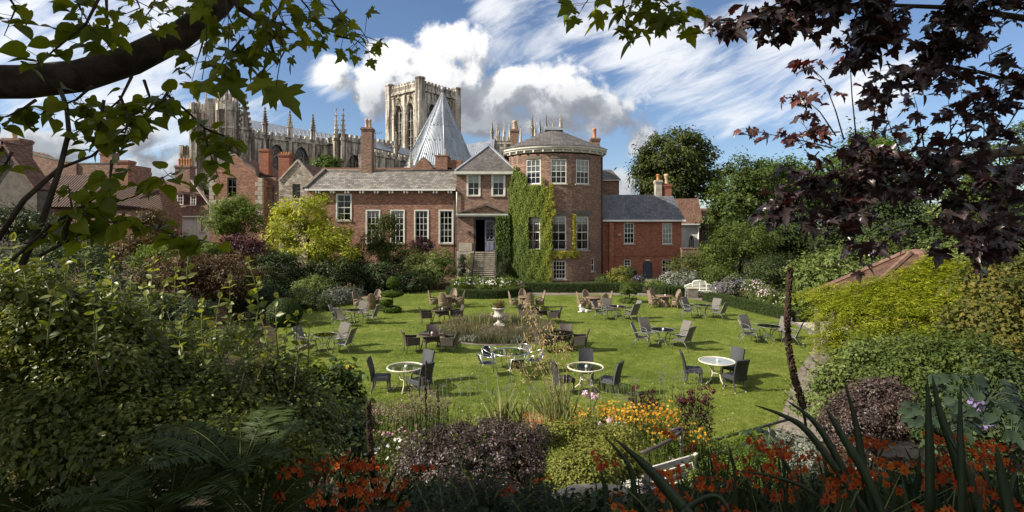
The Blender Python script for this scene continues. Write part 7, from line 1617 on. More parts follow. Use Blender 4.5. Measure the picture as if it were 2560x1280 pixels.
shape('irisblade', [(-0.035, 0, 0), (0.035, 0, 0), (0.035, 0.5, 0.02), (0, 1, 0.10), (-0.035, 0.5, 0.02)], [(0, 1, 2, 4), (4, 2, 3)])
rr_ = np.random.default_rng(21); k = 0
for ring_r, cnt in ((2.35, 20), (1.75, 14), (1.15, 8)):
    for i in range(cnt):
        a = 2 * PI * (i + 0.5 * rr_.random()) / cnt; q = BED + V3((ring_r * math.cos(a), ring_r * math.sin(a), 0.05)); v = rr_.random()
        if v < 0.72: tuft('lavender', 'bushy lavender clump with faded mauve brown heads in the round bed', 'lavender', q, 'leaf_lavender', 420, 0.52 + 0.14 * rr_.random(), 0.36, 'grassblade', lean=0.42, tint=(0.0, 0.65), group='lavender clumps in the round bed', flower=('petal_rust' if rr_.random() < 0.22 else 'petal_sedum', 130, 0.04))
        elif v < 0.86: tuft('grass_tuft', 'golden brown grass tuft in the round bed', 'grass tuft', q, 'straw_leaf' if 'straw_leaf' in M else 'leaf_autumn', 320, 0.50, 0.30, 'grassblade', lean=0.5, group='golden tufts in the round bed')
        else: tuft('silver_plant', 'low silvery grey plant in the round bed', 'plant', q, 'leaf_grey', 260, 0.32, 0.36, 'narrow', lean=0.7, group='silvery plants in the round bed')
for dx, dy in ((-0.9, -0.2), (-0.55, -0.35), (0.9, 0.25), (1.25, -0.1), (-1.2, 0.5), (0.75, 0.6)):
    tuft('iris_plant', 'upright sword leaved iris clump beside the urn', 'iris', BED + V3((dx, dy, 0.05)), 'leaf_iris', 34, 0.85, 0.22, 'irisblade', lean=0.16, tint=(0.1, 0.8), group='iris clumps around the urn')
tuft('iris_plant', 'pale splayed iris fan at the front left of the urn', 'iris', BED + V3((-1.0, -1.5, 0.05)), 'leaf_iris', 16, 0.7, 0.1, 'irisblade', lean=0.5, tint=(0.6, 1.0))
# ---- wisteria over the pavilion
def wisteria():
    root = empty('wisteria', 'bright yellow green wisteria cascading over the pavilion roof and eaves', 'climber', tuple(PAV + V3((-2, -2.5, 0)))); r = rng_(); lb = LB('narrow'); n = 3200
    def frond(p, d_, L, t):
        m_ = 7; s_ = np.linspace(0.15, 1, m_); d_ = unit(np.array(d_)); side = unit(np.cross(d_, [0.1, 0.05, 1])); pts = np.array(p) + s_[:, None] * d_ * L - np.array([0, 0, 1]) * (s_ ** 2)[:, None] * L * 0.35
        up = np.array([0, 0, 1.0])
        for k in (-1, 1): lb.add(pts, up + 0.3 * r.normal(size=(m_, 3)), side * k * 0.9 + d_ * 0.5 + [0, 0, -0.25], 0.13 + 0.03 * r.random(m_), t + 0.1 * r.normal(size=m_))
    for i in range(n):     # over the roof's front-left slopes
        a = R(r.uniform(172, 335)); u_ = r.random() ** 0.75; rad = 0.5 + 3.1 * u_; z = 4.05 - 1.55 * ((rad - 0.3) / 3.1) + 0.12 + 0.25 * r.random()
        ang = math.degrees(a)
        lim = np.interp(ang, [172, 200, 225, 250, 270, 285, 300, 315, 335], [2.9, 2.3, 1.3, 0.5, 0.4, 1.2, 2.0, 0.9, 1.2])
        if rad < lim: continue
        frond(PAV + V3((rad * math.cos(a), rad * math.sin(a), z)), (math.cos(a) + r.normal() * .5, math.sin(a) + r.normal() * .5, 0.15 * r.normal()), 0.36 + 0.15 * r.random(), 0.55 + 0.2 * r.normal())
    E = [(PAV + V3((-2.6, -1.6, 2.2)), (1.5, 1.3, 0.7)), (PAV + V3((-1.2, -3.0, 2.0)), (2.0, 1.2, 0.8)), (PAV + V3((1.0, -3.2, 2.1)), (1.9, 1.1, 0.7)), (PAV + V3((-3.0, -1.6, 1.4)), (0.9, 1.2, 0.9)), (PAV + V3((-1.6, -3.2, 1.1)), (1.9, 0.9, 0.8)), (PAV + V3((2.2, -2.6, 1.9)), (1.5, 1.2, 0.8))]
    for i in range(3600):
        c, rad = E[r.integers(len(E))]; d_ = rdirs(r, 1)[0]; d_[1] -= 0.3; d_ = unit(d_); q = V3(c) + V3(d_ * np.array(rad) * (0.75 + 0.3 * r.random()) * (1 + 0.16 * math.sin(5 * d_[0] + 4 * d_[2] + c[0]) + 0.12 * math.sin(9 * d_[0] - 7 * d_[2])))
        frond(q, (d_[0] + r.normal() * .4, d_[1] + r.normal() * .4, 0.1 * r.normal()), 0.34 + 0.16 * r.random(), 0.50 + 0.2 * r.normal() + 0.12 * d_[2])
    lb.build('foliage', 'leaf_wisteria', root)
    st = MB()
    for a in (205, 238, 262, 300): q = PAV + V3((3.1 * math.cos(R(a)), 3.1 * math.sin(R(a)), 0)); st.tube(wob([q, q + V3((0.05, 0.1, 0.9)), q + V3((-0.1, 0, 1.7)), q + V3((0.1, 0.3, 2.6)), PAV + V3((1.6 * math.cos(R(a)), 1.6 * math.sin(R(a)), 3.5))], r, 0.08), [0.07, 0.06, 0.05, 0.04, 0.02], 6)
    st.build('stem', 'bark', root)
wisteria()

plain('leaf_blade', (0.022, 0.038, 0.018), (0.040, 0.060, 0.028), 6, 0.42, 0.4, stretch=(8, 8, 1))
# ================================================================ FOREGROUND PLANTING ON THE BANK
def shoots(root, r, starts, mt, stem='green_stem', size=0.085, gap=0.07, sh='oval8', part='shoot_leaves', spart='shoot_stem', tint=(0.4, 0.9), droop=0.3):
    """long new shoots with opposite pairs of leaves; starts = [(foot, tip)]"""
    lb = LB(sh); st = MB()
    for a, b in starts:
        a, b = V3(a), V3(b); L = (b - a).length; n = max(3, int(L / gap)); bow_ = V3((r.normal() * 0.05, r.normal() * 0.05, 0)) * L
        pts = [a.lerp(b, i / n) + bow_ * math.sin(i / n * PI) for i in range(n + 1)]; st.tube(pts[::2] if n > 5 else pts, [0.008 - 0.005 * i / max(1, len(pts[::2] if n > 5 else pts) - 1) for i in range(len(pts[::2] if n > 5 else pts))], 5)
        for i, p in enumerate(pts[1:]):
            ang = (i % 2) * PI / 2 + r.normal() * 0.3; t = i / n
            for k in (0, PI):
                d_ = np.array([math.cos(ang + k) + r.normal() * .25, math.sin(ang + k) + r.normal() * .25, 0.35 - droop * (1 - t) + r.normal() * 0.3]); lb.add([tuple(p)], np.array([0, -0.3, 1.0]) - 0.4 * d_ + 0.45 * r.normal(size=3), d_, size * (0.75 + 0.4 * r.random()) * (1 - 0.45 * t ** 3), lerp(*tint, t) + 0.08 * r.normal())
        lb.add([tuple(b)] * 2, [0.4, -0.9, 0.2], [[0.15, 0, 1], [-0.15, 0, 1]], size * 0.6, 0.95)
    lb.build(part, mt, root); st.build(spart, stem, root)
def near(px, py, Y, rx, rz, ry=None): return el(px, py, Y, rx, rz, ry)
def bush(name, label, cat, px, Y, env, mt, nc, cr, per, size, sh='oval8', tips=(), tsize=0.085, **kw):
    def ex(root, cc, r):
        if tips:
            shoots(root, r, [(at(x + dx, y + h, yy), at(x, y, yy)) for x, y, h, dx, yy in tips], mt, size=tsize * 1.2)
            tw = MB()                                    # bare woody canes standing through the leaves
            for k in range(26):
                c = V3(cc[r.integers(len(cc))]); l = 0.35 + 0.5 * r.random(); d_ = V3((r.normal() * 0.35, -0.1 + r.normal() * 0.25, 1)).normalized(); c.y -= 0.12; tw.tube(wob([c - d_ * l * 0.6, c, c + d_ * l * 0.5], r, 0.02), [0.007, 0.006, 0.003], 4)
            tw.build('cane', 'bark_pale', root)
    return plant(name, label, cat, base(px, Y), [el(*e) for e in env], mt, nc, cr, per, size, sh=sh, extra=ex, **kw)
G_ = 'tall leafy shrubs on the left of the bank'
bush('mock_orange_shrub', 'tall twiggy green shrub with upright new shoots in the left foreground', 'shrub', 430, 4.9, [(430, 990, 4.9, 140, 95), (330, 940, 4.77, 110, 100), (530, 1010, 4.77, 110, 85), (290, 830, 4.9, 65, 80), (430, 900, 5.03, 55, 75), (610, 990, 5.03, 55, 80), (200, 880, 4.8, 80, 80)], 'leaf_shrub', 590, 0.17, 50, 0.046, up=0.8, tint=(0.1, 0.85),
     tips=[(620, 655, 190, 12, 4.9), (470, 640, 220, -14, 4.9), (385, 640, 190, -20, 4.77), (690, 745, 150, 5, 4.77), (550, 745, 160, 4, 4.64), (410, 715, 170, -8, 4.64), (330, 670, 180, 10, 4.84), (645, 705, 190, -25, 4.96), (505, 760, 150, 10, 4.51), (280, 640, 190, -15, 4.84), (440, 680, 160, 15, 4.7), (575, 700, 190, -18, 4.9), (360, 720, 140, 20, 4.6), (600, 800, 130, 14, 4.6), (250, 720, 150, -12, 4.6), (530, 820, 120, -10, 4.4), (460, 800, 130, 16, 4.4)], limbs=16, trunk=0.025, bark='twig')
bush('mock_orange_shrub', 'leafy green shrub at the far left edge of the foreground', 'shrub', 120, 4.4, [(110, 880, 4.4, 140, 130), (200, 790, 4.53, 60, 75), (40, 740, 4.4, 70, 80), (230, 940, 4.27, 110, 100)], 'leaf_shrub', 510, 0.16, 50, 0.045, up=0.8, tint=(0.1, 0.85),
     tips=[(210, 620, 190, 10, 4.4), (100, 590, 190, -10, 4.33), (30, 600, 150, 12, 4.27), (280, 690, 170, 15, 4.4), (160, 660, 150, -5, 4.2), (60, 680, 140, 10, 4.2), (130, 740, 130, -12, 4.0), (230, 760, 120, 8, 4.1)], limbs=14, trunk=0.025, bark='twig')
bush('mock_orange_shrub', 'dark green shrub with a few sunlit shoots left of the lawn', 'shrub', 700, 5.2, [(690, 1030, 5.2, 85, 80), (750, 1030, 5.2, 60, 80), (640, 1080, 4.95, 100, 65), (785, 1090, 5.07, 50, 45), (690, 950, 5.2, 36, 60)], 'leaf_shrub', 480, 0.16, 50, 0.043, up=0.8,
     tips=[(742, 790, 150, 6, 5.07), (775, 785, 160, -4, 5.14), (655, 800, 150, 4, 5.2), (720, 800, 140, -10, 5.07), (600, 830, 130, 10, 5.01), (700, 850, 110, 12, 4.9)], tint=(0.0, 0.65), limbs=10, trunk=0.025, bark='twig')
bush('shrub', 'shady dense shrub filling the lower left of the bank', 'shrub', 330, 4.2, [(330, 1080, 4.2, 220, 100), (130, 1050, 4.05, 160, 110), (540, 1110, 4.2, 160, 80), (700, 1120, 4.35, 100, 70)], 'leaf_shrub', 700, 0.16, 46, 0.042, up=0.8, tint=(0.1, 0.8), limbs=10, bark='twig')
bush('hydrangea_shrub', 'round leaved bright shrub with a few orange blooms at the lawn edge', 'shrub', 810, 8.8, [(800, 1010, 8.8, 85, 60), (850, 960, 9.0, 45, 40), (760, 975, 9.0, 50, 45), (840, 1050, 8.6, 50, 50)], 'leaf_mid', 250, 0.22, 36, 0.085, sh='heart', tint=(0.2, 0.9), limbs=5)
bush('dark_climber', 'glossy dark climbing shrub trailing at the left of the flower bed', 'shrub', 850, 7.4, [(845, 1080, 7.4, 45, 60), (800, 1100, 7.4, 60, 60), (870, 1130, 7.2, 40, 50)], 'leaf_dark', 190, 0.22, 36, 0.075, limbs=4)
# ferns at the lower left
def fern(label, c, n, L, mt='leaf_fern', tint=(0.1, 0.8), dirs=None):
    r = rng_(); root = empty('fern', label, 'fern', tuple(c), 0, 'ferns on the shaded bank')
    for i in range(n):
        a = 2 * PI * i / n + r.normal() * 0.3 if dirs is None else R(r.uniform(*dirs)); l = L * (0.75 + 0.4 * r.random()); d_ = V3((math.cos(a), math.sin(a), 0)); m_ = 44; pts = []
        for k in range(m_ + 1): t = k / m_; pts.append(V3(c) + d_ * (l * 0.80 * t) + V3((0, 0, l * (0.95 * t - 0.75 * t * t))))
        MB_ = MB(); MB_.tube(pts[::3], [0.006 - 0.005 * q / 9 for q in range(len(pts[::3]))], 4); side = V3((-d_.y, d_.x, 0)); lb = LB('narrow')
        for k in range(3, m_ + 1):
            t = k / m_; w = l * 0.155 * math.sin(min(1, t * 1.15 + 0.1) * PI) ** 0.8 + 0.01; tan = (pts[k] - pts[k - 1]).normalized(); nn = side.cross(tan)
            for s_ in (-1, 1): lb.add([tuple(pts[k])], np.array(nn) * -1 + 0.1 * r.normal(size=3), np.array(side * s_ + tan * 0.35 + V3((0, 0, -0.12))), w, lerp(*tint, t))
        f = MB_.build('frond', 'green_stem', root); lb.build('foliage', mt, f)
for lab, px, py, Y, n, L in (('large dark fern arching at the bottom left corner', 150, 1330, 3.6, 13, 1.05), ('dark fern with long fronds in the lower left', 420, 1290, 3.5, 14, 1.15), ('fern with layered arching fronds below the leafy shrubs', 600, 1190, 3.7, 12, 1.0), ('fern reaching across the bottom edge left of the orange flowers', 640, 1350, 3.6, 13, 1.0), ('small fern at the very bottom left', 300, 1400, 3.0, 11, 0.8)):
    fern(lab, at(px, py, Y), n, L)
# mixed flowers along the front of the lawn
def flowers(name, label, px, py, Y, rx, h, leaf, nl, petal_, nf, fs, stalk=True, kind='disc', lsize=0.5, cat='flowers', lean=0.25, ltint=(0.1, 0.8), group=None):
    """a clump of stems with narrow leaves, each stem ending in a small flower head"""
    r = rng_(); c = at(px, py, Y); root = empty(name, label, cat, tuple(c), 0, group); k = Y / 1280; lb = LB('narrow'); w = rx * k
    n = nl; b = np.array(c) + np.stack([r.uniform(-1, 1, n) * w, r.uniform(-0.6, 0.6, n) * w, 0 * np.zeros(n)], 1); z = r.random(n) * h * 0.9; b[:, 2] += z
    lb.add(b, rdirs(r, n) + [0, 0, 0.5], rdirs(r, n) + [0, 0, 0.9], lsize * 0.18 * (0.6 + 0.7 * r.random(n)), ltint[0] + (ltint[1] - ltint[0]) * r.random(n)); lb.build('leaves', leaf, root)
    st = MB(); fl = LB('petal'); m_ = nf
    f = np.array(c) + np.stack([r.uniform(-1, 1, m_) * w, r.uniform(-0.6, 0.6, m_) * w, h * (0.70 + 0.40 * r.random(m_))], 1)
    for q in f[:90] if stalk else []:
        st.tube([(q[0] + r.normal() * 0.04, q[1] + r.normal() * 0.04, c.z - 0.1), (q[0] + r.normal() * 0.02, q[1], (q[2] + c.z) / 2), tuple(q)], [0.005, 0.004, 0.003], 3)
    if stalk: st.build('stems', 'green_stem', root)
    if kind == 'disc':
        up = unit(np.array([0, -0.45, 0.8]) + 0.3 * r.normal(size=(m_, 3))); t = unit(np.cross(up, [0.9, 0.1, 0.2])); bb = np.cross(up, t); tt = r.random(m_)
        for i in range(7): a = 2 * PI * i / 7; fl.add(f, up, t * math.cos(a) + bb * math.sin(a) + up * 0.1, fs * (0.8 + 0.4 * r.random(m_)), tt + 0.1 * r.normal(size=m_))
    elif kind == 'head':
        for i in range(14): fl.add(f + r.normal(size=(m_, 3)) * [fs, fs, fs * 0.35], [0, -0.3, 1] + 0.5 * r.normal(size=(m_, 3)), rdirs(r, m_), fs * 0.55, r.random(m_))
    elif kind == 'ball':
        for i in range(34): d_ = rdirs(r, m_); fl.add(f + d_ * fs * 0.5, d_ * 0.5 + [0, 0, 0.4], d_ + 0.4 * r.normal(size=(m_, 3)), fs * 0.62, 0.3 + 0.5 * r.random(m_))
    fl.build('blossom', petal_, root); return root
flowers('sedum_plant', 'pale buff seed heads massed at the left of the front border', 955, 1110, 8.8, 75, 0.62, 'leaf_lavender', 900, 'petal_sedum', 120, 0.045, kind='head')
flowers('sedum_plant', 'small buff flower heads around the mullein stalk', 900, 1090, 9.0, 40, 0.55, 'leaf_grey', 400, 'petal_sedum', 60, 0.04, kind='head')
flowers('aster_plant', 'magenta pink daisies in the left front border', 985, 1150, 8.0, 70, 0.45, 'leaf_light', 800, 'petal_pink', 45, 0.022, kind='disc')
flowers('aster_plant', 'wine red flower heads left of the purple shrub', 1045, 1110, 8.6, 60, 0.65, 'leaf_mid', 700, 'petal_maroon', 60, 0.035, kind='head')
flowers('cosmos_plant', 'light green feathery plants with scattered white flowers', 950, 1200, 7.2, 95, 0.50, 'leaf_light', 1600, 'petal_white', 26, 0.030, kind='disc', ltint=(0.3, 1.0))
flowers('aster_plant', 'dusky pink asters beside the tall dry stalks', 1070, 1085, 9.2, 50, 0.70, 'leaf_lavender', 700, 'petal_sedum', 70, 0.03, kind='head')
for i, (px, py, rx, n) in enumerate(((1110, 1080, 60, 26), (1230, 1080, 60, 26), (1380, 1080, 60, 26), (1530, 1085, 70, 36), (1700, 1050, 60, 30))):
    flowers('verbena_plant', ('airy mauve verbena right of the dry stalks', 'airy mauve verbena among the pale iris leaves', 'airy mauve verbena around the oat grass', 'mauve verbena mingled with the yellow flowers', 'violet verbena among the dark dahlias')[i], px, py, 9.6 + 0.2 * i, rx, 1.0, 'leaf_mid', 120, 'petal_violet', n, 0.026, kind='head')
flowers('helenium_plant', 'mass of orange yellow helenium daisies in the front border', 1600, 1130, 9.6, 95, 0.78, 'leaf_green', 2400, 'petal_yellow', 420, 0.026, ltint=(0.1, 0.9))
flowers('helenium_plant', 'bright yellow daisies right behind the handrail post', 1690, 1145, 9.0, 70, 0.50, 'leaf_green', 1600, 'petal_yellow', 110, 0.025)
flowers('helenium_plant', 'amber helenium daisies left of the main yellow mass', 1480, 1100, 9.8, 60, 0.55, 'leaf_mid', 900, 'petal_yellow', 140, 0.025)
flowers('rudbeckia_plant', 'orange rust coloured daisies above the lime hebe', 1375, 1110, 8.8, 70, 0.42, 'leaf_mid', 500, 'petal_orange', 140, 0.022)
flowers('helenium_plant', 'small yellow flowers at the top of the hydrangea shrub', 835, 985, 9.4, 50, 0.42, 'leaf_mid', 300, 'petal_yellow', 40, 0.034)
flowers('dahlia_plant', 'dark leaved dahlia with deep maroon blooms right of the daisies', 1735, 1110, 10.4, 45, 1.05, 'leaf_purple', 900, 'petal_maroon', 13, 0.085, kind='ball', lsize=0.7)
flowers('dahlia_plant', 'maroon dahlia blooms behind the yellow daisies', 1610, 1080, 10.6, 35, 0.85, 'leaf_purple', 600, 'petal_maroon', 8, 0.080, kind='ball', lsize=0.7)
r0 = flowers('phlox_plant', 'pale lilac phlox heads beside the lime hebe', 1500, 1120, 8.8, 45, 0.50, 'leaf_light', 400, 'petal_blush', 9, 0.06, kind='head')
# blush roses on tall stems
def roses():
    root = empty('rose_plant', 'pair of large blush pink roses on tall stems before the cream table', 'rose', tuple(at(1475, 1090, 9.0))); r = rng_(); st = MB(); fl = LB('petal'); lf = LB('oval8')
    for px, py, Y, s_ in ((1464, 984, 8.6, 0.085), (1481, 990, 8.6, 0.085), (1492, 992, 8.7, 0.05), (1522, 1052, 8.3, 0.06), (1500, 1060, 8.2, 0.06)):
        p = at(px, py, Y); q = V3((p.x + 0.05, p.y, bank(p.x, p.y))); st.tube(wob([q, q.lerp(p, 0.5), p], r, 0.03), [0.010, 0.008, 0.006], 5)
        for k in range(60): d_ = rdirs(r, 1)[0]; fl.add([np.array(p) + d_ * s_ * 0.45], d_ + [0, 0, 0.3], d_ * 0.3 + rdirs(r, 1)[0] + [0, 0, 0.5], s_ * 0.62, 0.35 + 0.5 * r.random())
        for t in np.linspace(0.15, 0.85, 12): d_ = rdirs(r, 1)[0]; lf.add([np.array(q.lerp(p, t))], [0, 0, 1] + 0.5 * r.normal(size=3), d_, 0.08, r.random())
    st.build('stem', 'green_stem', root); fl.build('blossom', 'petal_blush', root); lf.build('leaves', 'leaf_mid', root)
roses()
# bronze and lime mounded shrubs in the middle
def mound(name, label, px, Y, env, mt, nc, cr, per, size, **kw):
    return plant(name, label, 'shrub', base(px, Y), [el(*e) for e in env], mt, nc, cr, per, size, sh='oval', limbs=10, bark='twig', **kw)
mound('bronze_shrub', 'rounded dark bronze purple shrub in the middle foreground', 1200, 7.0, [(1190, 1115, 7.0, 120, 60), (1080, 1130, 7.0, 80, 55), (1300, 1130, 7.0, 85, 60), (1200, 1170, 6.6, 150, 50), (1240, 1085, 7.1, 90, 40), (1060, 1160, 6.8, 60, 40)], 'leaf_bronze', 1000, 0.10, 46, 0.036, shell=0.75, up=0.6, tint=(0.15, 0.85))
mound('lime_hebe', 'low lime green hebe spreading above the dark hollow', 1440, 7.2, [(1440, 1080, 7.4, 70, 24), (1530, 1100, 7.4, 60, 30), (1380, 1085, 7.5, 50, 20), (1490, 1130, 7.2, 60, 30)], 'leaf_lime', 420, 0.10, 46, 0.038, shell=0.8, up=0.9)
mound('lime_hebe', 'bushy bright lime green hebe beside the white slatted bench', 1480, 6.4, [(1460, 1180, 6.4, 75, 50), (1530, 1150, 6.6, 50, 40), (1420, 1170, 6.4, 34, 36), (1570, 1160, 6.8, 36, 26)], 'leaf_lime', 430, 0.10, 46, 0.038, shell=0.8, up=0.9)
mound('bronze_shrub', 'compact bronze shrub behind the slatted seat at right', 2190, 9.6, [(2190, 1020, 9.6, 105, 55), (2130, 1060, 9.4, 80, 50), (2260, 1050, 9.4, 70, 44), (2210, 985, 9.8, 60, 36)], 'leaf_bronze', 620, 0.12, 46, 0.050, shell=0.75, up=0.6, tint=(0.2, 0.95))
mound('ground_cover', 'low bright green leafy ground cover beside the handrail', 1830, 9.2, [(1800, 1130, 9.2, 90, 34), (1900, 1120, 9.6, 80, 36), (1740, 1180, 8.6, 70, 40), (1880, 1180, 8.6, 80, 40)], 'leaf_green', 420, 0.13, 46, 0.042, shell=0.7, tint=(0.3, 1.0))
mound('silver_shrub', 'pale silvery lavender bush under the end of the handrail', 1985, 9.4, [(1970, 1120, 9.4, 40, 40), (2010, 1150, 9.0, 40, 36)], 'leaf_grey', 160, 0.12, 40, 0.05)
# shrubs down the right side
bush('variegated_shrub', 'cream variegated shrub spilling over the path at right', 'shrub', 2120, 11.2, [(2170, 910, 11.4, 75, 55), (2120, 960, 11.0, 75, 55), (2230, 890, 11.6, 85, 45), (2170, 980, 10.8, 95, 45), (2060, 1010, 10.8, 60, 45)], 'leaf_light', 480, 0.24, 38, 0.075, tint=(0.0, 0.75), limbs=6, tips=[(1955, 945, 60, 60, 10.8), (1945, 970, 50, 60, 10.6), (1975, 880, 60, 60, 11.2), (2005, 860, 60, 50, 11.3), (1960, 1010, 40, 60, 10.5)], tsize=0.07)
bush('shrub', 'mid green bushy shrub below the wisteria', 'shrub', 2330, 10.6, [(2300, 900, 10.8, 110, 70), (2400, 910, 10.6, 110, 80), (2250, 950, 10.4, 100, 50)], 'leaf_mid', 430, 0.24, 40, 0.065, tint=(0.2, 0.9), limbs=6)
bush('acer_shrub', 'feathery autumn tinted maple bush at the right edge', 'shrub', 2510, 11.5, [(2510, 740, 11.8, 80, 90), (2460, 790, 11.6, 80, 70), (2560, 830, 11.2, 80, 80), (2500, 850, 11.2, 90, 60), (2540, 690, 12, 60, 50)], 'leaf_autumn', 480, 0.26, 40, 0.075, sh='maple', tint=(0.1, 0.95), limbs=7, droop=0.3)
bush('acer_shrub', 'small orange tinted shrub at the bend of the path', 'shrub', 2092, 17.0, [(2092, 862, 17, 20, 26)], 'leaf_autumn', 60, 0.2, 36, 0.09, tint=(0.5, 1.0), limbs=3)
bush('shrub', 'dark shrub in the shade at the lower right', 'shrub', 2450, 8.0, [(2430, 1000, 8.2, 120, 70), (2540, 980, 8.0, 90, 90), (2480, 1070, 7.8, 130, 60), (2370, 1060, 8.0, 70, 50)], 'leaf_dark', 400, 0.22, 40, 0.062, tint=(0.2, 1.0), limbs=5)
def hosta(label, c, n, s_, seed_dirs=(0, 360)):
    r = rng_(); root = empty('hosta', label, 'plant', tuple(c), 0, 'hostas on the right bank'); lb = LB('heart'); st = MB()
    for i in range(n):
        a = R(r.uniform(*seed_dirs)); l = s_ * (0.7 + 0.9 * r.random()); p = V3(c) + V3((math.cos(a) * l, math.sin(a) * l, 0.15 + 0.5 * r.random() * s_ * 2)); st.tube([V3(c), V3(c).lerp(p, 0.5) + V3((0, 0, 0.05)), p], [0.004, 0.004, 0.003], 4)
        lb.add([tuple(p)], [math.cos(a) * 0.3, -0.75 + 0.3 * r.normal(), 0.7], [math.cos(a), math.sin(a) - 0.3, -0.5], s_ * (0.42 + 0.2 * r.random()), r.random() * 0.5)
    lb.build('leaves', 'leaf_blue', root); st.build('stems', 'leaf_blade', root)
    return root
hosta('broad blue green hosta leaves behind the slatted seat', at(2350, 1095, 6.8), 40, 0.24); hosta('large hosta leaves at the right under the dark shrub', at(2450, 1040, 6.4), 40, 0.27); hosta('hosta leaves with lilac flowers at the right edge', at(2530, 1110, 6.0), 32, 0.25); hosta('small group of rounded leaves beside the handrail end', at(1900, 1130, 7.2), 16, 0.16)
r = rng_(); lb = LB('petal'); n = 40; cpt = np.array([tuple(at(2445, 1010, 6.2)), tuple(at(2462, 1060, 6.1))])[r.integers(2, size=n)] + r.normal(size=(n, 3)) * 0.035; lb.add(cpt, rdirs(r, n), rdirs(r, n), 0.06, 0.4 + 0.4 * r.random(n))
tag(lb.build('hosta_flower', 'petal_violet'), 'pale lilac flower spikes hanging above the hosta leaves', 'flower')
# oat grass and pale iris fans before the lawn
def oats():
    c = at(1395, 1085, 9.0); root = empty('oat_grass', 'tall golden oat grass with feathery seed heads before the round bed', 'grass', tuple(c)); r = rng_(); st = MB(); sd = LB('narrow'); bl = LB('grassblade')
    stems = [(1322, 762, 1396, 0.5), (1310, 838, 1390, 0.35), (1350, 850, 1396, 0.3), (1400, 850, 1400, 0.25), (1412, 865, 1402, 0.2), (1285, 905, 1378, 0.2), (1375, 800, 1400, 0.2), (1268, 880, 1380, 0.2), (1342, 905, 1392, 0.2), (1300, 950, 1385, 0.06), (1292, 1000, 1380, 0.05)]
    for px, py, fx, hl in stems:
        tip = at(px, py, 8.6); foot = at(fx, 1075, 9.0); mid = foot.lerp(tip, 0.55) + V3((0.06, 0, 0.10)); P_ = [foot, foot.lerp(mid, 0.5) + V3((0.03, 0, 0.06)), mid, mid.lerp(tip, 0.6) + V3((0.02, 0, 0.05)), tip]; st.tube(P_, [0.007, 0.006, 0.005, 0.003, 0.002], 4)
        n = int(330 * hl); t = r.random(n); b = np.array([tuple(P_[3].lerp(P_[4], q) if q > 0.4 else P_[2].lerp(P_[3], 0.5 + q)) for q in t]); off = r.normal(size=(n, 3)) * (0.05 + 0.05 * (1 - t[:, None])) ; off[:, 2] -= 0.02
        sd.add(b + off, rdirs(r, n), off * 4 + [0.1, 0, -0.6], 0.05 + 0.03 * r.random(n), r.random(n))
    n = 130; d_ = unit(np.stack([r.normal(size=n) * 0.35, r.normal(size=n) * 0.35, np.ones(n)], 1)); bl.add(np.array(c) + r.normal(size=(n, 3)) * [0.14, 0.14, 0.02], np.stack([r.normal(size=n), r.normal(size=n), np.zeros(n)], 1), d_, 0.6 + 0.5 * r.random(n), r.random(n))
    st.build('stems', 'straw', root); sd.build('seed_heads', 'seed_gold', root); bl.build('leaves', 'leaf_iris', root)
leaf_mat('seed_gold', s3((0.30, 0.19, 0.08), (0.46, 0.33, 0.16), (0.60, 0.48, 0.28)), 0.25)
oats()
tuft('iris_plant', 'pale arching iris fan lying over the lawn edge', 'iris', at(1255, 1075, 9.3), 'leaf_iris', 34, 0.85, 0.2, 'irisblade', lean=0.55, tint=(0.3, 1.0))
tuft('iris_plant', 'small tuft of pale blades left of the oat grass', 'iris', at(1318, 1060, 9.4), 'leaf_iris', 18, 0.5, 0.16, 'irisblade', lean=0.4, tint=(0.3, 1.0))
tuft('dry_grass', 'bleached dry seed clump at the foot of the oat grass', 'grass', at(1350, 1090, 8.8), 'seed_gold', 300, 0.45, 0.25, 'grassblade', lean=0.45, tint=(0.4, 1.0))
# tall dark mullein stalks
def stalk(label, pts, Y, r0, knob, seed=1):
    root = empty('seed_stalk', label, 'seed stalk', tuple(at(*pts[0], Y)), 0, 'tall dead flower stalks'); r = np.random.default_rng(seed); P_ = [at(px, py, Y) for px, py in pts]
    MB().tube(P_, [r0 * (0.55 - 0.3 * i / (len(P_) - 1)) for i in range(len(P_))], 6).build('stem', 'dead_stalk', root); kn = MB(); n = int(knob)
    for i in range(n):
        t = r.random() ** 0.9 * 0.88 + 0.12; s_ = t * (len(P_) - 1); k = min(int(s_), len(P_) - 2); p = P_[k].lerp(P_[k + 1], s_ - k); a = r.random() * 2 * PI; q = p + V3((math.cos(a), math.sin(a), 0)) * r0 * (0.9 + 0.35 * r.random()) * (1.15 - 0.5 * t)
        kn.lathe([(0, -0.013), (0.012, -0.004), (0.010, 0.008), (0, 0.013)], tuple(q), 5)
    kn.build('seed_pods', 'dead_stalk', root)
stalk('tall bent dark mullein stalk rising before the right hand path', [(2015, 1065), (2003, 1000), (1985, 940), (1972, 870), (1968, 800), (1972, 730), (1976, 670)], 4.6, 0.021, 620, 2)
stalk('dark mullein stalk between the orange flowers at bottom left', [(938, 1300), (936, 1220), (928, 1150), (924, 1080), (921, 1005)], 4.4, 0.018, 330, 3)
stalk('thin brown stalk in front of the near left black chair', [(1066, 1090), (1064, 1020), (1064, 960), (1067, 902)], 8.8, 0.016, 150, 4); stalk('short brown stalk to the right of the taller thin one', [(1098, 1095), (1096, 1030), (1093, 960)], 8.9, 0.014, 90, 5)
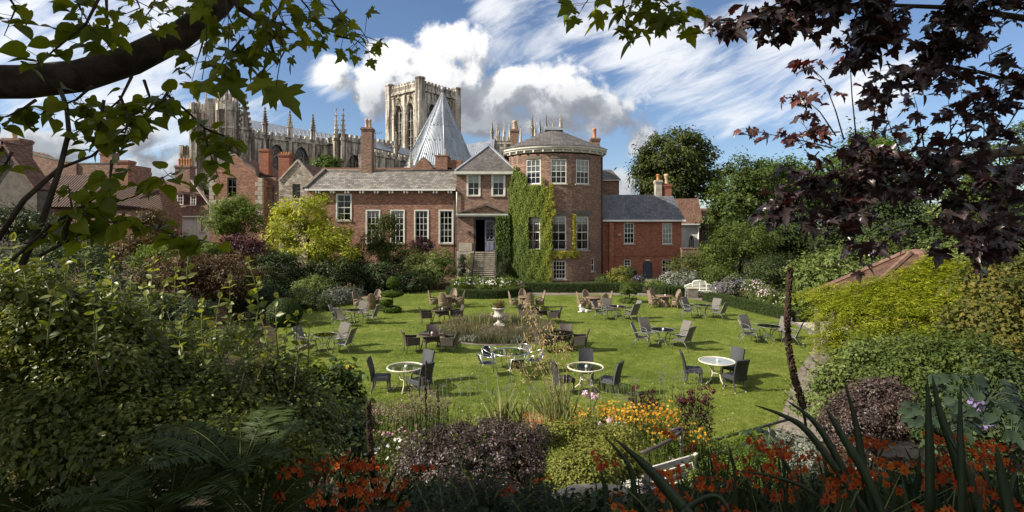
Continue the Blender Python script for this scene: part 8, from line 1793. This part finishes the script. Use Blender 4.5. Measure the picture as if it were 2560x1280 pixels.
# montbretia (orange) and sword leaves
def crocosmia(label, c, w, nfl, nbl, hb, tops=None, dark=0.0, fs=0.060, ftop=None):
    r = rng_(); root = empty('crocosmia_plant', label, 'flowers', tuple(c), 0, 'orange crocosmia clumps on the shaded bank'); bl = LB('irisblade'); st = MB(); fl = LB('petal'); n = nbl
    d_ = unit(np.stack([r.normal(size=n) * 0.35, r.normal(size=n) * 0.30, np.ones(n)], 1)); bl.add(np.array(c) + np.stack([r.uniform(-w, w, n), r.uniform(-w, w, n) * 0.6, np.zeros(n)], 1), np.stack([r.normal(size=n), r.normal(size=n), np.zeros(n)], 1), d_, hb * (0.6 + 0.5 * r.random(n)), r.random(n) * 0.7); bl.build('leaves', 'leaf_sword', root)
    for i in range(nfl):
        tip = V3(c) + V3((r.uniform(-w, w) * 1.2, r.uniform(-w, w) * 0.8, hb * (0.62 + 0.42 * r.random()))); a = r.random() * 2 * PI; hd = V3((math.cos(a), math.sin(a) - 0.2, 0.15)).normalized(); foot = V3(c) + V3((r.uniform(-w, w), r.uniform(-w, w) * .6, 0)); st.tube([foot, foot.lerp(tip, 0.6) + V3((0, 0, 0.04)), tip, tip + hd * 0.10, tip + hd * 0.20 - V3((0, 0, 0.01))], [0.005, 0.004, 0.003, 0.002, 0.002], 4)
        for k in range(6):       # trumpets along the arching spray
            b = tip + hd * (0.035 * k); s_ = fs * (1.0 - 0.09 * k); ax = unit(np.array(hd.cross(V3((0, 0, 1)))) * (1 if k % 2 else -1) * 0.7 + np.array([0, -0.2, 0.5]) + 0.2 * r.normal(size=3)); t = unit(np.cross(ax, [0.31, 0.2, 0.93])); q = np.cross(ax, t); tn = 0.2 + 0.6 * r.random()
            for m_ in range(6): an = 2 * PI * m_ / 6; o = t * math.cos(an) + q * math.sin(an); fl.add([np.array(b) + ax * s_ * 0.35], ax * 0.8 - o * 0.3, o + ax * 0.55, s_ * 0.62, tn + 0.12 * r.normal())
            fl.add([np.array(b)] * 3, [t, q, -t - q], [ax] * 3, s_ * 0.55, 0.25)
    st.build('stems', 'green_stem', root); fl.build('blossom', 'petal_orange', root)
CR = [('orange crocosmia clump left of the mullein stalk', 800, 1330, 4.0, .26, 34, 26, .62), ('orange crocosmia clump right of the mullein stalk', 960, 1320, 4.2, .24, 34, 24, .62), ('low crocosmia at the bottom beside the ferns', 870, 1390, 3.6, .28, 26, 30, .55),
      ('few orange sprays on the shadowed spurge', 1270, 1330, 4.4, .12, 3, 4, .55), ('single orange spray under the lime hebe', 1345, 1290, 5.0, .08, 2, 3, .55), ('orange crocosmia sprays left of the slatted bench', 1540, 1310, 4.6, .28, 9, 12, .62),
      ('dense orange crocosmia below the handrail post', 1740, 1340, 3.6, .30, 26, 20, .52), ('tall crocosmia clump right of the handrail post', 1830, 1270, 4.2, .34, 26, 22, .62), ('orange crocosmia massed under the sword leaves', 1960, 1330, 3.5, .34, 28, 22, .62), ('crocosmia sprays in the shade near the slatted seat', 2060, 1250, 4.2, .36, 20, 20, .62),
      ('orange crocosmia clump at the bottom centre right', 2130, 1390, 3.0, .32, 22, 20, .62), ('crocosmia clump below the hosta leaves', 2290, 1310, 3.8, .36, 26, 24, .62), ('crocosmia sprays at the right edge', 2470, 1290, 3.8, .34, 26, 22, .66), ('low crocosmia in the bottom right corner', 2400, 1410, 3.0, .34, 22, 20, .60), ('close orange sprays at the bottom edge by the big blade', 1680, 1420, 2.7, .28, 12, 14, .50), ('crocosmia at the very bottom right edge', 2560, 1380, 3.0, .24, 14, 18, .60)]
for lab, px, py, Y, w, nf, nb, hb in CR: crocosmia(lab, at(px, py + 45, Y), w * 1.1, max(2, int(nf * 0.5)), int(nb * 1.5), hb)
def blade(label, pts, Y, w, Y2=None):
    """one broad sword leaf: a folded ribbon along pts"""
    n = len(pts); P_ = [at(px, py, lerp(Y, Y2 or Y, i / (n - 1))) for i, (px, py) in enumerate(pts)]; k = 5; Q = []
    for i in range(n - 1):
        p0, p1, p2, p3 = P_[max(i - 1, 0)], P_[i], P_[i + 1], P_[min(i + 2, n - 1)]
        for j in range(k): t = j / k; Q.append(0.5 * ((2 * p1) + (p2 - p0) * t + (2 * p0 - 5 * p1 + 4 * p2 - p3) * t * t + (3 * p1 - p0 - 3 * p2 + p3) * t ** 3))
    Q.append(P_[-1]); m_ = len(Q); vs = []; fs = []
    for i, q in enumerate(Q):
        t = i / (m_ - 1); tan = (Q[min(i + 1, m_ - 1)] - Q[max(i - 1, 0)]).normalized(); e = tan.cross(V3((0, 1, 0.15))).normalized(); ww = w * (0.65 + 0.5 * math.sin(min(t * 1.6, 1) * PI / 2)) * (1 - t ** 2.2) + 0.001; nn = e.cross(tan)
        vs += [q - e * ww, q + nn * ww * 0.22, q + e * ww, q + nn * (ww * 0.22 - 0.003)]
    for i in range(m_ - 1):
        for j in range(4): fs.append((i * 4 + j, i * 4 + (j + 1) % 4, (i + 1) * 4 + (j + 1) % 4, (i + 1) * 4 + j))
    mb = MB(); mb.add(vs, fs, True); return mb
BL = [[(2000, 1300), (1850, 1180), (1710, 1120), (1600, 1095), (1885, 1010)][:0],]
def blades(label, lst):
    root = empty('sword_leaf_plant', label, 'plant', tuple(at(lst[0][0][0][0], 1400, lst[0][1])), 0, 'broad sword leaved clumps at the front')
    for pts, Y, w in lst: blade('', pts, Y, w).build('leaf', 'leaf_blade', root)
blades('sword leaved clump with a long blade crossing the white bench', [([(1760, 1330), (1690, 1250), (1620, 1170), (1535, 1095)], 2.5, 0.030), ([(1600, 1330), (1588, 1240), (1570, 1160), (1505, 1085)], 3.4, 0.020), ([(1510, 1330), (1515, 1240), (1500, 1170)], 3.2, 0.018), ([(1690, 1330), (1720, 1270), (1790, 1240), (1830, 1290)], 2.5, 0.020)])
blades('dark sword leaves fanning up beside the mullein stalk', [([(2200, 1330), (2110, 1200), (2020, 1080), (1960, 1040), (1885, 1012)], 2.9, 0.020), ([(2180, 1350), (2110, 1180), (2040, 1060), (1965, 1000)], 3.0, 0.022), ([(2230, 1350), (2170, 1200), (2100, 1080), (2065, 1020)], 2.8, 0.026), ([(2130, 1330), (2030, 1230), (1930, 1190), (1820, 1175)], 3.0, 0.012)])
blades('group of stiff upright sword leaves at lower right', [([(2320, 1350), (2325, 1200), (2322, 1060), (2318, 940)], 2.9, 0.030), ([(2400, 1350), (2405, 1200), (2400, 1080), (2402, 955)], 2.8, 0.026), ([(2430, 1350), (2390, 1150), (2350, 1030), (2330, 935)], 3.0, 0.030), ([(2190, 1330), (2160, 1180), (2140, 1060), (2110, 950)], 3.1, 0.026), ([(2540, 1350), (2510, 1220), (2490, 1110)], 2.7, 0.034), ([(2470, 1350), (2440, 1260), (2420, 1180), (2365, 1080)], 2.9, 0.026), ([(2260, 1330), (2290, 1220), (2300, 1120)], 3.3, 0.022)])
# spurge with bottlebrush stems along the bottom edge
def spurge(label, stems, Y):
    root = empty('spurge_plant', label, 'plant', tuple(at(stems[0][0][0], 1330, Y)), 0, 'blue green spurges at the bottom'); r = rng_(); st = MB(); lb = LB('needle')
    for pts in stems:
        P_ = [at(px, py, Y) for px, py in pts]; st.tube(P_, [0.010 - 0.006 * i / (len(P_) - 1) for i in range(len(P_))], 5); n = 170
        t = np.sort(r.random(n)) * 0.96 + 0.03; s_ = t * (len(P_) - 1); b = np.array([tuple(P_[int(q)].lerp(P_[min(int(q) + 1, len(P_) - 1)], q - int(q))) for q in s_]); ax = unit(np.array(P_[-1] - P_[0])); o = rdirs(r, n); o = unit(o - ax * (o @ ax)[:, None])
        lb.add(b, ax + 0.3 * r.normal(size=(n, 3)), o + ax * (0.25 + 0.6 * t[:, None] ** 3), 0.11 * (0.7 + 0.4 * r.random(n)) * (1 - 0.4 * t ** 4), 0.1 + 0.7 * r.random(n) * (0.5 + 0.5 * t))
    st.build('stems', 'green_stem', root); lb.build('leaves', 'leaf_blue', root)
shape('needle', [(0, 0, 0), (0.045, 0.4, 0.02), (0, 1, -0.04), (-0.045, 0.4, 0.02)], [(0, 1, 2), (0, 2, 3)])
spurge('blue green spurge with bottlebrush stems in the bottom centre', [[(1215, 1340), (1185, 1230), (1130, 1120)], [(1180, 1340), (1160, 1260), (1110, 1170)], [(1230, 1300), (1210, 1200), (1225, 1140)], [(1260, 1320), (1235, 1250), (1265, 1180)], [(1300, 1320), (1320, 1250), (1330, 1190)]], 3.6)
spurge('lower spurge clump left of the bottom centre', [[(1090, 1340), (1070, 1270), (1040, 1210)], [(1130, 1350), (1110, 1290), (1100, 1220)], [(1010, 1350), (1030, 1290), (1050, 1240)], [(1150, 1350), (1150, 1290), (1180, 1250)]], 3.4)
spurge('dark spurge right of the bottom centre', [[(1400, 1350), (1370, 1270), (1360, 1200)], [(1440, 1350), (1420, 1300), (1400, 1240)], [(1480, 1350), (1450, 1300), (1480, 1260)], [(1530, 1350), (1520, 1290), (1530, 1240)], [(1340, 1350), (1310, 1290), (1280, 1250)], [(1580, 1350), (1600, 1290), (1640, 1250)]], 3.4)
bush('leafy_plant', 'low dark leafy plants along the bottom edge', 'plant', 1300, 3.6, [(1050, 1270, 4.2, 110, 40), (1300, 1300, 3.6, 160, 40), (1500, 1300, 3.4, 110, 36), (1650, 1290, 3.6, 90, 40)], 'leaf_dark', 330, 0.12, 34, 0.055, tint=(0.3, 1.0), limbs=4)
bush('leafy_plant', 'dark undergrowth below the crocosmia at right', 'plant', 2100, 4.2, [(1800, 1290, 4.6, 150, 50), (2050, 1280, 4.6, 160, 60), (2300, 1280, 4.6, 170, 70), (2500, 1260, 4.8, 130, 80)], 'leaf_dark', 430, 0.16, 34, 0.065, tint=(0.1, 0.9), limbs=4)

# ================================================================ OVERHANGING TREES
def spray(lb, st, r, path, rad, size, nper, tint=(0.2, 0.8), petiole=0.05, hang=0.9, start=0.15, hsp=1.0):
    """a leafy twig: leaves hang on short stalks along the path"""
    P_ = [V3(p) for p in path]; st.tube(P_, [rad * (1 - 0.8 * i / (len(P_) - 1)) for i in range(len(P_))], 6)
    for i in range(nper):
        t = start + (1 - start) * r.random() ** 0.85; s_ = t * (len(P_) - 1); k = min(int(s_), len(P_) - 2); p = P_[k].lerp(P_[k + 1], s_ - k)
        d_ = unit(np.array([r.normal(), r.normal() * 0.8, -0.25 * hang + 0.5 * r.normal()])); e = np.array(p) + d_ * petiole * (0.6 + 0.8 * r.random()); st.tube([p, tuple(e)], 0.0016, 3, cap=False)
        U = d_ * hsp + np.array([0, 0, -hang]) + 0.25 * r.normal(size=3); N = np.array([-0.15 + 0.5 * r.normal(), -0.40 + 0.6 * r.normal(), 0.75]) + 0.3 * r.normal(size=3)
        lb.add([e], N, U, size * (0.65 + 0.6 * r.random()), lerp(*tint, r.random()))
def lime_tree():
    r = rng_(); root = empty('lime_tree', 'overhanging tree with a thick dark limb and green leaves at upper left', 'tree', (-6.6, 1.6, 3.1)); Yb = 3.0; st = MB(); lb = LB('heart')
    big = MB(); limb = [V3((-6.6, 1.2, 5.0)), V3((-4.8, 2.4, 5.55)), at(-120, 205, Yb), at(60, 205, Yb), at(200, 190, Yb + 0.05), at(330, 150, Yb + 0.1), at(450, 90, Yb + 0.1), at(545, 15, Yb + 0.15), at(610, -60, Yb + 0.2), at(700, -160, Yb + 0.3)]
    big.tube(limb, [0.16, 0.12, 0.098, 0.096, 0.092, 0.086, 0.078, 0.068, 0.055, 0.04], 14); big.build('limb', 'limb_bark', root)
    tr = MB(); tr.tube([(-6.6, 1.2, 2.9), (-6.55, 1.2, 4.0), (-6.6, 1.2, 5.0), (-6.7, 1.0, 7.0), (-6.9, 0.6, 9.5)], [0.34, 0.27, 0.24, 0.18, 0.08], 14); tr.build('trunk', 'bark', root)
    A = lambda *q: at(*q)
    S = [([(0, -40, 2.6), (40, 20, 2.6), (10, 90, 2.6)], 7), ([(260, -30, 2.4), (215, 60, 2.4), (130, 130, 2.4), (95, 160, 2.4)], 14), ([(265, -30, 2.6), (268, 60, 2.6), (270, 120, 2.6)], 9), ([(180, -40, 2.5), (200, 20, 2.5), (230, 70, 2.5)], 9),
         ([(90, 250, 2.6), (60, 270, 2.6), (20, 290, 2.6), (-20, 300, 2.6)], 10), ([(230, 215, 2.7), (190, 250, 2.7), (120, 275, 2.7), (60, 310, 2.7)], 16), ([(330, 190, 2.8), (300, 250, 2.8), (240, 300, 2.8), (180, 330, 2.8)], 22), ([(360, 200, 2.7), (380, 260, 2.7), (340, 320, 2.7), (290, 360, 2.7)], 22),
         ([(420, 230, 2.8), (400, 260, 2.8), (360, 290, 2.8), (320, 330, 2.8)], 16), ([(150, 420, 2.6), (230, 390, 2.6), (300, 330, 2.6), (370, 280, 2.6), (430, 235, 2.6)], 22), ([(260, 250, 2.6), (250, 310, 2.6), (235, 360, 2.6)], 14), ([(300, 240, 2.5), (320, 290, 2.5), (310, 350, 2.5)], 14),
         ([(415, 235, 2.9), (470, 280, 2.9), (510, 320, 2.9), (520, 370, 2.9), (545, 440, 2.9)], 24), ([(510, 320, 2.9), (560, 340, 2.9), (575, 350, 2.9)], 10), ([(280, 400, 2.6), (275, 450, 2.6), (260, 500, 2.6)], 8),
         ([(40, 640, 2.5), (150, 560, 2.5), (240, 520, 2.5), (340, 490, 2.5), (430, 430, 2.5)], 22), ([(100, 640, 2.5), (190, 590, 2.5), (270, 555, 2.5), (370, 558, 2.5), (430, 585, 2.5), (470, 620, 2.5)], 28), ([(30, 650, 2.4), (130, 560, 2.4), (200, 520, 2.4), (280, 470, 2.4)], 12), ([(160, 600, 2.4), (180, 520, 2.4), (170, 460, 2.4)], 7),
         ([(30, 380, 2.4), (20, 400, 2.4), (0, 430, 2.4)], 6), ([(470, 620, 2.5), (500, 600, 2.5), (520, 605, 2.5)], 8)]
    for pts, n in S: spray(lb, st, r, [A(*p) for p in pts], 0.008, 0.085, int(n * 1.35))
    st.tube([A(55, 660, 2.5), A(110, 540, 2.5), A(150, 420, 2.5), A(172, 330, 2.55), A(165, 260, 2.7), A(150, 225, 2.9)], [0.016, 0.014, 0.012, 0.011, 0.010, 0.012], 7); st.tube([A(-20, 620, 2.5), A(60, 500, 2.5), A(150, 420, 2.5)], [0.013, 0.012, 0.010], 6)
    lb.build('foliage', 'leaf_overhead', root); st.build('twig', 'limb_bark', root)
    # unseen crown above and behind the camera, with clumps added to shade the bank
    lb = LB('clump'); 
    fill_crown(lb, r, [((-9.0, 0.5, 8.0), (3.6, 1.6, 2.0)), ((-6.7, 2.2, 8.2), (1.3, 0.8, 0.8)), ((-6.2, -0.3, 8.8), (3.4, 1.3, 1.6)), ((-2.5, 0.4, 8.6), (3.2, 2.2, 1.5)), ((-4.4, 1.9, 8.3), (1.5, 0.7, 0.8)), ((-11.5, 0.4, 7.0), (3.0, 1.5, 1.8))], 580, 0.6, 36, 0.22, shell=0.3); lb.build('crown', 'leaf_overhead', root)
    b = MB(); b.tube([(-6.7, 1.0, 7.0), (-8.0, 1.2, 7.4), (-10.0, 1.2, 7.8), (-12.0, 1.3, 7.6)], [0.14, 0.11, 0.08, 0.04], 8); b.tube([(-6.7, 1.0, 6.6), (-4.5, 0.7, 8.0), (-2.0, 0.4, 8.6)], [0.14, 0.10, 0.05], 8); b.build('branch', 'bark', root)
lime_tree()
def green_maple():
    r = rng_(); root = empty('maple_tree', 'green maple boughs with pointed lobed leaves hanging across the top left', 'tree', (-3.4, -1.2, 3.1)); st = MB(); lb = LB('maple')
    MB().tube([(-3.4, -1.2, 2.8), (-3.3, -1.0, 4.5), (-3.0, -0.4, 6.4), (-2.4, 0.8, 7.2)], [0.22, 0.18, 0.13, 0.06], 12).build('trunk', 'bark', root)
    b = MB(); b.tube([(-3.0, -0.4, 6.4), (-2.4, 1.2, 6.75), at(640, -60, 2.6), at(760, -20, 2.7)], [0.10, 0.07, 0.04, 0.02], 8); b.tube([at(560, -60, 2.6), at(600, 20, 2.6), at(660, 60, 2.6), at(690, 150, 2.6)], [0.03, 0.02, 0.014, 0.006], 6); b.build('branch', 'bark', root)
    S = [([(560, -40, 2.5), (570, 40, 2.5), (600, 90, 2.5)], 13, 0.15), ([(640, -40, 2.4), (690, 20, 2.4), (720, 80, 2.4)], 14, 0.15), ([(720, -40, 2.5), (770, 20, 2.5), (800, 60, 2.5), (850, 90, 2.5)], 14, 0.13), ([(800, -40, 2.6), (850, 30, 2.6), (900, 70, 2.6), (925, 110, 2.6)], 13, 0.11), ([(690, 40, 2.4), (640, 110, 2.4), (590, 140, 2.4)], 11, 0.15), ([(520, 60, 2.6), (500, 130, 2.6), (490, 160, 2.6)], 9, 0.14), ([(400, -40, 2.6), (380, 20, 2.6), (350, 60, 2.6)], 10, 0.13), ([(330, -30, 2.6), (350, 20, 2.6), (300, 40, 2.6)], 6, 0.12), ([(700, 90, 2.4), (710, 130, 2.4), (690, 170, 2.4)], 7, 0.14), ([(840, 90, 2.6), (890, 100, 2.6), (915, 120, 2.6)], 7, 0.10), ([(610, 90, 2.4), (560, 150, 2.4), (545, 175, 2.4)], 6, 0.15)]
    for pts, n, s_ in S: spray(lb, st, r, [at(*p) for p in pts], 0.006, s_ * 0.70, int(n * 1.15), petiole=0.09, tint=(0.1, 0.95), hang=0.7)
    # single hanging leaves against the sky
    for px, py, Y, s_, ux in ((505, 200, 2.3, 0.17, 0.75), (560, 195, 2.3, 0.18, 0.6), (655, 195, 2.2, 0.17, 0.25), (690, 215, 2.2, 0.20, 0.5)):
        p = at(px, py, Y); lb.add([tuple(p)], [0.35 * r.normal(), -0.8, 0.45], [ux, 0.1, -0.75], s_ * 0.85, 0.25 + 0.5 * r.random()); st.tube([p, p + V3((0.02, 0, 0.12)), at(px + 12, 60, Y + 0.1)], 0.0022, 4)
    lb.build('foliage', 'leaf_overhead', root); st.build('twig', 'limb_bark', root)
    r2 = MB(); st2 = MB(); lb = LB('maple')   # tip of a bough coming in at the top centre
    for pts, n in (([(1560, -50, 3.0), (1600, 20, 3.0), (1640, 70, 3.0)], 16), ([(1480, -40, 3.0), (1470, 0, 3.0), (1455, 20, 3.0)], 5), ([(1600, -40, 3.0), (1660, 10, 3.0), (1690, 40, 3.0)], 12), ([(1560, 0, 3.0), (1550, 40, 3.0), (1590, 80, 3.0)], 7)): spray(lb, st2, r, [at(*p) for p in pts], 0.006, 0.135, n, petiole=0.08, hang=0.8)
    lb.build('hanging_foliage', 'leaf_overhead', root); st2.tube([(-2.4, 0.8, 7.2), (-0.5, 2.2, 7.0), at(1480, -90, 3.0), at(1600, -60, 3.0)], [0.05, 0.04, 0.02, 0.008], 6); st2.build('long_twig', 'limb_bark', root)
green_maple()
def purple_maple():
    r = rng_(); root = empty('purple_maple', 'purple leaved maple boughs filling the upper right corner', 'tree', (7.6, 3.2, 3.1)); st = MB(); lb = LB('maple'); A = lambda *q: at(*q)
    MB().tube([(7.6, 3.2, 2.6), (7.5, 3.3, 4.5), (7.4, 3.4, 6.2), (7.0, 3.4, 8.5)], [0.30, 0.24, 0.20, 0.08], 12).build('trunk', 'bark', root)
    b = MB(); b.tube([(7.45, 3.4, 5.4), at(2640, 350, 4.4), at(2560, 375, 4.4), at(2480, 385, 4.4), at(2380, 400, 4.4), at(2250, 410, 4.3), at(2150, 420, 4.2)], [0.10, 0.065, 0.05, 0.038, 0.028, 0.016, 0.008], 10); b.build('bough', 'bark_pale', root); b = MB(); b.tube([(7.4, 3.4, 6.2), at(2650, 60, 4.0), at(2400, 20, 3.8), at(2150, 10, 3.7), at(1900, 20, 3.6)], [0.06, 0.03, 0.018, 0.012, 0.005], 8); b.tube([at(2560, 415, 4.3), at(2450, 425, 4.2), at(2330, 440, 4.1)], [0.03, 0.024, 0.010], 8); b.tube([(7.4, 3.4, 6.0), at(2620, 230, 3.8), at(2450, 180, 3.7), at(2300, 150, 3.7)], [0.03, 0.018, 0.012, 0.006], 8); b.build('branch', 'limb_bark', root)
    S = []
    def row(n, x0, x1, y0, y1, Y, k, s_, hang=0.8):
        for i in range(n):
            x = r.uniform(x0, x1); y = r.uniform(y0, y1); S.append(([(x + r.normal() * 30 + 50, y - 50 + r.normal() * 20, Y), (x + 10, y - 10, Y), (x - 30 + r.normal() * 20, y + 40 + r.normal() * 15, Y - 0.1)], k, s_, hang))
    row(17, 1990, 2560, -30, 60, 3.7, 13, 0.125); row(10, 2200, 2560, 60, 190, 3.7, 12, 0.12); row(7, 2330, 2570, 180, 330, 3.8, 11, 0.12); row(5, 2100, 2230, 60, 120, 3.8, 12, 0.15); row(5, 1880, 2020, -20, 40, 3.7, 11, 0.14); row(4, 2200, 2330, 180, 250, 3.9, 7, 0.13)
    row(7, 2020, 2380, 345, 410, 4.3, 15, 0.135, 1.1); row(11, 1990, 2420, 405, 470, 4.2, 16, 0.135, 1.2); row(7, 1900, 2120, 480, 535, 4.1, 14, 0.13, 1.2); row(6, 2330, 2560, 420, 510, 4.0, 14, 0.14, 1.1); row(6, 2430, 2570, 510, 620, 3.6, 11, 0.14, 1.2); row(3, 2130, 2200, 540, 600, 4.0, 8, 0.15, 1.2); row(2, 2370, 2460, 560, 610, 3.7, 7, 0.15, 1.2)
    S += [([(2000, -20, 3.6), (1900, 30, 3.6), (1830, 60, 3.6), (1780, 80, 3.6)], 20, 0.14, 0.9), ([(1900, 20, 3.6), (1920, 60, 3.6), (1935, 100, 3.6)], 9, 0.14, 0.9), ([(1840, 50, 3.6), (1790, 50, 3.6), (1765, 50, 3.6)], 9, 0.10, 0.8), ([(1980, 40, 3.6), (2010, 70, 3.6)], 5, 0.14, 0.9)]
    for pts, k, s_, hg in S: spray(lb, st, r, [A(*p) for p in pts], 0.006, s_ * 0.88, int(k * 1.1), petiole=0.07, tint=(0.0, 0.6), hang=hg)
    lb.build('foliage', 'leaf_maple_purple', root)
    lb = LB('maple')     # reddish upright young shoots
    for pts, k in (([(2110, 350, 4.2), (2090, 280, 4.2), (2060, 200, 4.2), (2020, 160, 4.2), (1995, 170, 4.2)], 13), ([(2090, 340, 4.2), (2050, 280, 4.2), (2010, 245, 4.2), (1970, 235, 4.2)], 16), ([(2080, 370, 4.2), (2000, 350, 4.2), (1920, 335, 4.2), (1860, 320, 4.2)], 15), ([(2140, 340, 4.2), (2130, 240, 4.2), (2125, 150, 4.2), (2110, 95, 4.2)], 9), ([(2090, 370, 4.2), (2030, 340, 4.2), (2000, 300, 4.2)], 15), ([(2180, 330, 4.2), (2190, 250, 4.2), (2190, 190, 4.2)], 12), ([(2250, 380, 4.3), (2230, 330, 4.3), (2210, 270, 4.3)], 8), ([(2100, 330, 4.2), (2060, 330, 4.2), (2000, 360, 4.2)], 12), ([(2310, 370, 4.3), (2300, 300, 4.3), (2280, 220, 4.3)], 10), ([(2420, 370, 4.3), (2410, 290, 4.3), (2400, 200, 4.3)], 8), ([(2460, 380, 4.3), (2460, 280, 4.3)], 6), ([(2380, 380, 4.3), (2375, 300, 4.3), (2370, 240, 4.3)], 8)):
        spray(lb, st, r, [A(*p) for p in pts], 0.006, 0.10, k, petiole=0.05, tint=(0.45, 1.0), hang=0.3, start=0.35)
    lb.build('young_foliage', 'leaf_maple_purple', root); st.build('twig', 'limb_bark', root)
    lb = LB('clump'); fill_crown(lb, r, [((8.5, 1.2, 8.6), (3.2, 2.2, 1.8)), ((2.2, 2.5, 8.3), (2.4, 1.2, 0.9))], 230, 0.6, 32, 0.22, shell=0.3); lb.build('crown', 'leaf_maple_purple', root)  # unseen crown, with a lump added to shade the upper right leaves
purple_maple()
